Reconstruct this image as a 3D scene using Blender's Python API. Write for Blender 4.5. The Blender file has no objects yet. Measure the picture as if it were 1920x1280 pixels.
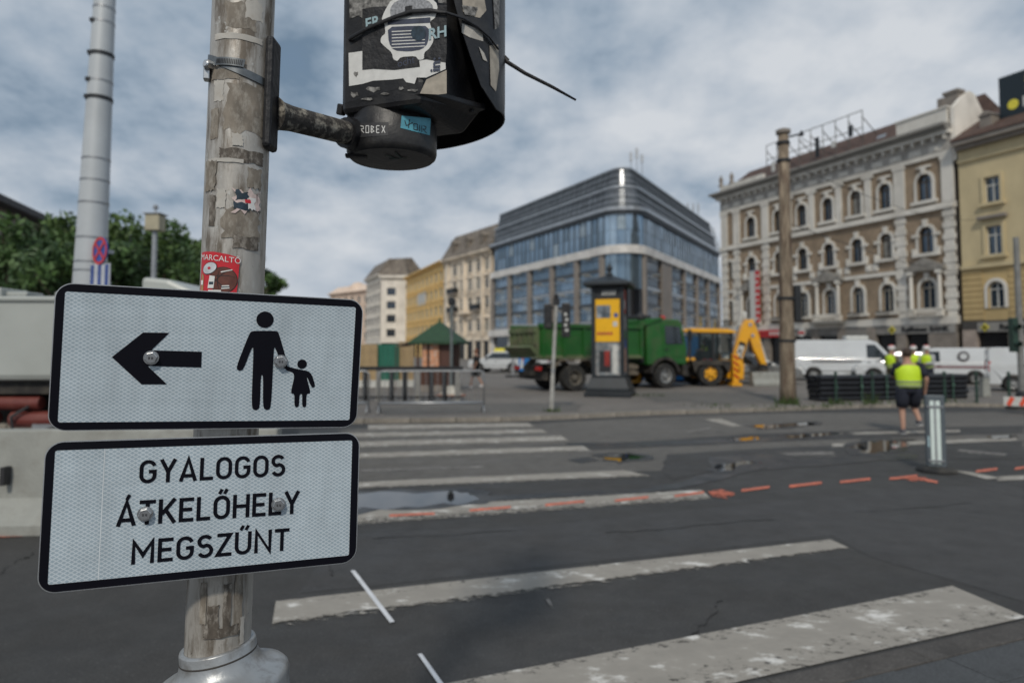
import bpy, bmesh, math, random
import numpy as np
from mathutils import Vector, Matrix, Euler
from mathutils.geometry import tessellate_polygon
R = math.radians
scene = bpy.context.scene
col = scene.collection

# ---------------------------------------------------------------- camera
FPX, PITCH, EYE = 1280.0, R(3.2), 1.72
SHIFT = -(FPX*math.tan(PITCH)-16)/1920
cam = bpy.data.objects.new('camera', bpy.data.cameras.new('camera'))
col.objects.link(cam)
cam.location = (0, 0, EYE)
cam.rotation_euler = (R(90)+PITCH, 0, 0)
cam.data.sensor_width = 36; cam.data.lens = 24; cam.data.shift_y = SHIFT
cam.data.clip_start = .05; cam.data.clip_end = 3000
cam.data.dof.use_dof = True; cam.data.dof.focus_distance = 1.50; cam.data.dof.aperture_fstop = 2.7
scene.camera = cam

# ---------------------------------------------------------------- sky, sun, exposure
SUN_EL, SUN_V = R(42), Vector((-.115, -.993, 0)).normalized()
sun_dir = SUN_V*math.cos(SUN_EL) + Vector((0, 0, math.sin(SUN_EL)))
world = bpy.data.worlds.new('World'); scene.world = world; world.use_nodes = True
wn, wl = world.node_tree.nodes, world.node_tree.links
wn.clear()
def wnode(t, **k):
    n = wn.new(t)
    for a, b in k.items(): setattr(n, a, b)
    return n
def wmath(op, a, b=None):
    n = wnode('ShaderNodeMath', operation=op)
    for i, v in enumerate((a, b)):
        if v is None: continue
        if isinstance(v, (int, float)): n.inputs[i].default_value = v
        else: wl.new(v, n.inputs[i])
    return n.outputs[0]
sky = wnode('ShaderNodeTexSky', sky_type='NISHITA', sun_disc=False, sun_elevation=SUN_EL, sun_rotation=math.atan2(SUN_V.x, SUN_V.y))
tc = wnode('ShaderNodeTexCoord'); sx = wnode('ShaderNodeSeparateXYZ'); wl.new(tc.outputs['Generated'], sx.inputs[0])
den = wmath('ADD', wmath('ABSOLUTE', sx.outputs[2]), .30)
cb = wnode('ShaderNodeCombineXYZ')
wl.new(wmath('DIVIDE', sx.outputs[0], den), cb.inputs[0]); wl.new(wmath('DIVIDE', sx.outputs[1], den), cb.inputs[1])
def wnoise(scale, detail, rough, dist, off):
    mp = wnode('ShaderNodeMapping'); mp.inputs['Location'].default_value = off; wl.new(cb.outputs[0], mp.inputs[0])
    mp.inputs['Scale'].default_value = (1.15, 1, 1)
    n = wnode('ShaderNodeTexNoise'); n.inputs['Scale'].default_value = scale; n.inputs['Detail'].default_value = detail
    n.inputs['Roughness'].default_value = rough; n.inputs['Distortion'].default_value = dist
    wl.new(mp.outputs[0], n.inputs['Vector']); return n.outputs['Fac']
big = wnoise(.75, 3, .5, .1, (25.07, 12.04, 4.57)); fine = wnoise(4.2, 8, .56, .08, (15.43, 14.04, 5.27)); mid_ = wnoise(1.7, 4, .5, .05, (8.4, 2.9, 1.2))
fade = wmath('MINIMUM', wmath('MULTIPLY', wmath('ABSOLUTE', sx.outputs[2]), 5.0), 1)
fine = wmath('ADD', wmath('MULTIPLY', wmath('SUBTRACT', fine, .5), fade), .5)
v = wmath('ADD', wmath('ADD', wmath('MULTIPLY', big, .55), wmath('MULTIPLY', fine, .46)), wmath('MULTIPLY', wmath('SUBTRACT', mid_, .44), .24))
rp = wnode('ShaderNodeValToRGB'); wl.new(v, rp.inputs[0])
e = rp.color_ramp.elements
e[0].position = .37; e[0].color = (.18, .258, .345, 1)
e[1].position = .64; e[1].color = (.70, .735, .78, 1)
m1 = e.new(.45); m1.color = (.35, .432, .53, 1)
m2 = e.new(.54); m2.color = (.53, .59, .665, 1)
cm = wnode('ShaderNodeMix', data_type='RGBA', blend_type='MULTIPLY'); cm.inputs[0].default_value = 1
wl.new(rp.outputs[0], cm.inputs[6]); cm.inputs[7].default_value = (9.0, 9.0, 9.0, 1)
gap = wnode('ShaderNodeMapRange'); gap.inputs[1].default_value = .33; gap.inputs[2].default_value = .45
gap.inputs[3].default_value = .78; gap.inputs[4].default_value = 1; wl.new(v, gap.inputs[0])
mx = wnode('ShaderNodeMix', data_type='RGBA'); wl.new(gap.outputs[0], mx.inputs[0])
wl.new(sky.outputs[0], mx.inputs[6]); wl.new(cm.outputs[2], mx.inputs[7])
bg = wnode('ShaderNodeBackground'); bg.inputs[1].default_value = .1; wl.new(mx.outputs[2], bg.inputs[0])
wo = wnode('ShaderNodeOutputWorld'); wl.new(bg.outputs[0], wo.inputs[0])
sun = bpy.data.objects.new('sun', bpy.data.lights.new('sun', 'SUN')); col.objects.link(sun)
sun.data.energy = 1.9; sun.data.angle = R(5); sun.data.color = (1, .93, .82)
sun.rotation_euler = (-sun_dir).to_track_quat('-Z', 'Y').to_euler()
scene.view_settings.view_transform = 'Standard'; scene.view_settings.look = 'None'
scene.view_settings.exposure = 0.0; scene.view_settings.gamma = 1
scene.render.engine = 'CYCLES'
scene.cycles.use_denoising = True
scene.cycles.max_bounces = 6; scene.cycles.transparent_max_bounces = 12
scene.cycles.sample_clamp_indirect = 6

# ---------------------------------------------------------------- measuring helpers (photo point + real depth -> place)
cP, sP = math.cos(PITCH), math.sin(PITCH)
def ray(x, y):
    b = -(y-640-1920*SHIFT)/FPX
    return Vector(((x-960)/FPX, cP-b*sP, sP+b*cP))
O = Vector((0, 0, EYE))
def D(x, y, Y): r = ray(x, y); return O + r*(Y/r.y)
def G(x, y, z=0.): r = ray(x, y); return O + r*((z-EYE)/r.z)

# ---------------------------------------------------------------- mesh helpers
class MB:
    def __init__(s): s.v = []; s.f = []
    def add(s, vs, fs):
        n = len(s.v); s.v += [tuple(p) for p in vs]; s.f += [tuple(i+n for i in f) for f in fs]; return s
    def box(s, x0, x1, y0, y1, z0, z1):
        return s.add([(x0,y0,z0),(x1,y0,z0),(x1,y1,z0),(x0,y1,z0),(x0,y0,z1),(x1,y0,z1),(x1,y1,z1),(x0,y1,z1)],
                     [(3,2,1,0),(4,5,6,7),(0,1,5,4),(1,2,6,5),(2,3,7,6),(3,0,4,7)])
    def obox(s, c, size, rot=(0,0,0)):
        m = Euler(rot).to_matrix(); c = Vector(c); a, b, d = size[0]/2, size[1]/2, size[2]/2
        vs = [c + m@Vector((x*a, y*b, z*d)) for z in (-1,1) for x, y in ((-1,-1),(1,-1),(1,1),(-1,1))]
        return s.add(vs, [(3,2,1,0),(4,5,6,7),(0,1,5,4),(1,2,6,5),(2,3,7,6),(3,0,4,7)])
    def frus(s, p, q, r0, r1=None, n=14, cap=True):
        return s.tube([p, q], [r0, r0 if r1 is None else r1], n, cap)
    def tube(s, pts, r, n=10, cap=True, flat=1.0):
        pts = [Vector(p) for p in pts]; rs = r if isinstance(r, (list, tuple)) else [r]*len(pts)
        prev = None; vs = []
        for i, p in enumerate(pts):
            t = (pts[min(i+1, len(pts)-1)] - pts[max(i-1, 0)]).normalized()
            if prev is None:
                a = Vector((0,0,1)) if abs(t.z) < .9 else Vector((1,0,0))
                nx = t.cross(a).normalized()
            else:
                nx = (prev - t*prev.dot(t)).normalized()
            prev = nx; ny = t.cross(nx)
            vs += [p + (nx*math.cos(k*2*math.pi/n)*flat + ny*math.sin(k*2*math.pi/n))*rs[i] for k in range(n)]
        fs = []
        for i in range(len(pts)-1):
            for k in range(n): fs.append((i*n+k, i*n+(k+1)%n, (i+1)*n+(k+1)%n, (i+1)*n+k))
        if cap: fs.append(tuple(range(n-1, -1, -1))); fs.append(tuple((len(pts)-1)*n+k for k in range(n)))
        return s.add(vs, fs)
    def lathe(s, prof, c=(0,0,0), n=24, axis='z', cap=True):
        vs, fs = [], []
        for r, z in prof:
            for k in range(n):
                a = k*2*math.pi/n; x, y = r*math.cos(a), r*math.sin(a)
                p = {'z':(x,y,z),'y':(x,z,-y),'x':(z,x,y)}[axis]
                vs.append((p[0]+c[0], p[1]+c[1], p[2]+c[2]))
        for i in range(len(prof)-1):
            for k in range(n): fs.append((i*n+k, i*n+(k+1)%n, (i+1)*n+(k+1)%n, (i+1)*n+k))
        if cap: fs.append(tuple(range(n-1,-1,-1))); fs.append(tuple((len(prof)-1)*n+k for k in range(n)))
        return s.add(vs, fs)
    def prism(s, poly, c0, c1, plane='xz'):
        """poly in the plane, pulled out from c0 to c1 along the third axis"""
        n = len(poly); ar = sum(poly[i][0]*poly[(i+1)%n][1]-poly[(i+1)%n][0]*poly[i][1] for i in range(n))
        if ar < 0: poly = poly[::-1]
        P = {'xz': lambda a,b,c: (a,c,b), 'xy': lambda a,b,c: (a,b,c), 'yz': lambda a,b,c: (c,a,b)}[plane]
        vs = [P(a,b,c0) for a,b in poly] + [P(a,b,c1) for a,b in poly]
        fs = [tuple(range(n-1,-1,-1)), tuple(range(n,2*n))] + [(i,(i+1)%n,n+(i+1)%n,n+i) for i in range(n)]
        return s.add(vs, fs)
    def sheet(s, poly, z):
        return s.add([(p[0],p[1],z) for p in poly], [tuple(range(len(poly)))])
    def ball(s, c, r, sc=(1,1,1), n=12, m=8):
        vs, fs = [], []
        for i in range(1, m):
            t = math.pi*i/m
            for k in range(n):
                a = 2*math.pi*k/n
                vs.append((c[0]+r*sc[0]*math.sin(t)*math.cos(a), c[1]+r*sc[1]*math.sin(t)*math.sin(a), c[2]+r*sc[2]*math.cos(t)))
        vs += [(c[0],c[1],c[2]+r*sc[2]), (c[0],c[1],c[2]-r*sc[2])]
        N = (m-1)*n
        for i in range(m-2):
            for k in range(n): fs.append((i*n+k, (i+1)*n+k, (i+1)*n+(k+1)%n, i*n+(k+1)%n))
        for k in range(n):
            fs.append((N, k, (k+1)%n)); fs.append((N+1, (m-2)*n+(k+1)%n, (m-2)*n+k))
        return s.add(vs, fs)
    def mesh(s, name, mat=None, smooth=False, fix=True):
        me = bpy.data.meshes.new(name); me.from_pydata(s.v, [], s.f)
        if fix:
            bm = bmesh.new(); bm.from_mesh(me); bmesh.ops.recalc_face_normals(bm, faces=bm.faces); bm.to_mesh(me); bm.free()
        if mat: me.materials.append(mat)
        if smooth:
            me.polygons.foreach_set('use_smooth', [True]*len(me.polygons))
        return me
def tag(o, label=None, cat=None, group=None, kind=None):
    for k, x in (('label',label),('category',cat),('group',group),('kind',kind)):
        if x: o[k] = x
    return o
def link(name, data, parent=None, loc=None, rot=None):
    o = bpy.data.objects.new(name, data); col.objects.link(o)
    if parent: o.parent = parent
    if loc is not None: o.location = loc
    if rot is not None: o.rotation_euler = rot
    return o
def obj(name, mb, mat, parent=None, smooth=False, bevel=0, loc=None, rot=None, fix=True, auto=None):
    me = mb if isinstance(mb, bpy.types.Mesh) else mb.mesh(name, mat, smooth, fix)
    o = link(name, me, parent, loc, rot)
    if auto: me.polygons.foreach_set('use_smooth', [True]*len(me.polygons)); me.set_sharp_from_angle(angle=R(auto))
    if bevel:
        m = o.modifiers.new('bevel', 'BEVEL'); m.width = bevel; m.segments = 2; m.limit_method = 'ANGLE'; m.angle_limit = R(40)
    return o
def thing(name, label, cat, loc=(0,0,0), rz=0, group=None):
    return tag(link(name, None, None, loc, (0,0,rz)), label, cat, group)
def copy_tree(o, parent=None):
    c = o.copy(); col.objects.link(c); c.parent = parent
    for ch in o.children: copy_tree(ch, c)
    return c

# ---------------------------------------------------------------- materials
def nt(name):
    m = bpy.data.materials.new(name); m.use_nodes = True
    return m, m.node_tree.nodes, m.node_tree.links, m.node_tree.nodes['Principled BSDF']
def mk(name, c, rough=.6, metal=0., var=.12, scale=6., bump=0., bscale=40., spec=.5, coat=0., dirt=None, dscale=3., damt=.5, stretch=(1,1,1), emis=0):
    m, n, l, b = nt(name)
    b.inputs['Roughness'].default_value = rough; b.inputs['Metallic'].default_value = metal
    b.inputs['Specular IOR Level'].default_value = spec; b.inputs['Coat Weight'].default_value = coat
    t = n.new('ShaderNodeTexCoord'); mp = n.new('ShaderNodeMapping'); l.new(t.outputs['Object'], mp.inputs[0]); mp.inputs['Scale'].default_value = stretch
    no = n.new('ShaderNodeTexNoise'); no.inputs['Scale'].default_value = scale; no.inputs['Detail'].default_value = 6; l.new(mp.outputs[0], no.inputs['Vector'])
    rp = n.new('ShaderNodeValToRGB'); l.new(no.outputs['Fac'], rp.inputs[0])
    rp.color_ramp.elements[0].position = .3; rp.color_ramp.elements[1].position = .7
    rp.color_ramp.elements[0].color = (*[x*(1-var) for x in c], 1); rp.color_ramp.elements[1].color = (*[min(1, x*(1+var)) for x in c], 1)
    out = rp.outputs[0]
    if dirt:
        n2 = n.new('ShaderNodeTexNoise'); n2.inputs['Scale'].default_value = dscale; n2.inputs['Detail'].default_value = 8; n2.inputs['Roughness'].default_value = .65
        l.new(mp.outputs[0], n2.inputs['Vector'])
        mr = n.new('ShaderNodeMapRange'); mr.inputs[1].default_value = .48; mr.inputs[2].default_value = .66; mr.inputs[4].default_value = damt; l.new(n2.outputs['Fac'], mr.inputs[0])
        mx = n.new('ShaderNodeMix'); mx.data_type = 'RGBA'; l.new(mr.outputs[0], mx.inputs[0]); l.new(out, mx.inputs[6]); mx.inputs[7].default_value = (*dirt, 1)
        out = mx.outputs[2]
    l.new(out, b.inputs['Base Color'])
    if bump:
        n3 = n.new('ShaderNodeTexNoise'); n3.inputs['Scale'].default_value = bscale; n3.inputs['Detail'].default_value = 4; l.new(mp.outputs[0], n3.inputs['Vector'])
        bp = n.new('ShaderNodeBump'); bp.inputs['Strength'].default_value = bump; bp.inputs['Distance'].default_value = .01
        l.new(n3.outputs['Fac'], bp.inputs['Height']); l.new(bp.outputs[0], b.inputs['Normal'])
    if emis:
        b.inputs['Emission Color'].default_value = (*c, 1); b.inputs['Emission Strength'].default_value = emis
    return m
def text_mesh(body, size, mat, name='lettering', bold=0., align='CENTER', depth=0.):
    cu = bpy.data.curves.new('t', 'FONT'); cu.body = body; cu.size = size; cu.offset = bold; cu.extrude = depth
    cu.align_x = align; cu.align_y = 'CENTER'; cu.resolution_u = 3
    o = bpy.data.objects.new('t', cu); col.objects.link(o)
    dg = bpy.context.evaluated_depsgraph_get()
    me = bpy.data.meshes.new_from_object(o.evaluated_get(dg)); me.name = name
    bpy.data.objects.remove(o); bpy.data.curves.remove(cu)
    me.materials.clear(); me.materials.append(mat)
    return me
rng = random.Random(7)
# ================================================================ ground
def ground_mat(name, base, fine, var, patch, rough, wet=0):
    m, n, l, b = nt(name)
    t = n.new('ShaderNodeTexCoord')
    def noise(s, d, r=.55):
        x = n.new('ShaderNodeTexNoise'); x.inputs['Scale'].default_value = s; x.inputs['Detail'].default_value = d; x.inputs['Roughness'].default_value = r
        l.new(t.outputs['Object'], x.inputs['Vector']); return x.outputs['Fac']
    def rng_(i, a, b_, lo, hi):
        x = n.new('ShaderNodeMapRange'); x.inputs[1].default_value = a; x.inputs[2].default_value = b_; x.inputs[3].default_value = lo; x.inputs[4].default_value = hi
        l.new(i, x.inputs[0]); return x.outputs[0]
    def mul(a, b_):
        x = n.new('ShaderNodeMath'); x.operation = 'MULTIPLY'; l.new(a, x.inputs[0]); l.new(b_, x.inputs[1]); return x.outputs[0]
    f = mul(mul(rng_(noise(.35, 5), .3, .7, 1-patch, 1+patch), rng_(noise(75, 4, .7), .3, .7, 1-fine, 1+fine)), rng_(noise(4, 9, .72), .3, .7, 1-1.6*var, 1+1.6*var))
    f = mul(f, rng_(noise(1.3, 10, .75), .58, .70, 1, .62))
    v = n.new('ShaderNodeTexVoronoi'); v.inputs['Scale'].default_value = 95; l.new(t.outputs['Object'], v.inputs['Vector'])
    sp = rng_(v.outputs['Color'], .84, .99, 1, 1.8)
    f = mul(f, sp)
    cr = n.new('ShaderNodeVectorMath'); cr.operation = 'SCALE'; cr.inputs[0].default_value = base; l.new(f, cr.inputs['Scale'])
    l.new(cr.outputs[0], b.inputs['Base Color'])
    l.new(rng_(noise(2.2, 6), .35, .65, rough-.12, rough+.1), b.inputs['Roughness'])
    bp = n.new('ShaderNodeBump'); bp.inputs['Strength'].default_value = .55; bp.inputs['Distance'].default_value = .004
    l.new(noise(170, 4), bp.inputs['Height']); l.new(bp.outputs[0], b.inputs['Normal'])
    return m
ASPH = ground_mat('asphalt', (.046, .0445, .043), .42, .14, .18, .78)
ASPH_NEW = ground_mat('asphalt_newer', (.050, .0485, .048), .34, .12, .08, .74)
ASPH_OLD = ground_mat('asphalt_older', (.115, .108, .098), .25, .14, .14, .85)
ASPH_WET = ground_mat('asphalt_damp', (.020, .020, .021), .15, .15, .15, .42)
PAVE = ground_mat('pavement_asphalt', (.162, .147, .132), .2, .12, .15, .9)
SLAB = ground_mat('paving_concrete', (.060, .064, .068), .3, .15, .15, .85)
KERB = ground_mat('kerb_stone', (.26, .235, .20), .2, .2, .2, .9)
KERB_DK = ground_mat('kerb_stone_dark', (.075, .069, .064), .3, .2, .2, .9)

def paint_mat(name, c, dirty, keep, scale=9):
    m, n, l, b = nt(name)
    t = n.new('ShaderNodeTexCoord'); b.inputs['Roughness'].default_value = .8
    def noise(s, d, r=.6, st=(1,1,1)):
        mp = n.new('ShaderNodeMapping'); mp.inputs['Scale'].default_value = st; mp.inputs['Rotation'].default_value = (0, 0, R(-19)); l.new(t.outputs['Object'], mp.inputs[0])
        x = n.new('ShaderNodeTexNoise'); x.inputs['Scale'].default_value = s; x.inputs['Detail'].default_value = d; x.inputs['Roughness'].default_value = r
        l.new(mp.outputs[0], x.inputs['Vector']); return x.outputs['Fac']
    rp = n.new('ShaderNodeValToRGB'); l.new(noise(3.2, 9, .68, (1, 1.6, 1)), rp.inputs[0])
    rp.color_ramp.elements[0].position = .40; rp.color_ramp.elements[0].color = (*dirty, 1)
    rp.color_ramp.elements[1].position = .64; rp.color_ramp.elements[1].color = (*c, 1)
    mid = rp.color_ramp.elements.new(.56); mid.color = (*[d*1.15 for d in dirty], 1)
    l.new(rp.outputs[0], b.inputs['Base Color'])
    at = n.new('ShaderNodeAttribute'); at.attribute_name = 'edge'
    ad = n.new('ShaderNodeMath'); ad.operation = 'ADD'; l.new(noise(scale*1.7, 12, .8, (.8, 1.3, 1)), ad.inputs[0]); l.new(at.outputs['Fac'], ad.inputs[1])
    mr = n.new('ShaderNodeMapRange'); mr.inputs[1].default_value = keep; mr.inputs[2].default_value = keep+.085; l.new(ad.outputs[0], mr.inputs[0])
    tr = n.new('ShaderNodeBsdfTransparent'); ms = n.new('ShaderNodeMixShader')
    l.new(mr.outputs[0], ms.inputs[0]); l.new(tr.outputs[0], ms.inputs[1]); l.new(b.outputs[0], ms.inputs[2])
    l.new(ms.outputs[0], n['Material Output'].inputs[0])
    bp = n.new('ShaderNodeBump'); bp.inputs['Strength'].default_value = .4; bp.inputs['Distance'].default_value = .003; l.new(noise(150, 3), bp.inputs['Height']); l.new(bp.outputs[0], b.inputs['Normal'])
    return m
ZEBRA = paint_mat('worn_road_paint', (.68, .66, .62), (.285, .263, .23), .365)
ZEBRA_FAINT = paint_mat('faint_road_paint', (.36, .35, .33), (.17, .16, .15), .50)
SPRAY_W = paint_mat('white_spray', (.72, .73, .75), (.60, .61, .63), .30)
SPRAY_O = paint_mat('orange_spray', (.88, .21, .11), (.55, .16, .10), .465, 22)
WATER = mk('puddle_water', (.012, .012, .013), .015, var=.02, spec=.8)

road = obj('road', MB().sheet([(-400,-60),(400,-60),(400,500),(-400,500)], 0), ASPH); tag(road, 'dark worn asphalt road crossing the square', 'road', kind='structure')
def strip(name, px, mat, z, parent=road, wear=(0, 0), nseg=24, nw=8, world=False):
    """a painted quad: four photo points on the ground, wear lifts the paint towards its far and near edge"""
    q = [Vector((p[0], p[1], 0)) if world else G(*p) for p in px]
    vs, fs, ed = [], [], []
    for i in range(nseg+1):
        for j in range(nw+1):
            s, t = i/nseg, j/nw
            p = (q[0]*(1-s)+q[1]*s)*(1-t) + (q[3]*(1-s)+q[2]*s)*t
            vs.append((p.x, p.y, z)); ed.append(-wear[0]*max(0, 1-t*2.2)**1.5 - wear[1]*max(0, (t-.45)/.55)**1.2 + (.12 if .2 < t < .6 else 0))
    for i in range(nseg):
        for j in range(nw): a = i*(nw+1)+j; fs.append((a, a+nw+1, a+nw+2, a+1))
    mb = MB().add(vs, fs); me = mb.mesh(name, mat, fix=False)
    at = me.attributes.new('edge', 'FLOAT', 'POINT'); at.data.foreach_set('value', ed)
    return obj(name, me, None, parent)
def wob(px, amp=.06, n=5, seed=1):
    r = random.Random(seed); q = [G(*p) for p in px]; out = []
    for i in range(len(q)):
        a, b = q[i], q[(i+1)%len(q)]; d = b-a; nn = Vector((-d.y, d.x, 0)).normalized()
        for k in range(n): out.append(a + d*(k/n) + nn*(r.uniform(-amp, amp) if k else 0)*min(1, d.length))
    return [(p.x, p.y) for p in out]
def patch(name, px, mat, z, amp=.05, n=5, seed=1):
    return obj(name, MB().sheet(wob(px, amp, n, seed), z), mat, road)
# areas of older and newer asphalt
patch('road_patch', [(640,1000),(1000,985),(1330,952),(1920,900),(1920,1128),(1640,1046),(1560,1004),(700,1098),(560,1112)], ASPH_NEW, .002, .02, 3, 3)
patch('road_patch', [(560,905),(1245,882),(1420,862),(1650,858),(1920,842),(1920,772),(1480,774),(1230,782),(945,797),(560,806)], ASPH_OLD, .0025, .03, 4, 4)
patch('road_patch', [(1250,852),(1480,838),(1920,826),(1920,860),(1600,862),(1400,870),(1260,900),(1240,880)], ASPH, .0045, .03, 4, 5)
patch('road_patch', [(980,838),(1230,826),(1400,814),(1920,797),(1920,812),(1450,828),(1240,838),(1000,848)], ASPH, .005, .03, 4, 15)
# wet gullies and puddles
for i, (px, am) in enumerate([
    ([(890,934),(1000,926),(1120,921),(1170,922),(1255,908),(1330,888),(1410,872),(1470,862),(1480,868),(1420,882),(1340,902),(1270,917),(1180,929),(1080,931),(900,941)], .05),
    ([(1480,862),(1600,856),(1720,852),(1720,860),(1560,872),(1420,882)], .05),
    ([(1060,831),(1230,828),(1500,818),(1700,806),(1700,812),(1500,826),(1260,834),(1080,838)], .03),
    ([(1064,862),(1105,857),(1125,863),(1090,869)], .05), ([(1330,858),(1420,850),(1500,862),(1340,880)], .08)]):
    patch('damp_asphalt', px, ASPH_WET, .006+.0004*i, am, 4, 20+i)
for i, px in enumerate([
    [(560,930),(680,926),(845,921),(880,926),(898,936),(880,943),(760,951),(560,962)],
    [(1370,822),(1420,819),(1424,824),(1380,827)], [(1410,798),(1520,792),(1530,797),(1430,804)],
    [(1470,816),(1560,811),(1590,814),(1480,822)], [(1600,833),(1650,826),(1705,828),(1690,839),(1640,851),(1605,848)],
    [(1120,855),(1180,850),(1215,857),(1160,866)], [(1340,874),(1400,866),(1430,868),(1350,884)], [(1855,818),(1900,816),(1895,821),(1858,822)]]):
    cx_, cy_ = sum(p[0] for p in px)/len(px), sum(p[1] for p in px)/len(px)
    patch('damp_asphalt', [(cx_+(p[0]-cx_)*1.25, cy_+(p[1]-cy_)*1.45) for p in px], ASPH_WET, .0079+.00003*i, .15, 5, 140+i)
    o = patch('puddle', px, WATER, .0082+.0003*i, .12, 5, 40+i)
# zebra crossing and lines (corner order: far left, far right, near right, near left)
for px, mat, w in [
    ([(830,1284),(1785,1099),(1925,1158),(760,1420)], ZEBRA, (.03, .02)),
    ([(517,1128),(1557,1012),(1612,1037),(506,1198)], ZEBRA, (.0, .42)),
    ([(560,956),(1312,916),(1335,936),(560,992)], ZEBRA, (.25, .12)),
    ([(560,909),(1168,882),(1243,897),(560,925)], ZEBRA, (.0, .30)),
    ([(560,882),(900,872),(915,880),(560,895)], ZEBRA_FAINT, (.1, .25)),
    ([(560,854),(1092,836),(1115,848),(560,867)], ZEBRA, (.0, .22)),
    ([(560,831),(1052,817),(1072,830),(560,845)], ZEBRA, (.05, .2)),
    ([(560,814),(1014,805),(1032,813),(560,825)], ZEBRA, (.05, .15)),
    ([(690,797),(990,793),(1004,801),(690,807)], ZEBRA, (.0, .1))]:
    strip('crossing_stripe', px, mat, .0072, wear=w)
for px, mat in [
    ([(1545,812),(1800,806),(1800,810),(1545,816)], ZEBRA), ([(1560,832),(1610,829),(1612,836),(1560,838)], ZEBRA),
    ([(1660,829),(1905,821),(1908,826),(1665,836)], ZEBRA), ([(1320,786),(1352,785),(1392,799),(1372,800)], ZEBRA),
    ([(1450,848),(1560,845),(1570,858),(1500,858)], ZEBRA_FAINT), ([(1800,842),(1890,850),(1880,858),(1790,848)], ZEBRA_FAINT),
    ([(1785,882),(1820,885),(1880,897),(1850,899)], ZEBRA), ([(1870,894),(1940,890),(1940,899),(1870,902)], ZEBRA),
    ([(1285,808),(1330,800),(1335,808),(1290,815)], ZEBRA_FAINT), ([(1020,1121),(1027,1120),(1040,1140),(1034,1142)], ZEBRA_FAINT)]:
    strip('road_line', px, mat, .0078, nseg=8)
for px in [[(657,1071),(665,1070),(740,1167),(731,1169)], [(783,1228),(791,1227),(836,1290),(826,1291)]]:
    strip('chalk_mark', px, SPRAY_W, .0092, nseg=8)
dash = [(730,815,968,964),(880,958,958,952),(1022,1096,948,941),(1153,1216,940,933),(1265,1320,931,924),(1390,1443,921,914),(1480,1541,913,906),
        (1575,1632,905,899),(1668,1720,899,893),(1735,1758,901,905),(1830,1870,885,880),(1903,1930,880,876),(-40,55,1009,1004)]
for i, (a, b, ya, yb) in enumerate(dash):
    strip('orange_dash', [(a,ya-3),(b,yb-3),(b,yb+2),(a,ya+2)], SPRAY_O, .0094, nseg=6, nw=2)
for i, px in enumerate([[(1328,922),(1350,918),(1372,923),(1374,930),(1360,932),(1366,938),(1350,934),(1336,931)], [(1697,896),(1715,893),(1738,897),(1735,902),(1712,903),(1700,900)]]):
    o = strip('orange_mark', [px[0], px[2], px[3], px[-1]], SPRAY_O, .0098, nseg=6, nw=3)
    patch('orange_mark', px, SPRAY_O, .0102, .18, 4, 60+i)

# cracks in the asphalt
CRK = mk('crack_dark', (.012,.012,.012), .9)  # flat dark colour of the crack strips
for i, pl in enumerate([[(-5,1082),(18,1062),(34,1050),(52,1046),(64,1034)], [(618,1058),(622,1072),(620,1086)], [(900,1108),(990,1092),(1100,1075),(1240,1062)], [(1140,1000),(1250,992),(1380,978),(1465,975)], [(940,868),(1010,860),(1080,852)], [(1300,1190),(1340,1150),(1352,1120)], [(700,1010),(860,1002),(1010,990)], [(1600,960),(1700,955),(1850,940)]]):
    q = [G(*p) for p in pl]; pts = []
    rr = random.Random(300+i)
    for a, b in zip(q, q[1:]):
        for k in range(6): p = a.lerp(b, k/6); pts.append(p+Vector((rr.uniform(-.02,.02), rr.uniform(-.03,.03), 0)))
    vs = []
    for k, p in enumerate(pts):
        w = rr.uniform(.002,.008); vs += [(p.x, p.y-w, .0062), (p.x, p.y+w, .0062)]
    obj('crack', MB().add(vs, [(2*k,2*k+2,2*k+3,2*k+1) for k in range(len(pts)-1)]), CRK, road)
# far pavement with its kerb of single stones
KL = [Vector(p) for p in [(-60,9.5,0),(-14,14.8,0),(-3.47,16.15,0),(-.25,16.5,0),(3.69,18.2,0),(7.77,19.47,0),(10.3,20.36,0),(13.54,20.93,0),(15.4,20.6,0),(18,19.4,0),(60,12,0)]]
PZ = .10
pav = obj('far_pavement', MB().sheet([(p.x, p.y+.13) for p in KL]+[(400,12.13),(400,480),(-400,480),(-400,9.63)], PZ), PAVE); tag(pav, 'raised grey asphalt pavement of the square beyond the crossing', 'pavement', kind='structure')
kerb = tag(link('kerb', None), 'row of pale kerb stones along the far pavement', 'kerb', kind='structure')
ks = MB().box(-.49,.49,-.02,.13,0,PZ+.012).mesh('kerb_stone', KERB)
pos = []
for a, b in zip(KL, KL[1:]):
    d = b-a; k = max(1, round(d.length)); 
    for i in range(k): pos.append((a+d*((i+.5)/k), math.atan2(d.y, d.x), d.length/k))
for p, an, L in pos:
    if -12 < p.x < 19:
        o = link('kerb_stone', ks, kerb, (p.x, p.y, rng.uniform(-.006, .004)), (0, rng.uniform(-.006,.006), an)); o.scale.x = L
for a, b in ((KL[0], KL[1]), (KL[-2], KL[-1])):
    d = b-a; c = (a+b)/2; o = link('kerb_run', ks, kerb, (c.x, c.y, -.003), (0,0,math.atan2(d.y,d.x))); o.scale.x = d.length
for i, px in enumerate([[(1180,742),(1400,738),(1450,752),(1230,760)], [(700,770),(930,762),(1100,764),(1080,778),(720,786)], [(1290,752),(1455,744),(1455,762),(1300,764)]]):
    q = wob(px, .1, 5, 70+i); obj('pavement_patch', MB().sheet(q, PZ+.003+.002*i), ASPH_OLD, pav)

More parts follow.
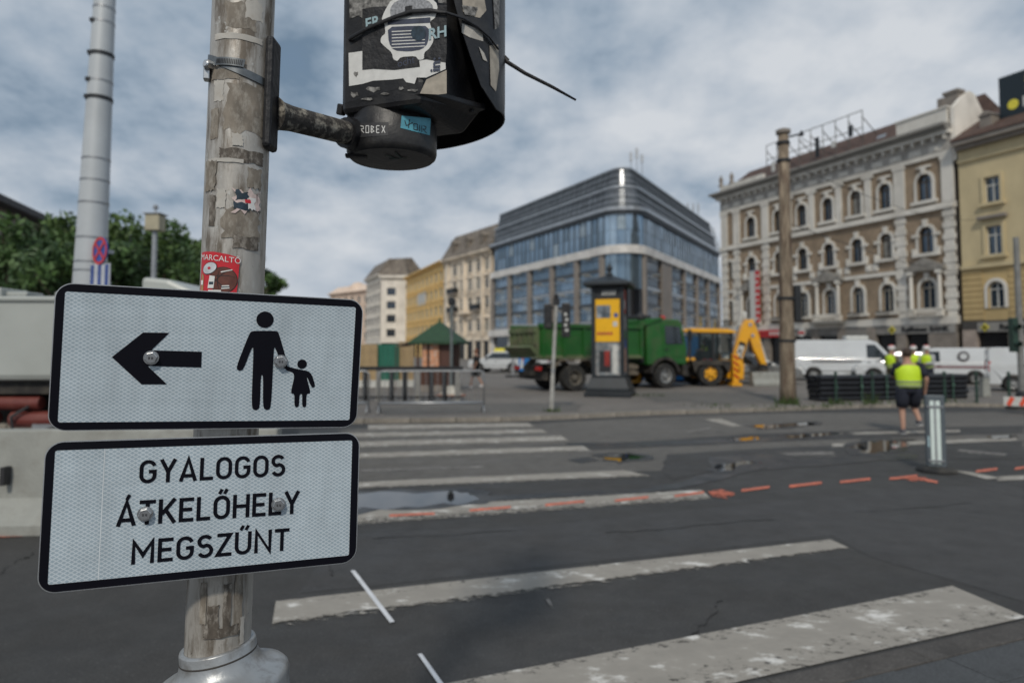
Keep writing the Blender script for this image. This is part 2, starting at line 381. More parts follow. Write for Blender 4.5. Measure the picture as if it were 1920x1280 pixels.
# near pavement corner with kerb and slabs
A, B = G(1437,1284), G(1925,1170); d = (B-A).normalized(); nrm = Vector((d.y, -d.x, 0)); an = math.atan2(d.y, d.x)
npv = tag(link('near_pavement', None, None, (A.x, A.y, 0), (0,0,an)), 'dark paved pavement corner at the near edge of the crossing', 'pavement', kind='structure')
obj('bedding', MB().box(-3,6,-3,-.02,0,.012), KERB_DK, npv)
for i in range(9): obj('kerb_stone', MB().box(-3+i, -2.006+i, -.17, 0, 0, .03+rng.uniform(-.003,.003)), KERB_DK, npv, bevel=.006)
sl = MB().box(0,.394,-.294,0,0,.026).mesh('paving_slab', SLAB)
for r in range(8):
    for i in range(22):
        o = link('paving_slab', sl, npv, (-2.9+i*.4+(r%2)*.2, -.177-r*.3, rng.uniform(-.002,.003)), (rng.uniform(-.004,.004), rng.uniform(-.004,.004), 0))
# ================================================================ foreground: post, signs, signal
BLK = mk('black_sign_film', (.004, .004, .008), .45, var=.1, spec=.15)
ALU = mk('sign_aluminium', (.62, .63, .64), .38, .9, .08, 30)
ZINC = mk('zinc_steel', (.55, .56, .57), .3, .95, .15, 60)
RUB = mk('black_rubber', (.012, .012, .014), .55, var=.3, scale=30, bump=.3, bscale=60)
def sheeting():
    m, n, l, b = nt('retroreflective_sheeting')
    t = n.new('ShaderNodeTexCoord'); s = n.new('ShaderNodeSeparateXYZ'); l.new(t.outputs['Object'], s.inputs[0])
    def mt(op, a, b_=None):
        x = n.new('ShaderNodeMath'); x.operation = op
        for i, q in enumerate((a, b_)):
            if q is None: continue
            if isinstance(q, (int, float)): x.inputs[i].default_value = q
            else: l.new(q, x.inputs[i])
        return x.outputs[0]
    u, w = mt('MULTIPLY', s.outputs[0], 1/.0126), mt('MULTIPLY', s.outputs[2], 1/.0080)
    da = mt('PINGPONG', mt('ADD', u, w), .5); db = mt('PINGPONG', mt('SUBTRACT', u, w), .5)
    dd = mt('MINIMUM', da, db)
    mr = n.new('ShaderNodeMapRange'); mr.inputs[1].default_value = .07; mr.inputs[2].default_value = .19; mr.inputs[3].default_value = 1; mr.inputs[4].default_value = 0; l.new(dd, mr.inputs[0])
    no = n.new('ShaderNodeTexNoise'); no.inputs['Scale'].default_value = 1; no.inputs['Detail'].default_value = 3
    mp = n.new('ShaderNodeMapping'); mp.inputs['Scale'].default_value = (2.2, 1, 26); l.new(t.outputs['Object'], mp.inputs[0]); l.new(mp.outputs[0], no.inputs['Vector'])
    mx = n.new('ShaderNodeMix'); mx.data_type = 'RGBA'; l.new(mr.outputs[0], mx.inputs[0])
    mx.inputs[6].default_value = (.37, .455, .515, 1); mx.inputs[7].default_value = (.60, .67, .715, 1)
    n4 = n.new('ShaderNodeTexNoise'); n4.inputs['Scale'].default_value = 5; n4.inputs['Detail'].default_value = 8; n4.inputs['Roughness'].default_value = .7; mp4 = n.new('ShaderNodeMapping'); mp4.inputs['Scale'].default_value = (2.5, 1, .7); l.new(t.outputs['Object'], mp4.inputs[0]); l.new(mp4.outputs[0], n4.inputs['Vector'])
    r4 = n.new('ShaderNodeMapRange'); r4.inputs[1].default_value = .35; r4.inputs[2].default_value = .7; r4.inputs[3].default_value = 1.04; r4.inputs[4].default_value = .80; l.new(n4.outputs['Fac'], r4.inputs[0])
    sc4 = n.new('ShaderNodeVectorMath'); sc4.operation = 'SCALE'; l.new(mx.outputs[2], sc4.inputs[0]); l.new(r4.outputs[0], sc4.inputs['Scale']); l.new(sc4.outputs[0], b.inputs['Base Color'])
    b.inputs['Coat Weight'].default_value = .5; b.inputs['Coat Roughness'].default_value = .12; b.inputs['Roughness'].default_value = .4
    # embossed bands of the sheeting make its gloss uneven
    bp = n.new('ShaderNodeBump'); bp.inputs['Strength'].default_value = .25; bp.inputs['Distance'].default_value = .006; l.new(no.outputs['Fac'], bp.inputs['Height']); l.new(bp.outputs[0], b.inputs['Normal']); l.new(bp.outputs[0], b.inputs['Coat Normal'])
    r2 = n.new('ShaderNodeMapRange'); r2.inputs[1].default_value = .35; r2.inputs[2].default_value = .65; r2.inputs[3].default_value = .18; r2.inputs[4].default_value = .55; l.new(no.outputs['Fac'], r2.inputs[0]); l.new(r2.outputs[0], b.inputs['Roughness'])
    return m
SHEET = sheeting()
def rrect(w, h, r, n=6):
    out = []
    for cx, cy, a0 in ((w/2-r,h/2-r,0),(-w/2+r,h/2-r,90),(-w/2+r,-h/2+r,180),(w/2-r,-h/2+r,270)):
        out += [(cx+r*math.cos(R(a0+90*k/n)), cy+r*math.sin(R(a0+90*k/n))) for k in range(n+1)]
    return out
def ring_poly(outer, inner):
    tri = tessellate_polygon([[Vector((x,y,0)) for x,y in outer], [Vector((x,y,0)) for x,y in inner]])
    return outer+inner, tri
def decal(name, poly, mat, parent, off=.0022, inner=None):
    """flat film on the sign: poly in sign coordinates (x, z), the face looks to -y"""
    if inner: pts, tri = ring_poly(poly, inner)
    else: pts = poly; tri = tessellate_polygon([[Vector((x,y,0)) for x,y in poly]])
    mb = MB().add([(x, -off, z) for x, z in pts], [])
    for t in tri:
        a, b, c = [Vector(pts[i]) for i in t]
        cr = (b-a).cross(c-a); mb.f.append(tuple(t) if cr > 0 else tuple(t[::-1]))
    return obj(name, mb, mat, parent, fix=False)
def disc(c, r, n=28): return [(c[0]+r*math.cos(2*math.pi*k/n), c[1]+r*math.sin(2*math.pi*k/n)) for k in range(n)]
def smooth_poly(p, it=2):
    for _ in range(it):
        q = []
        for i in range(len(p)):
            a, b = p[i], p[(i+1)%len(p)]; q += [(a[0]*.8+b[0]*.2, a[1]*.8+b[1]*.2), (a[0]*.2+b[0]*.8, a[1]*.2+b[1]*.8)]
        p = q
    return p
LNEB = mk('bolt_stamp_dark', (.06,.06,.065), .5)  # dark colour of the stamped marks on the bolt heads
def bolt(parent, x, z):
    b = link('bolt', MB().lathe([(.0145,0),(.0145,.0022),(.013,.003)], n=24, axis='y').mesh('bolt', ZINC), parent, (x, -.0055, z)); 
    b.scale = (1, 1, 1)
    hx = [(.0125*math.cos(R(60*k+12)), .0125*math.sin(R(60*k+12))) for k in range(6)]
    obj('bolt_head', MB().prism(hx, -.0095, -.0005), ZINC, b, bevel=.0012)
    obj('bolt_stamp', MB().box(-.0045,-.001,-.0101,-.0097,-.0025,.0025), LNEB, b); obj('bolt_stamp', MB().box(.001,.0045,-.0101,-.0097,-.0025,.0025), LNEB, b)
    return b
def make_sign(name, C, u, v, w, h, label):
    n = Vector(u).cross(Vector(v)).normalized(); u = Vector(u).normalized(); v = n.cross(u)
    t = link(name, None); tag(t, label, 'sign')
    t.matrix_world = Matrix(((u.x,-n.x,v.x,C[0]),(u.y,-n.y,v.y,C[1]),(u.z,-n.z,v.z,C[2]),(0,0,0,1)))
    outer = rrect(w, h, .032, 8)
    mb = MB().prism(outer, 0, .0022)
    obj('panel', mb, ALU, t)
    inn = [(-.2875,.1335),(.2875,.1335),(.2875,-.1335),(-.2875,-.1335)]
    inn = [(x*(w/.6), z*(h/.292)) for x, z in inn]
    decal('sheeting', rrect(w-.022, h-.022, .02), SHEET, t, .0006)
    decal('border', rrect(w-.004, h-.004, .030, 8), BLK, t, .0012, rrect(w-.034, h-.034, .004, 2))
    # folded edge and two clamp rails on the back
    for z in (-.06, .06): obj('back_rail', MB().box(-w/2+.03, w/2-.03, .0022, .018, z-.012, z+.012), ALU, t)
    for x in (-.125, .125): obj('clamp_bracket', MB().box(x-.02, x+.02, .018, .034, -.075, .075), ZINC, t)
    return t
s1 = make_sign('direction_sign', (-.625,1.454,1.698), (.923,.384,-.031), (.056,-.055,.997), .6, .292, 'white sign with black arrow and adult leading a child, upper of two on the post')
arrow = [(-.1963,.0019),(-.1433,.0536),(-.0953,.0548),(-.1265,.0178),(-.0321,.0176),(-.0314,-.0153),(-.1316,-.0144),(-.0943,-.0516),(-.1407,-.0522)]
decal('arrow', arrow, BLK, s1, .0018)
adult = [(.0648,.0657),(.1154,.0678),(.1195,.0628),(.1437,-.0103),(.1341,-.0166),(.1136,.0312),(.1109,.0311),(.1123,-.1014),(.1038,-.1061),(.0953,-.1005),(.0922,-.0294),(.0874,-.0295),(.0893,-.1013),(.0806,-.1065),(.0717,-.1005),(.0697,.0298),(.066,.0296),(.0515,-.0183),(.0436,-.0216),(.036,-.0154),(.0595,.0603)]
child = [(.1386,-.0084),(.1583,-.0141),(.1918,-.0195),(.2035,-.0522),(.1978,-.0564),(.1927,-.0503),(.1846,-.0319),(.1836,-.034),(.1945,-.0687),(.1847,-.0687),(.1862,-.0974),(.1816,-.0998),(.1772,-.0966),(.1761,-.0696),(.1702,-.0697),(.1705,-.0965),(.166,-.0998),(.1608,-.0965),(.1593,-.0689),(.1508,-.069),(.1588,-.0242),(.1372,-.0173)]
pa = decal('adult_pictogram', smooth_poly(adult, 2), BLK, s1, .0018); decal('head', disc((.0896,.0911), .0177), BLK, pa, .0018)
pc = decal('child_pictogram', smooth_poly(child, 2), BLK, s1, .0019); decal('head', disc((.1721,-.0036), .0102), BLK, pc, .0019)
bolt(s1, -.1257, .0027); bolt(s1, .1266, .0014)
s2 = make_sign('text_sign', (-.622,1.438,1.396), (.923,.386,-.016), (.014,.008,1.), .6, .287, 'white sign lettered GYALOGOS ÁTKELŐHELY MEGSZŰNT in black, lower of two on the post')
decal('sheeting_seam', [(-.2005,-.135),(-.1985,-.135),(-.1985,.128),(-.2005,.128)], mk('seam_pale',(.62,.67,.70),.4), s2, .0010)
bolt(s2, -.1232, -.0049); bolt(s2, .1298, -.0038)
# monoline lettering
ST = .152
def arc(cx, cy, rx, ry, a0, a1, n=14): return [(cx+rx*math.cos(R(a0+(a1-a0)*k/n)), cy+ry*math.sin(R(a0+(a1-a0)*k/n))) for k in range(n+1)]
h_ = ST/2; T_, B_ = 1-h_, h_
def rr_path(x0, x1, y0, y1, ry=.26):
    rx = (x1-x0)/2; cx = (x0+x1)/2
    return arc(cx, y1-ry, rx, ry, 0, 180) + arc(cx, y0+ry, rx, ry, 180, 360)
GL = {
 'O': (.66, [(rr_path(h_,.66-h_,B_,T_), True)]),
 'G': (.66, [(arc(.33,T_-.26,.33-h_,.26,18,180)+arc(.33,B_+.26,.33-h_,.26,180,360)+[(.66-h_,.5),(.36,.5)], False)]),
 'Y': (.66, [([(.06,1),(.33,.45),(.60,1)], False), ([(.33,.5),(.33,0)], False)]),
 'A': (.70, [([(.06,0),(.35,1-.03),(.64,0)], False), ([(.16,.24),(.54,.24)], False)]),
 'L': (.54, [([(h_,1),(h_,B_),(.54,B_)], False)]),
 'S': (.61, [(arc(.30,T_-.215,.30-h_,.215,28,90,6)[:-1]+arc(.30,T_-.215,.30-h_,.215,90,255,12)+arc(.31,B_+.235,.31-h_,.235,80,-155,18), False)]),
 'T': (.60, [([(0,T_),(.60,T_)], False), ([(.30,T_),(.30,0)], False)]),
 'K': (.66, [([(h_,0),(h_,1)], False), ([(.61,1),(.12,.38)], False), ([(.26,.56),(.62,0)], False)]),
 'E': (.56, [([(.56,T_),(h_,T_),(h_,B_),(.56,B_)], False), ([(h_,.51),(.50,.51)], False)]),
 'H': (.68, [([(h_,0),(h_,1)], False), ([(.68-h_,0),(.68-h_,1)], False), ([(h_,.5),(.68-h_,.5)], False)]),
 'M': (.82, [([(h_,0),(h_,.92),(.41,.36),(.82-h_,.92),(.82-h_,0)], False)]),
 'Z': (.60, [([(.03,T_),(.53,T_),(.06,B_),(.60,B_)], False)]),
 'U': (.66, [([(h_,1)]+arc(.33,B_+.26,.33-h_,.26,180,360)+[(.66-h_,1)], False)]),
 'N': (.70, [([(h_,0),(h_,.95),(.70-h_,.05),(.70-h_,1)], False)]),
}
def ribbon(pts, w, closed):
    P = [Vector(p) for p in pts]
    if closed and (P[0]-P[-1]).length < 1e-6: P = P[:-1]
    out = []; 
    for i, p in enumerate(P):
        a = P[i-1] if (i or closed) else None; b = P[(i+1)%len(P)] if (i < len(P)-1 or closed) else None
        d0 = (p-a).normalized() if a is not None and (p-a).length > 1e-7 else None; d1 = (b-p).normalized() if b is not None and (b-p).length > 1e-7 else None
        d0 = d0 or d1; d1 = d1 or d0
        n0, n1 = Vector((-d0.y,d0.x)), Vector((-d1.y,d1.x)); m = (n0+n1)
        m = m.normalized() if m.length > 1e-4 else n0
        k = min(2.4, 1/max(.3, m.dot(n0)))
        out.append((p+m*w/2*k, p-m*w/2*k))
    vs = []; fs = []
    for a, b in out: vs += [a, b]
    N = len(out)
    for i in range(N if closed else N-1):
        j = (i+1)%N; fs.append((2*i, 2*i+1, 2*j+1, 2*j))
    return vs, fs
def letters(text, x0, x1, base, cap, parent):
    sp = .115; W = 0
    acc = {'Á':'A','Ő':'O','Ű':'U'}
    for ch in text: W += GL[acc.get(ch, ch)][0]+sp
    W -= sp; k = (x1-x0)/W; x = x0
    for j, ch in enumerate(text):
        gw, strokes = GL[acc.get(ch, ch)]; mb = MB()
        strokes = list(strokes)
        if ch == 'Á': strokes.append(([(.34,1.06),(.44,1.26)], False))
        if ch in 'ŐŰ': strokes += [([(.22,1.07),(.32,1.27)], False), ([(.42,1.07),(.52,1.27)], False)]
        for q, (pts, cl) in enumerate(strokes):
            vs, fs = ribbon([(p[0]*k, p[1]*cap) for p in pts], ST*cap*(.85 if max(p[1] for p in pts) > 1.1 else 1), cl)
            mb.add([(x+p.x, -.0018-.00012*q, base+p.y) for p in vs], fs)
        mb.f = [f if (Vector((mb.v[f[1]][0]-mb.v[f[0]][0], mb.v[f[1]][2]-mb.v[f[0]][2])).cross(Vector((mb.v[f[2]][0]-mb.v[f[1]][0], mb.v[f[2]][2]-mb.v[f[1]][2])))) > 0 else f[::-1] for f in mb.f]
        obj('letter', mb, BLK, parent, fix=False); x += (gw+sp)*k
letters('GYALOGOS', -.1372, .1410, .0550, .0462, s2)
letters('ÁTKELŐHELY', -.1735, .1735, -.0268, .0485, s2)
letters('MEGSZŰNT', -.1445, .1545, -.1030, .0470, s2)

# ---- post
def post_mat():
    m, n, l, b = nt('weathered_post_paint')
    t = n.new('ShaderNodeTexCoord')
    def noise(s, d, st, r=.6, off=(0,0,0)):
        mp = n.new('ShaderNodeMapping'); mp.inputs['Scale'].default_value = st; mp.inputs['Location'].default_value = off; l.new(t.outputs['Object'], mp.inputs[0])
        x = n.new('ShaderNodeTexNoise'); x.inputs['Scale'].default_value = s; x.inputs['Detail'].default_value = d; x.inputs['Roughness'].default_value = r; l.new(mp.outputs[0], x.inputs['Vector']); return x.outputs['Fac']
    def ramp(i, a, b_):
        x = n.new('ShaderNodeMapRange'); x.inputs[1].default_value = a; x.inputs[2].default_value = b_; l.new(i, x.inputs[0]); return x.outputs[0]
    def mix(f, a, c):
        x = n.new('ShaderNodeMix'); x.data_type = 'RGBA'; l.new(f, x.inputs[0])
        for i, q in ((6,a),(7,c)):
            if isinstance(q, tuple): x.inputs[i].default_value = (*q, 1)
            else: l.new(q, x.inputs[i])
        return x.outputs[2]
    base = mix(ramp(noise(3, 6, (4,4,1.2)), .35, .65), (.38,.355,.32), (.58,.555,.51))
    base = mix(ramp(noise(9, 8, (2.2,2.2,.45), .7), .47, .60), base, (.17,.14,.108))      # glue and grime streaks running down
    base = mix(ramp(noise(26, 6, (1.4,1.4,.9), .7, (3,1,0)), .61, .66), base, (.50,.49,.455)) # paper left behind
    base = mix(ramp(noise(60, 5, (1,1,.5), .7, (5,0,0)), .67, .71), base, (.05,.042,.035))
    l.new(base, b.inputs['Base Color']); b.inputs['Roughness'].default_value = .42; b.inputs['Metallic'].default_value = .35
    bp = n.new('ShaderNodeBump'); bp.inputs['Strength'].default_value = .5; bp.inputs['Distance'].default_value = .002
    l.new(noise(26, 6, (1.4,1.4,.9), .7, (3,1,0)), bp.inputs['Height']); l.new(bp.outputs[0], b.inputs['Normal'])
    return m
POSTM = post_mat()
GREYP = mk('grey_paint', (.36, .375, .385), .38, .45, .14, 9, .2, 30, dirt=(.12,.10,.08), dscale=11, damt=.75)
PAPER = mk('torn_paper', (.50, .48, .44), .85, var=.12, scale=60, dirt=(.34,.30,.25), dscale=30, damt=.6)
GLUE = mk('glue_residue', (.20, .172, .138), .7, var=.35, scale=40, dirt=(.42,.39,.34), dscale=70, damt=.6, stretch=(1,1,.5))
GLUE2 = mk('dark_residue', (.09, .075, .06), .7, var=.4, scale=70, dirt=(.36,.33,.29), dscale=60, damt=.8, stretch=(1,1,.6))
LNE0 = mk('seam_dark', (.05,.045,.04), .8)  # dark colour of the joint line round the collar
PA, PB = Vector((-.672,1.556,0)), Vector((-.6265,1.556,2.60))
pax = (PB-PA).normalized(); PR = .0685
def post_at(z): return PA + (PB-PA)*(z/2.6)
post = thing('signal_post', 'weathered round metal post with peeled stickers carrying both white signs', 'post', PA)
rel = lambda p: Vector(p)-PA
pm = MB(); prof = [(0,.115),(.05,.115),(.06,.085),(.72,.085),(.73,PR),(1.2,PR),(1.9,PR),(2.6,PR),(3.7,PR)]
for (z0,r0),(z1,r1) in zip(prof, prof[1:]): pm.frus(rel(post_at(z0)), rel(post_at(z1)), r0, r1, 40, False)
obj('shaft', pm, POSTM, post, smooth=True, fix=True)
obj('collar', MB().lathe([(.0690,.004),(.078,.004),(.0795,0),(.0805,-.022),(.086,-.038),(.098,-.052),(.118,-.060),(.134,-.066),(.141,-.074),(.1425,-.085),(.140,-.10),(.138,-.14)], n=64, cap=False), GREYP, post, smooth=True, loc=rel(post_at(1.066)), rot=(0,R(-8),0))
obj('collar_seam', MB().lathe([(.0806,-.016),(.0812,-.018),(.0806,-.020)], n=64, cap=False), LNE0, post, loc=rel(post_at(1.066)), rot=(0,R(-8),0))
for (z0,z1,r) in ((.10,.93,.078),): obj('lower_sleeve', MB().frus(rel(post_at(z0)), rel(post_at(z1)), .137, .137, 40, False), GREYP, post, smooth=True)
# things stuck round the shaft
ex = Vector((1,0,0)); ex = (ex-pax*ex.dot(pax)).normalized(); ey = pax.cross(ex)
def cyl_hit(px, py, r=PR):
    o_, d_ = O-PA, ray(px, py); o2 = o_-pax*o_.dot(pax); d2 = d_-pax*d_.dot(pax)
    a, b, c = d2.dot(d2), 2*o2.dot(d2), o2.dot(o2)-r*r; q = b*b-4*a*c
    t = (-b-math.sqrt(max(0,q)))/(2*a); p = o_+d_*t
    return math.atan2(p.dot(ey), p.dot(ex)), p.dot(pax)
def wrap_pt(ph, s, h, off): a = ph+s/PR; return pax*h + (ex*math.cos(a)+ey*math.sin(a))*(PR+off)
def wrap_poly(name, ph, h, poly, mat, off, parent=post, skew=0.):
    """cuts a 2D outline into a fine grid-free fan wrapped on the shaft"""
    bm = bmesh.new(); vs = [bm.verts.new((x, y, 0)) for x, y in poly]; bm.faces.new(vs)
    for k in np.arange(-.12, .12, .006):
        bmesh.ops.bisect_plane(bm, geom=bm.verts[:]+bm.edges[:]+bm.faces[:], plane_co=(k,0,0), plane_no=(1,0,0))
    for v in bm.verts: v.co = wrap_pt(ph, v.co.x, h+v.co.y+skew*v.co.x, off)
    me = bpy.data.meshes.new(name); bm.to_mesh(me); bm.free(); me.materials.append(mat)
    me.polygons.foreach_set('use_smooth', [True]*len(me.polygons))
    return obj(name, me, None, parent)
def torn(w, h, n=7, amp=.14, seed=0):
    r = random.Random(seed); out = []
    c = [(-w/2,-h/2),(w/2,-h/2),(w/2,h/2),(-w/2,h/2)]
    for i in range(4):
        a, b = Vector(c[i]), Vector(c[(i+1)%4]); d = b-a; nn = Vector((-d.y,d.x)).normalized()
        for k in range(n): p = a+d*(k/n)+nn*r.uniform(-.4,1)*amp*min(w,h)*(1 if k else .3); out.append((p.x,p.y))
    return out
k_ = 1280/1.5
for i, (x, y, w, h, m) in enumerate([
    (452,28,62,55,GLUE),(478,20,34,40,PAPER),(462,205,78,95,GLUE),(410,170,24,42,PAPER),(402,232,20,60,GLUE),(488,190,18,70,GLUE),
    (420,138,60,22,GLUE),(445,68,95,12,PAPER),(455,292,86,26,GLUE2),(478,335,30,40,GLUE),(455,420,74,60,GLUE),(398,395,14,60,GLUE2),(415,372,18,36,PAPER),
    (462,455,50,26,GLUE2),(420,300,70,8,PAPER),(395,330,30,60,GLUE),(445,262,20,24,PAPER),
    (382,1130,12,75,GLUE),(400,1165,20,60,GLUE2),(425,1140,14,90,GLUE2),(447,1120,16,120,GLUE),(415,1185,60,20,GLUE2),(452,1180,10,50,PAPER)]):
    ph, hh = cyl_hit(x, y); wrap_poly('paper_remnant', ph, hh, torn(w/k_, h/k_, 8, .12, i), m, .0004+.00012*i)
ph, hh = cyl_hit(463, 378)
wrap_poly('torn_sticker', ph, hh, torn(.066,.055,7,.25,91), mk('sticker_pink', (.62,.50,.47), .6, var=.2, scale=80), .0034)
NAVY = mk('sticker_navy', (.02,.04,.06), .5, var=.4, scale=90); WHT = mk('sticker_white', (.72,.72,.70), .45, var=.08, scale=50); REDS = mk('sticker_red', (.56,.018,.03), .38, var=.08, scale=40); BRN = mk('sticker_brown', (.12,.038,.026), .45, var=.25, scale=60)
wrap_poly('torn_sticker', ph, hh, [(x-.012,y+.010) for x,y in torn(.026,.026,4,.3,5)], NAVY, .0038)
wrap_poly('torn_sticker', ph, hh, [(x-.012,y-.012) for x,y in torn(.034,.018,4,.25,6)], NAVY, .0040)
wrap_poly('torn_sticker', ph, hh, [(x+.010,y-.004) for x,y in torn(.016,.028,4,.25,8)], WHT, .0041)
wrap_poly('torn_sticker', ph, hh, [(x+.001,y+.000) for x,y in torn(.012,.008,3,.3,9)], REDS, .0043)
# red round-topped sticker with a ball and a megaphone
ph, hh = cyl_hit(409, 508)
ro = wrap_poly('red_sticker', ph, hh, [(-.046,-.05),(.040,-.05),(.044,.030),(.020,.037),(-.01,.042),(-.030,.043),(-.046,.042)], REDS, .0036)
LNE = mk('sticker_black', (.015,.013,.013), .5)
def wrap_text(body, size, mat, ph, h, dx, dz, off, skew=0., parent=post):
    me = text_mesh(body, size, mat)
    for v in me.vertices: s, q = v.co.x+dx, v.co.y+dz; v.co = wrap_pt(ph, s, h+q+skew*s, off)
    return obj('lettering', me, None, parent)
wrap_text('MARCALTŐ', .0175, WHT, ph, hh, .0, .027, .0048, -.10, ro)
wrap_poly('ball_outline', ph, hh, [(x+.012,y-.020) for x,y in disc((0,0),.029)], LNE, .0044, ro)
wrap_poly('ball', ph, hh, [(x+.012,y-.020) for x,y in disc((0,0),.0275)], BRN, .0048, ro)
for q in range(4): wrap_poly('ball_seam', ph, hh, [(.012+x*math.cos(q*.8)-y*math.sin(q*.8),-.020+x*math.sin(q*.8)+y*math.cos(q*.8)) for x,y in [(-.026,.006),(-.01,.009),(.01,.009),(.026,.006),(.01,.0105),(-.01,.0105)]], LNE, .0051, ro)
el = lambda a, b, c, d, rt, n=24: [(a+c*math.cos(t)*math.cos(rt)-d*math.sin(t)*math.sin(rt), b+c*math.cos(t)*math.sin(rt)+d*math.sin(t)*math.cos(rt)) for t in [2*math.pi*k/n for k in range(n)]]
wrap_poly('cup_outline', ph, hh, el(-.018,.006,.0185,.0130,.35), LNE, .0052, ro)
wrap_poly('cup', ph, hh, el(-.018,.006,.0172,.0118,.35), mk('sticker_grey',(.55,.57,.60),.4,var=.15,scale=70), .0055, ro)
wrap_poly('cup_centre', ph, hh, el(-.018,.006,.004,.003,0), REDS, .0058, ro)
wrap_poly('cup_stem', ph, hh, [(-.020,-.038),(-.006,-.038),(-.004,-.012),(-.016,-.010)], WHT, .0054, ro)
wrap_poly('stripe', ph, hh, [(-.017,-.030),(-.007,-.030),(-.0065,-.024),(-.0165,-.024)], NAVY, .0057, ro)
wrap_poly('stripe', ph, hh, [(-.018,-.048),(.010,-.048),(.010,-.042),(-.018,-.042)], WHT, .0057, ro)
wrap_poly('ball_patch', ph, hh, [(.010,-.040),(.026,-.038),(.025,-.031),(.011,-.032)], WHT, .0055, ro); wrap_poly('ball_patch', ph, hh, [(.0105,-.037),(.0255,-.0355),(.0255,-.0335),(.0105,-.0345)], NAVY, .0058, ro)
wrap_poly('bottle', ph, hh, [(-.043,-.048),(-.034,-.048),(-.034,-.010),(-.041,-.004)], mk('sticker_tan',(.42,.26,.12),.5,var=.3,scale=80), .0041, ro); wrap_poly('bottle_label', ph, hh, [(-.042,-.030),(-.035,-.030),(-.035,-.020),(-.042,-.020)], WHT, .0046, ro)
wrap_poly('sticker_lace', ph, hh, [(.008,-.004),(.030,.002),(.030,.004),(.008,-.0015)], WHT, .0056, ro)
# ---- hose clamp and its screw
cl = MB(); pts = []
for k in range(49):
    a = 2*math.pi*k/48; pts.append((a,))
vs, fs = [], []
for k in range(48):
    a = 2*math.pi*k/48; dirv = ex*math.cos(a)+ey*math.sin(a)
    zc = 2.362 - .030*math.cos(a+.35) + (.012 if False else 0)
    for rr, dz in ((PR+.0015,-.009),(PR+.0035,-.009),(PR+.0035,.009),(PR+.0015,.009)): vs.append(pax*(zc+dz)+dirv*rr)
for k in range(48):
    j = (k+1)%48
    for q in range(4): fs.append((k*4+q, j*4+q, j*4+(q+1)%4, k*4+(q+1)%4))
ZDK = mk('dull_clamp_steel', (.16,.17,.175), .38, .9, .2, 60)
band = obj('hose_clamp', MB().add(vs, fs), ZDK, post, auto=35)
ph, hh = cyl_hit(430, 117)
for q in range(16): wrap_poly('clamp_thread', ph, hh, [(-.026+q*.0034,-.0055),(-.0245+q*.0034,-.0055),(-.0235+q*.0034,.0055),(-.025+q*.0034,.0055)], LNE, .0078, band, -.05)
wrap_poly('clamp_housing', ph, hh, [(-.034,-.009),(.030,-.009),(.033,.009),(-.034,.009)], ZDK, .0070, band, -.05)
sc = D(387,121,1.49)
obj('clamp_screw', MB().tube([rel(sc)+Vector((0,-.004,0)), rel(sc)+Vector((.012,.018,.002))], [.0105,.0105], 6).tube([rel(sc)+Vector((-.001,-.006,0)), rel(sc)+Vector((0,-.004,0))], [.006,.010], 12), ZINC, band, bevel=.001)
obj('clamp_block', MB().obox(rel(D(388,138,1.505)), (.014,.02,.034), (0,0,.3)), ZINC, band, bevel=.003)

# ---- signal head on its arm
BLKP = mk('signal_black_plastic', (.011, .011, .013), .45, var=.25, scale=9, bump=.15, bscale=60, dirt=(.075,.072,.066), dscale=7, damt=.45)
LICH = mk('lichen_steel', (.05, .045, .04), .8, var=.3, scale=50, bump=.5, bscale=90, dirt=(.40,.37,.31), dscale=42, damt=.9)
HC = Vector((-.335,1.88,2.252)); hz = R(-20)
head = thing('traffic_signal', 'black traffic signal head plastered with stickers on an arm from the post', 'traffic light', HC, hz)
hm = Matrix.Translation(HC) @ Matrix.Rotation(hz, 4, 'Z'); hi = hm.inverted()
L = lambda p: hi @ Vector(p)
obj('bottom_cap', MB().lathe([(.02,-.006),(.113,-.003),(.121,.004),(.124,.014),(.124,.085),(.120,.092),(.118,.13)], n=56), BLKP, head, smooth=False, auto=35)
obj('cap_scribble', MB().obox((.03,-.02,-.0072),(.05,.004,.001),(0,0,.15)).obox((.045,-.045,-.0072),(.004,.05,.001),(0,0,.2)).obox((.02,-.042,-.0072),(.004,.042,.001),(0,0,-.2)), mk('faded_marker',(.035,.075,.065),.6), head)
obj('cap_slot', MB().obox((-.07,-.07,-.004), (.06,.026,.008), (0,0,.5)), RUB, head, bevel=.003)
HL = -.088; hb = MB(); b0 = [(-.128,-.118),(.165,-.118),(.20,.15),(-.128,.15)]
hb.add([(x,y,.098) for x,y in [(HL,-.118),(.150,-.118),(.150,.15),(HL,.15)]] + [(x,y,.125+.03*(x>.1)) for x,y in [(HL,-.122),(.160,-.122),(.205,.15),(HL,.15)]] + [(x,y,1.15) for x,y in [(HL,-.122),(.160,-.122),(.205,.15),(HL,.15)]],
       [(3,2,1,0),(0,1,5,4),(1,2,6,5),(2,3,7,6),(3,0,4,7),(4,5,9,8),(5,6,10,9),(6,7,11,10),(7,4,8,11),(8,9,10,11)])
obj('housing', hb, BLKP, head, bevel=.014)
obj('foot_plate', MB().add([(-.09,-.09,.096),(.165,-.124,.122),(.235,.115,.150),(.02,.12,.096),(-.09,-.09,.108),(.165,-.124,.136),(.235,.115,.166),(.02,.12,.11)],
       [(3,2,1,0),(4,5,6,7),(0,1,5,4),(1,2,6,5),(2,3,7,6),(3,0,4,7)]), BLKP, head, bevel=.003)
obj('plate_screw', MB().lathe([(.007,-.004),(.007,.004)], (.205,.085,.140), 12), RUB, head)
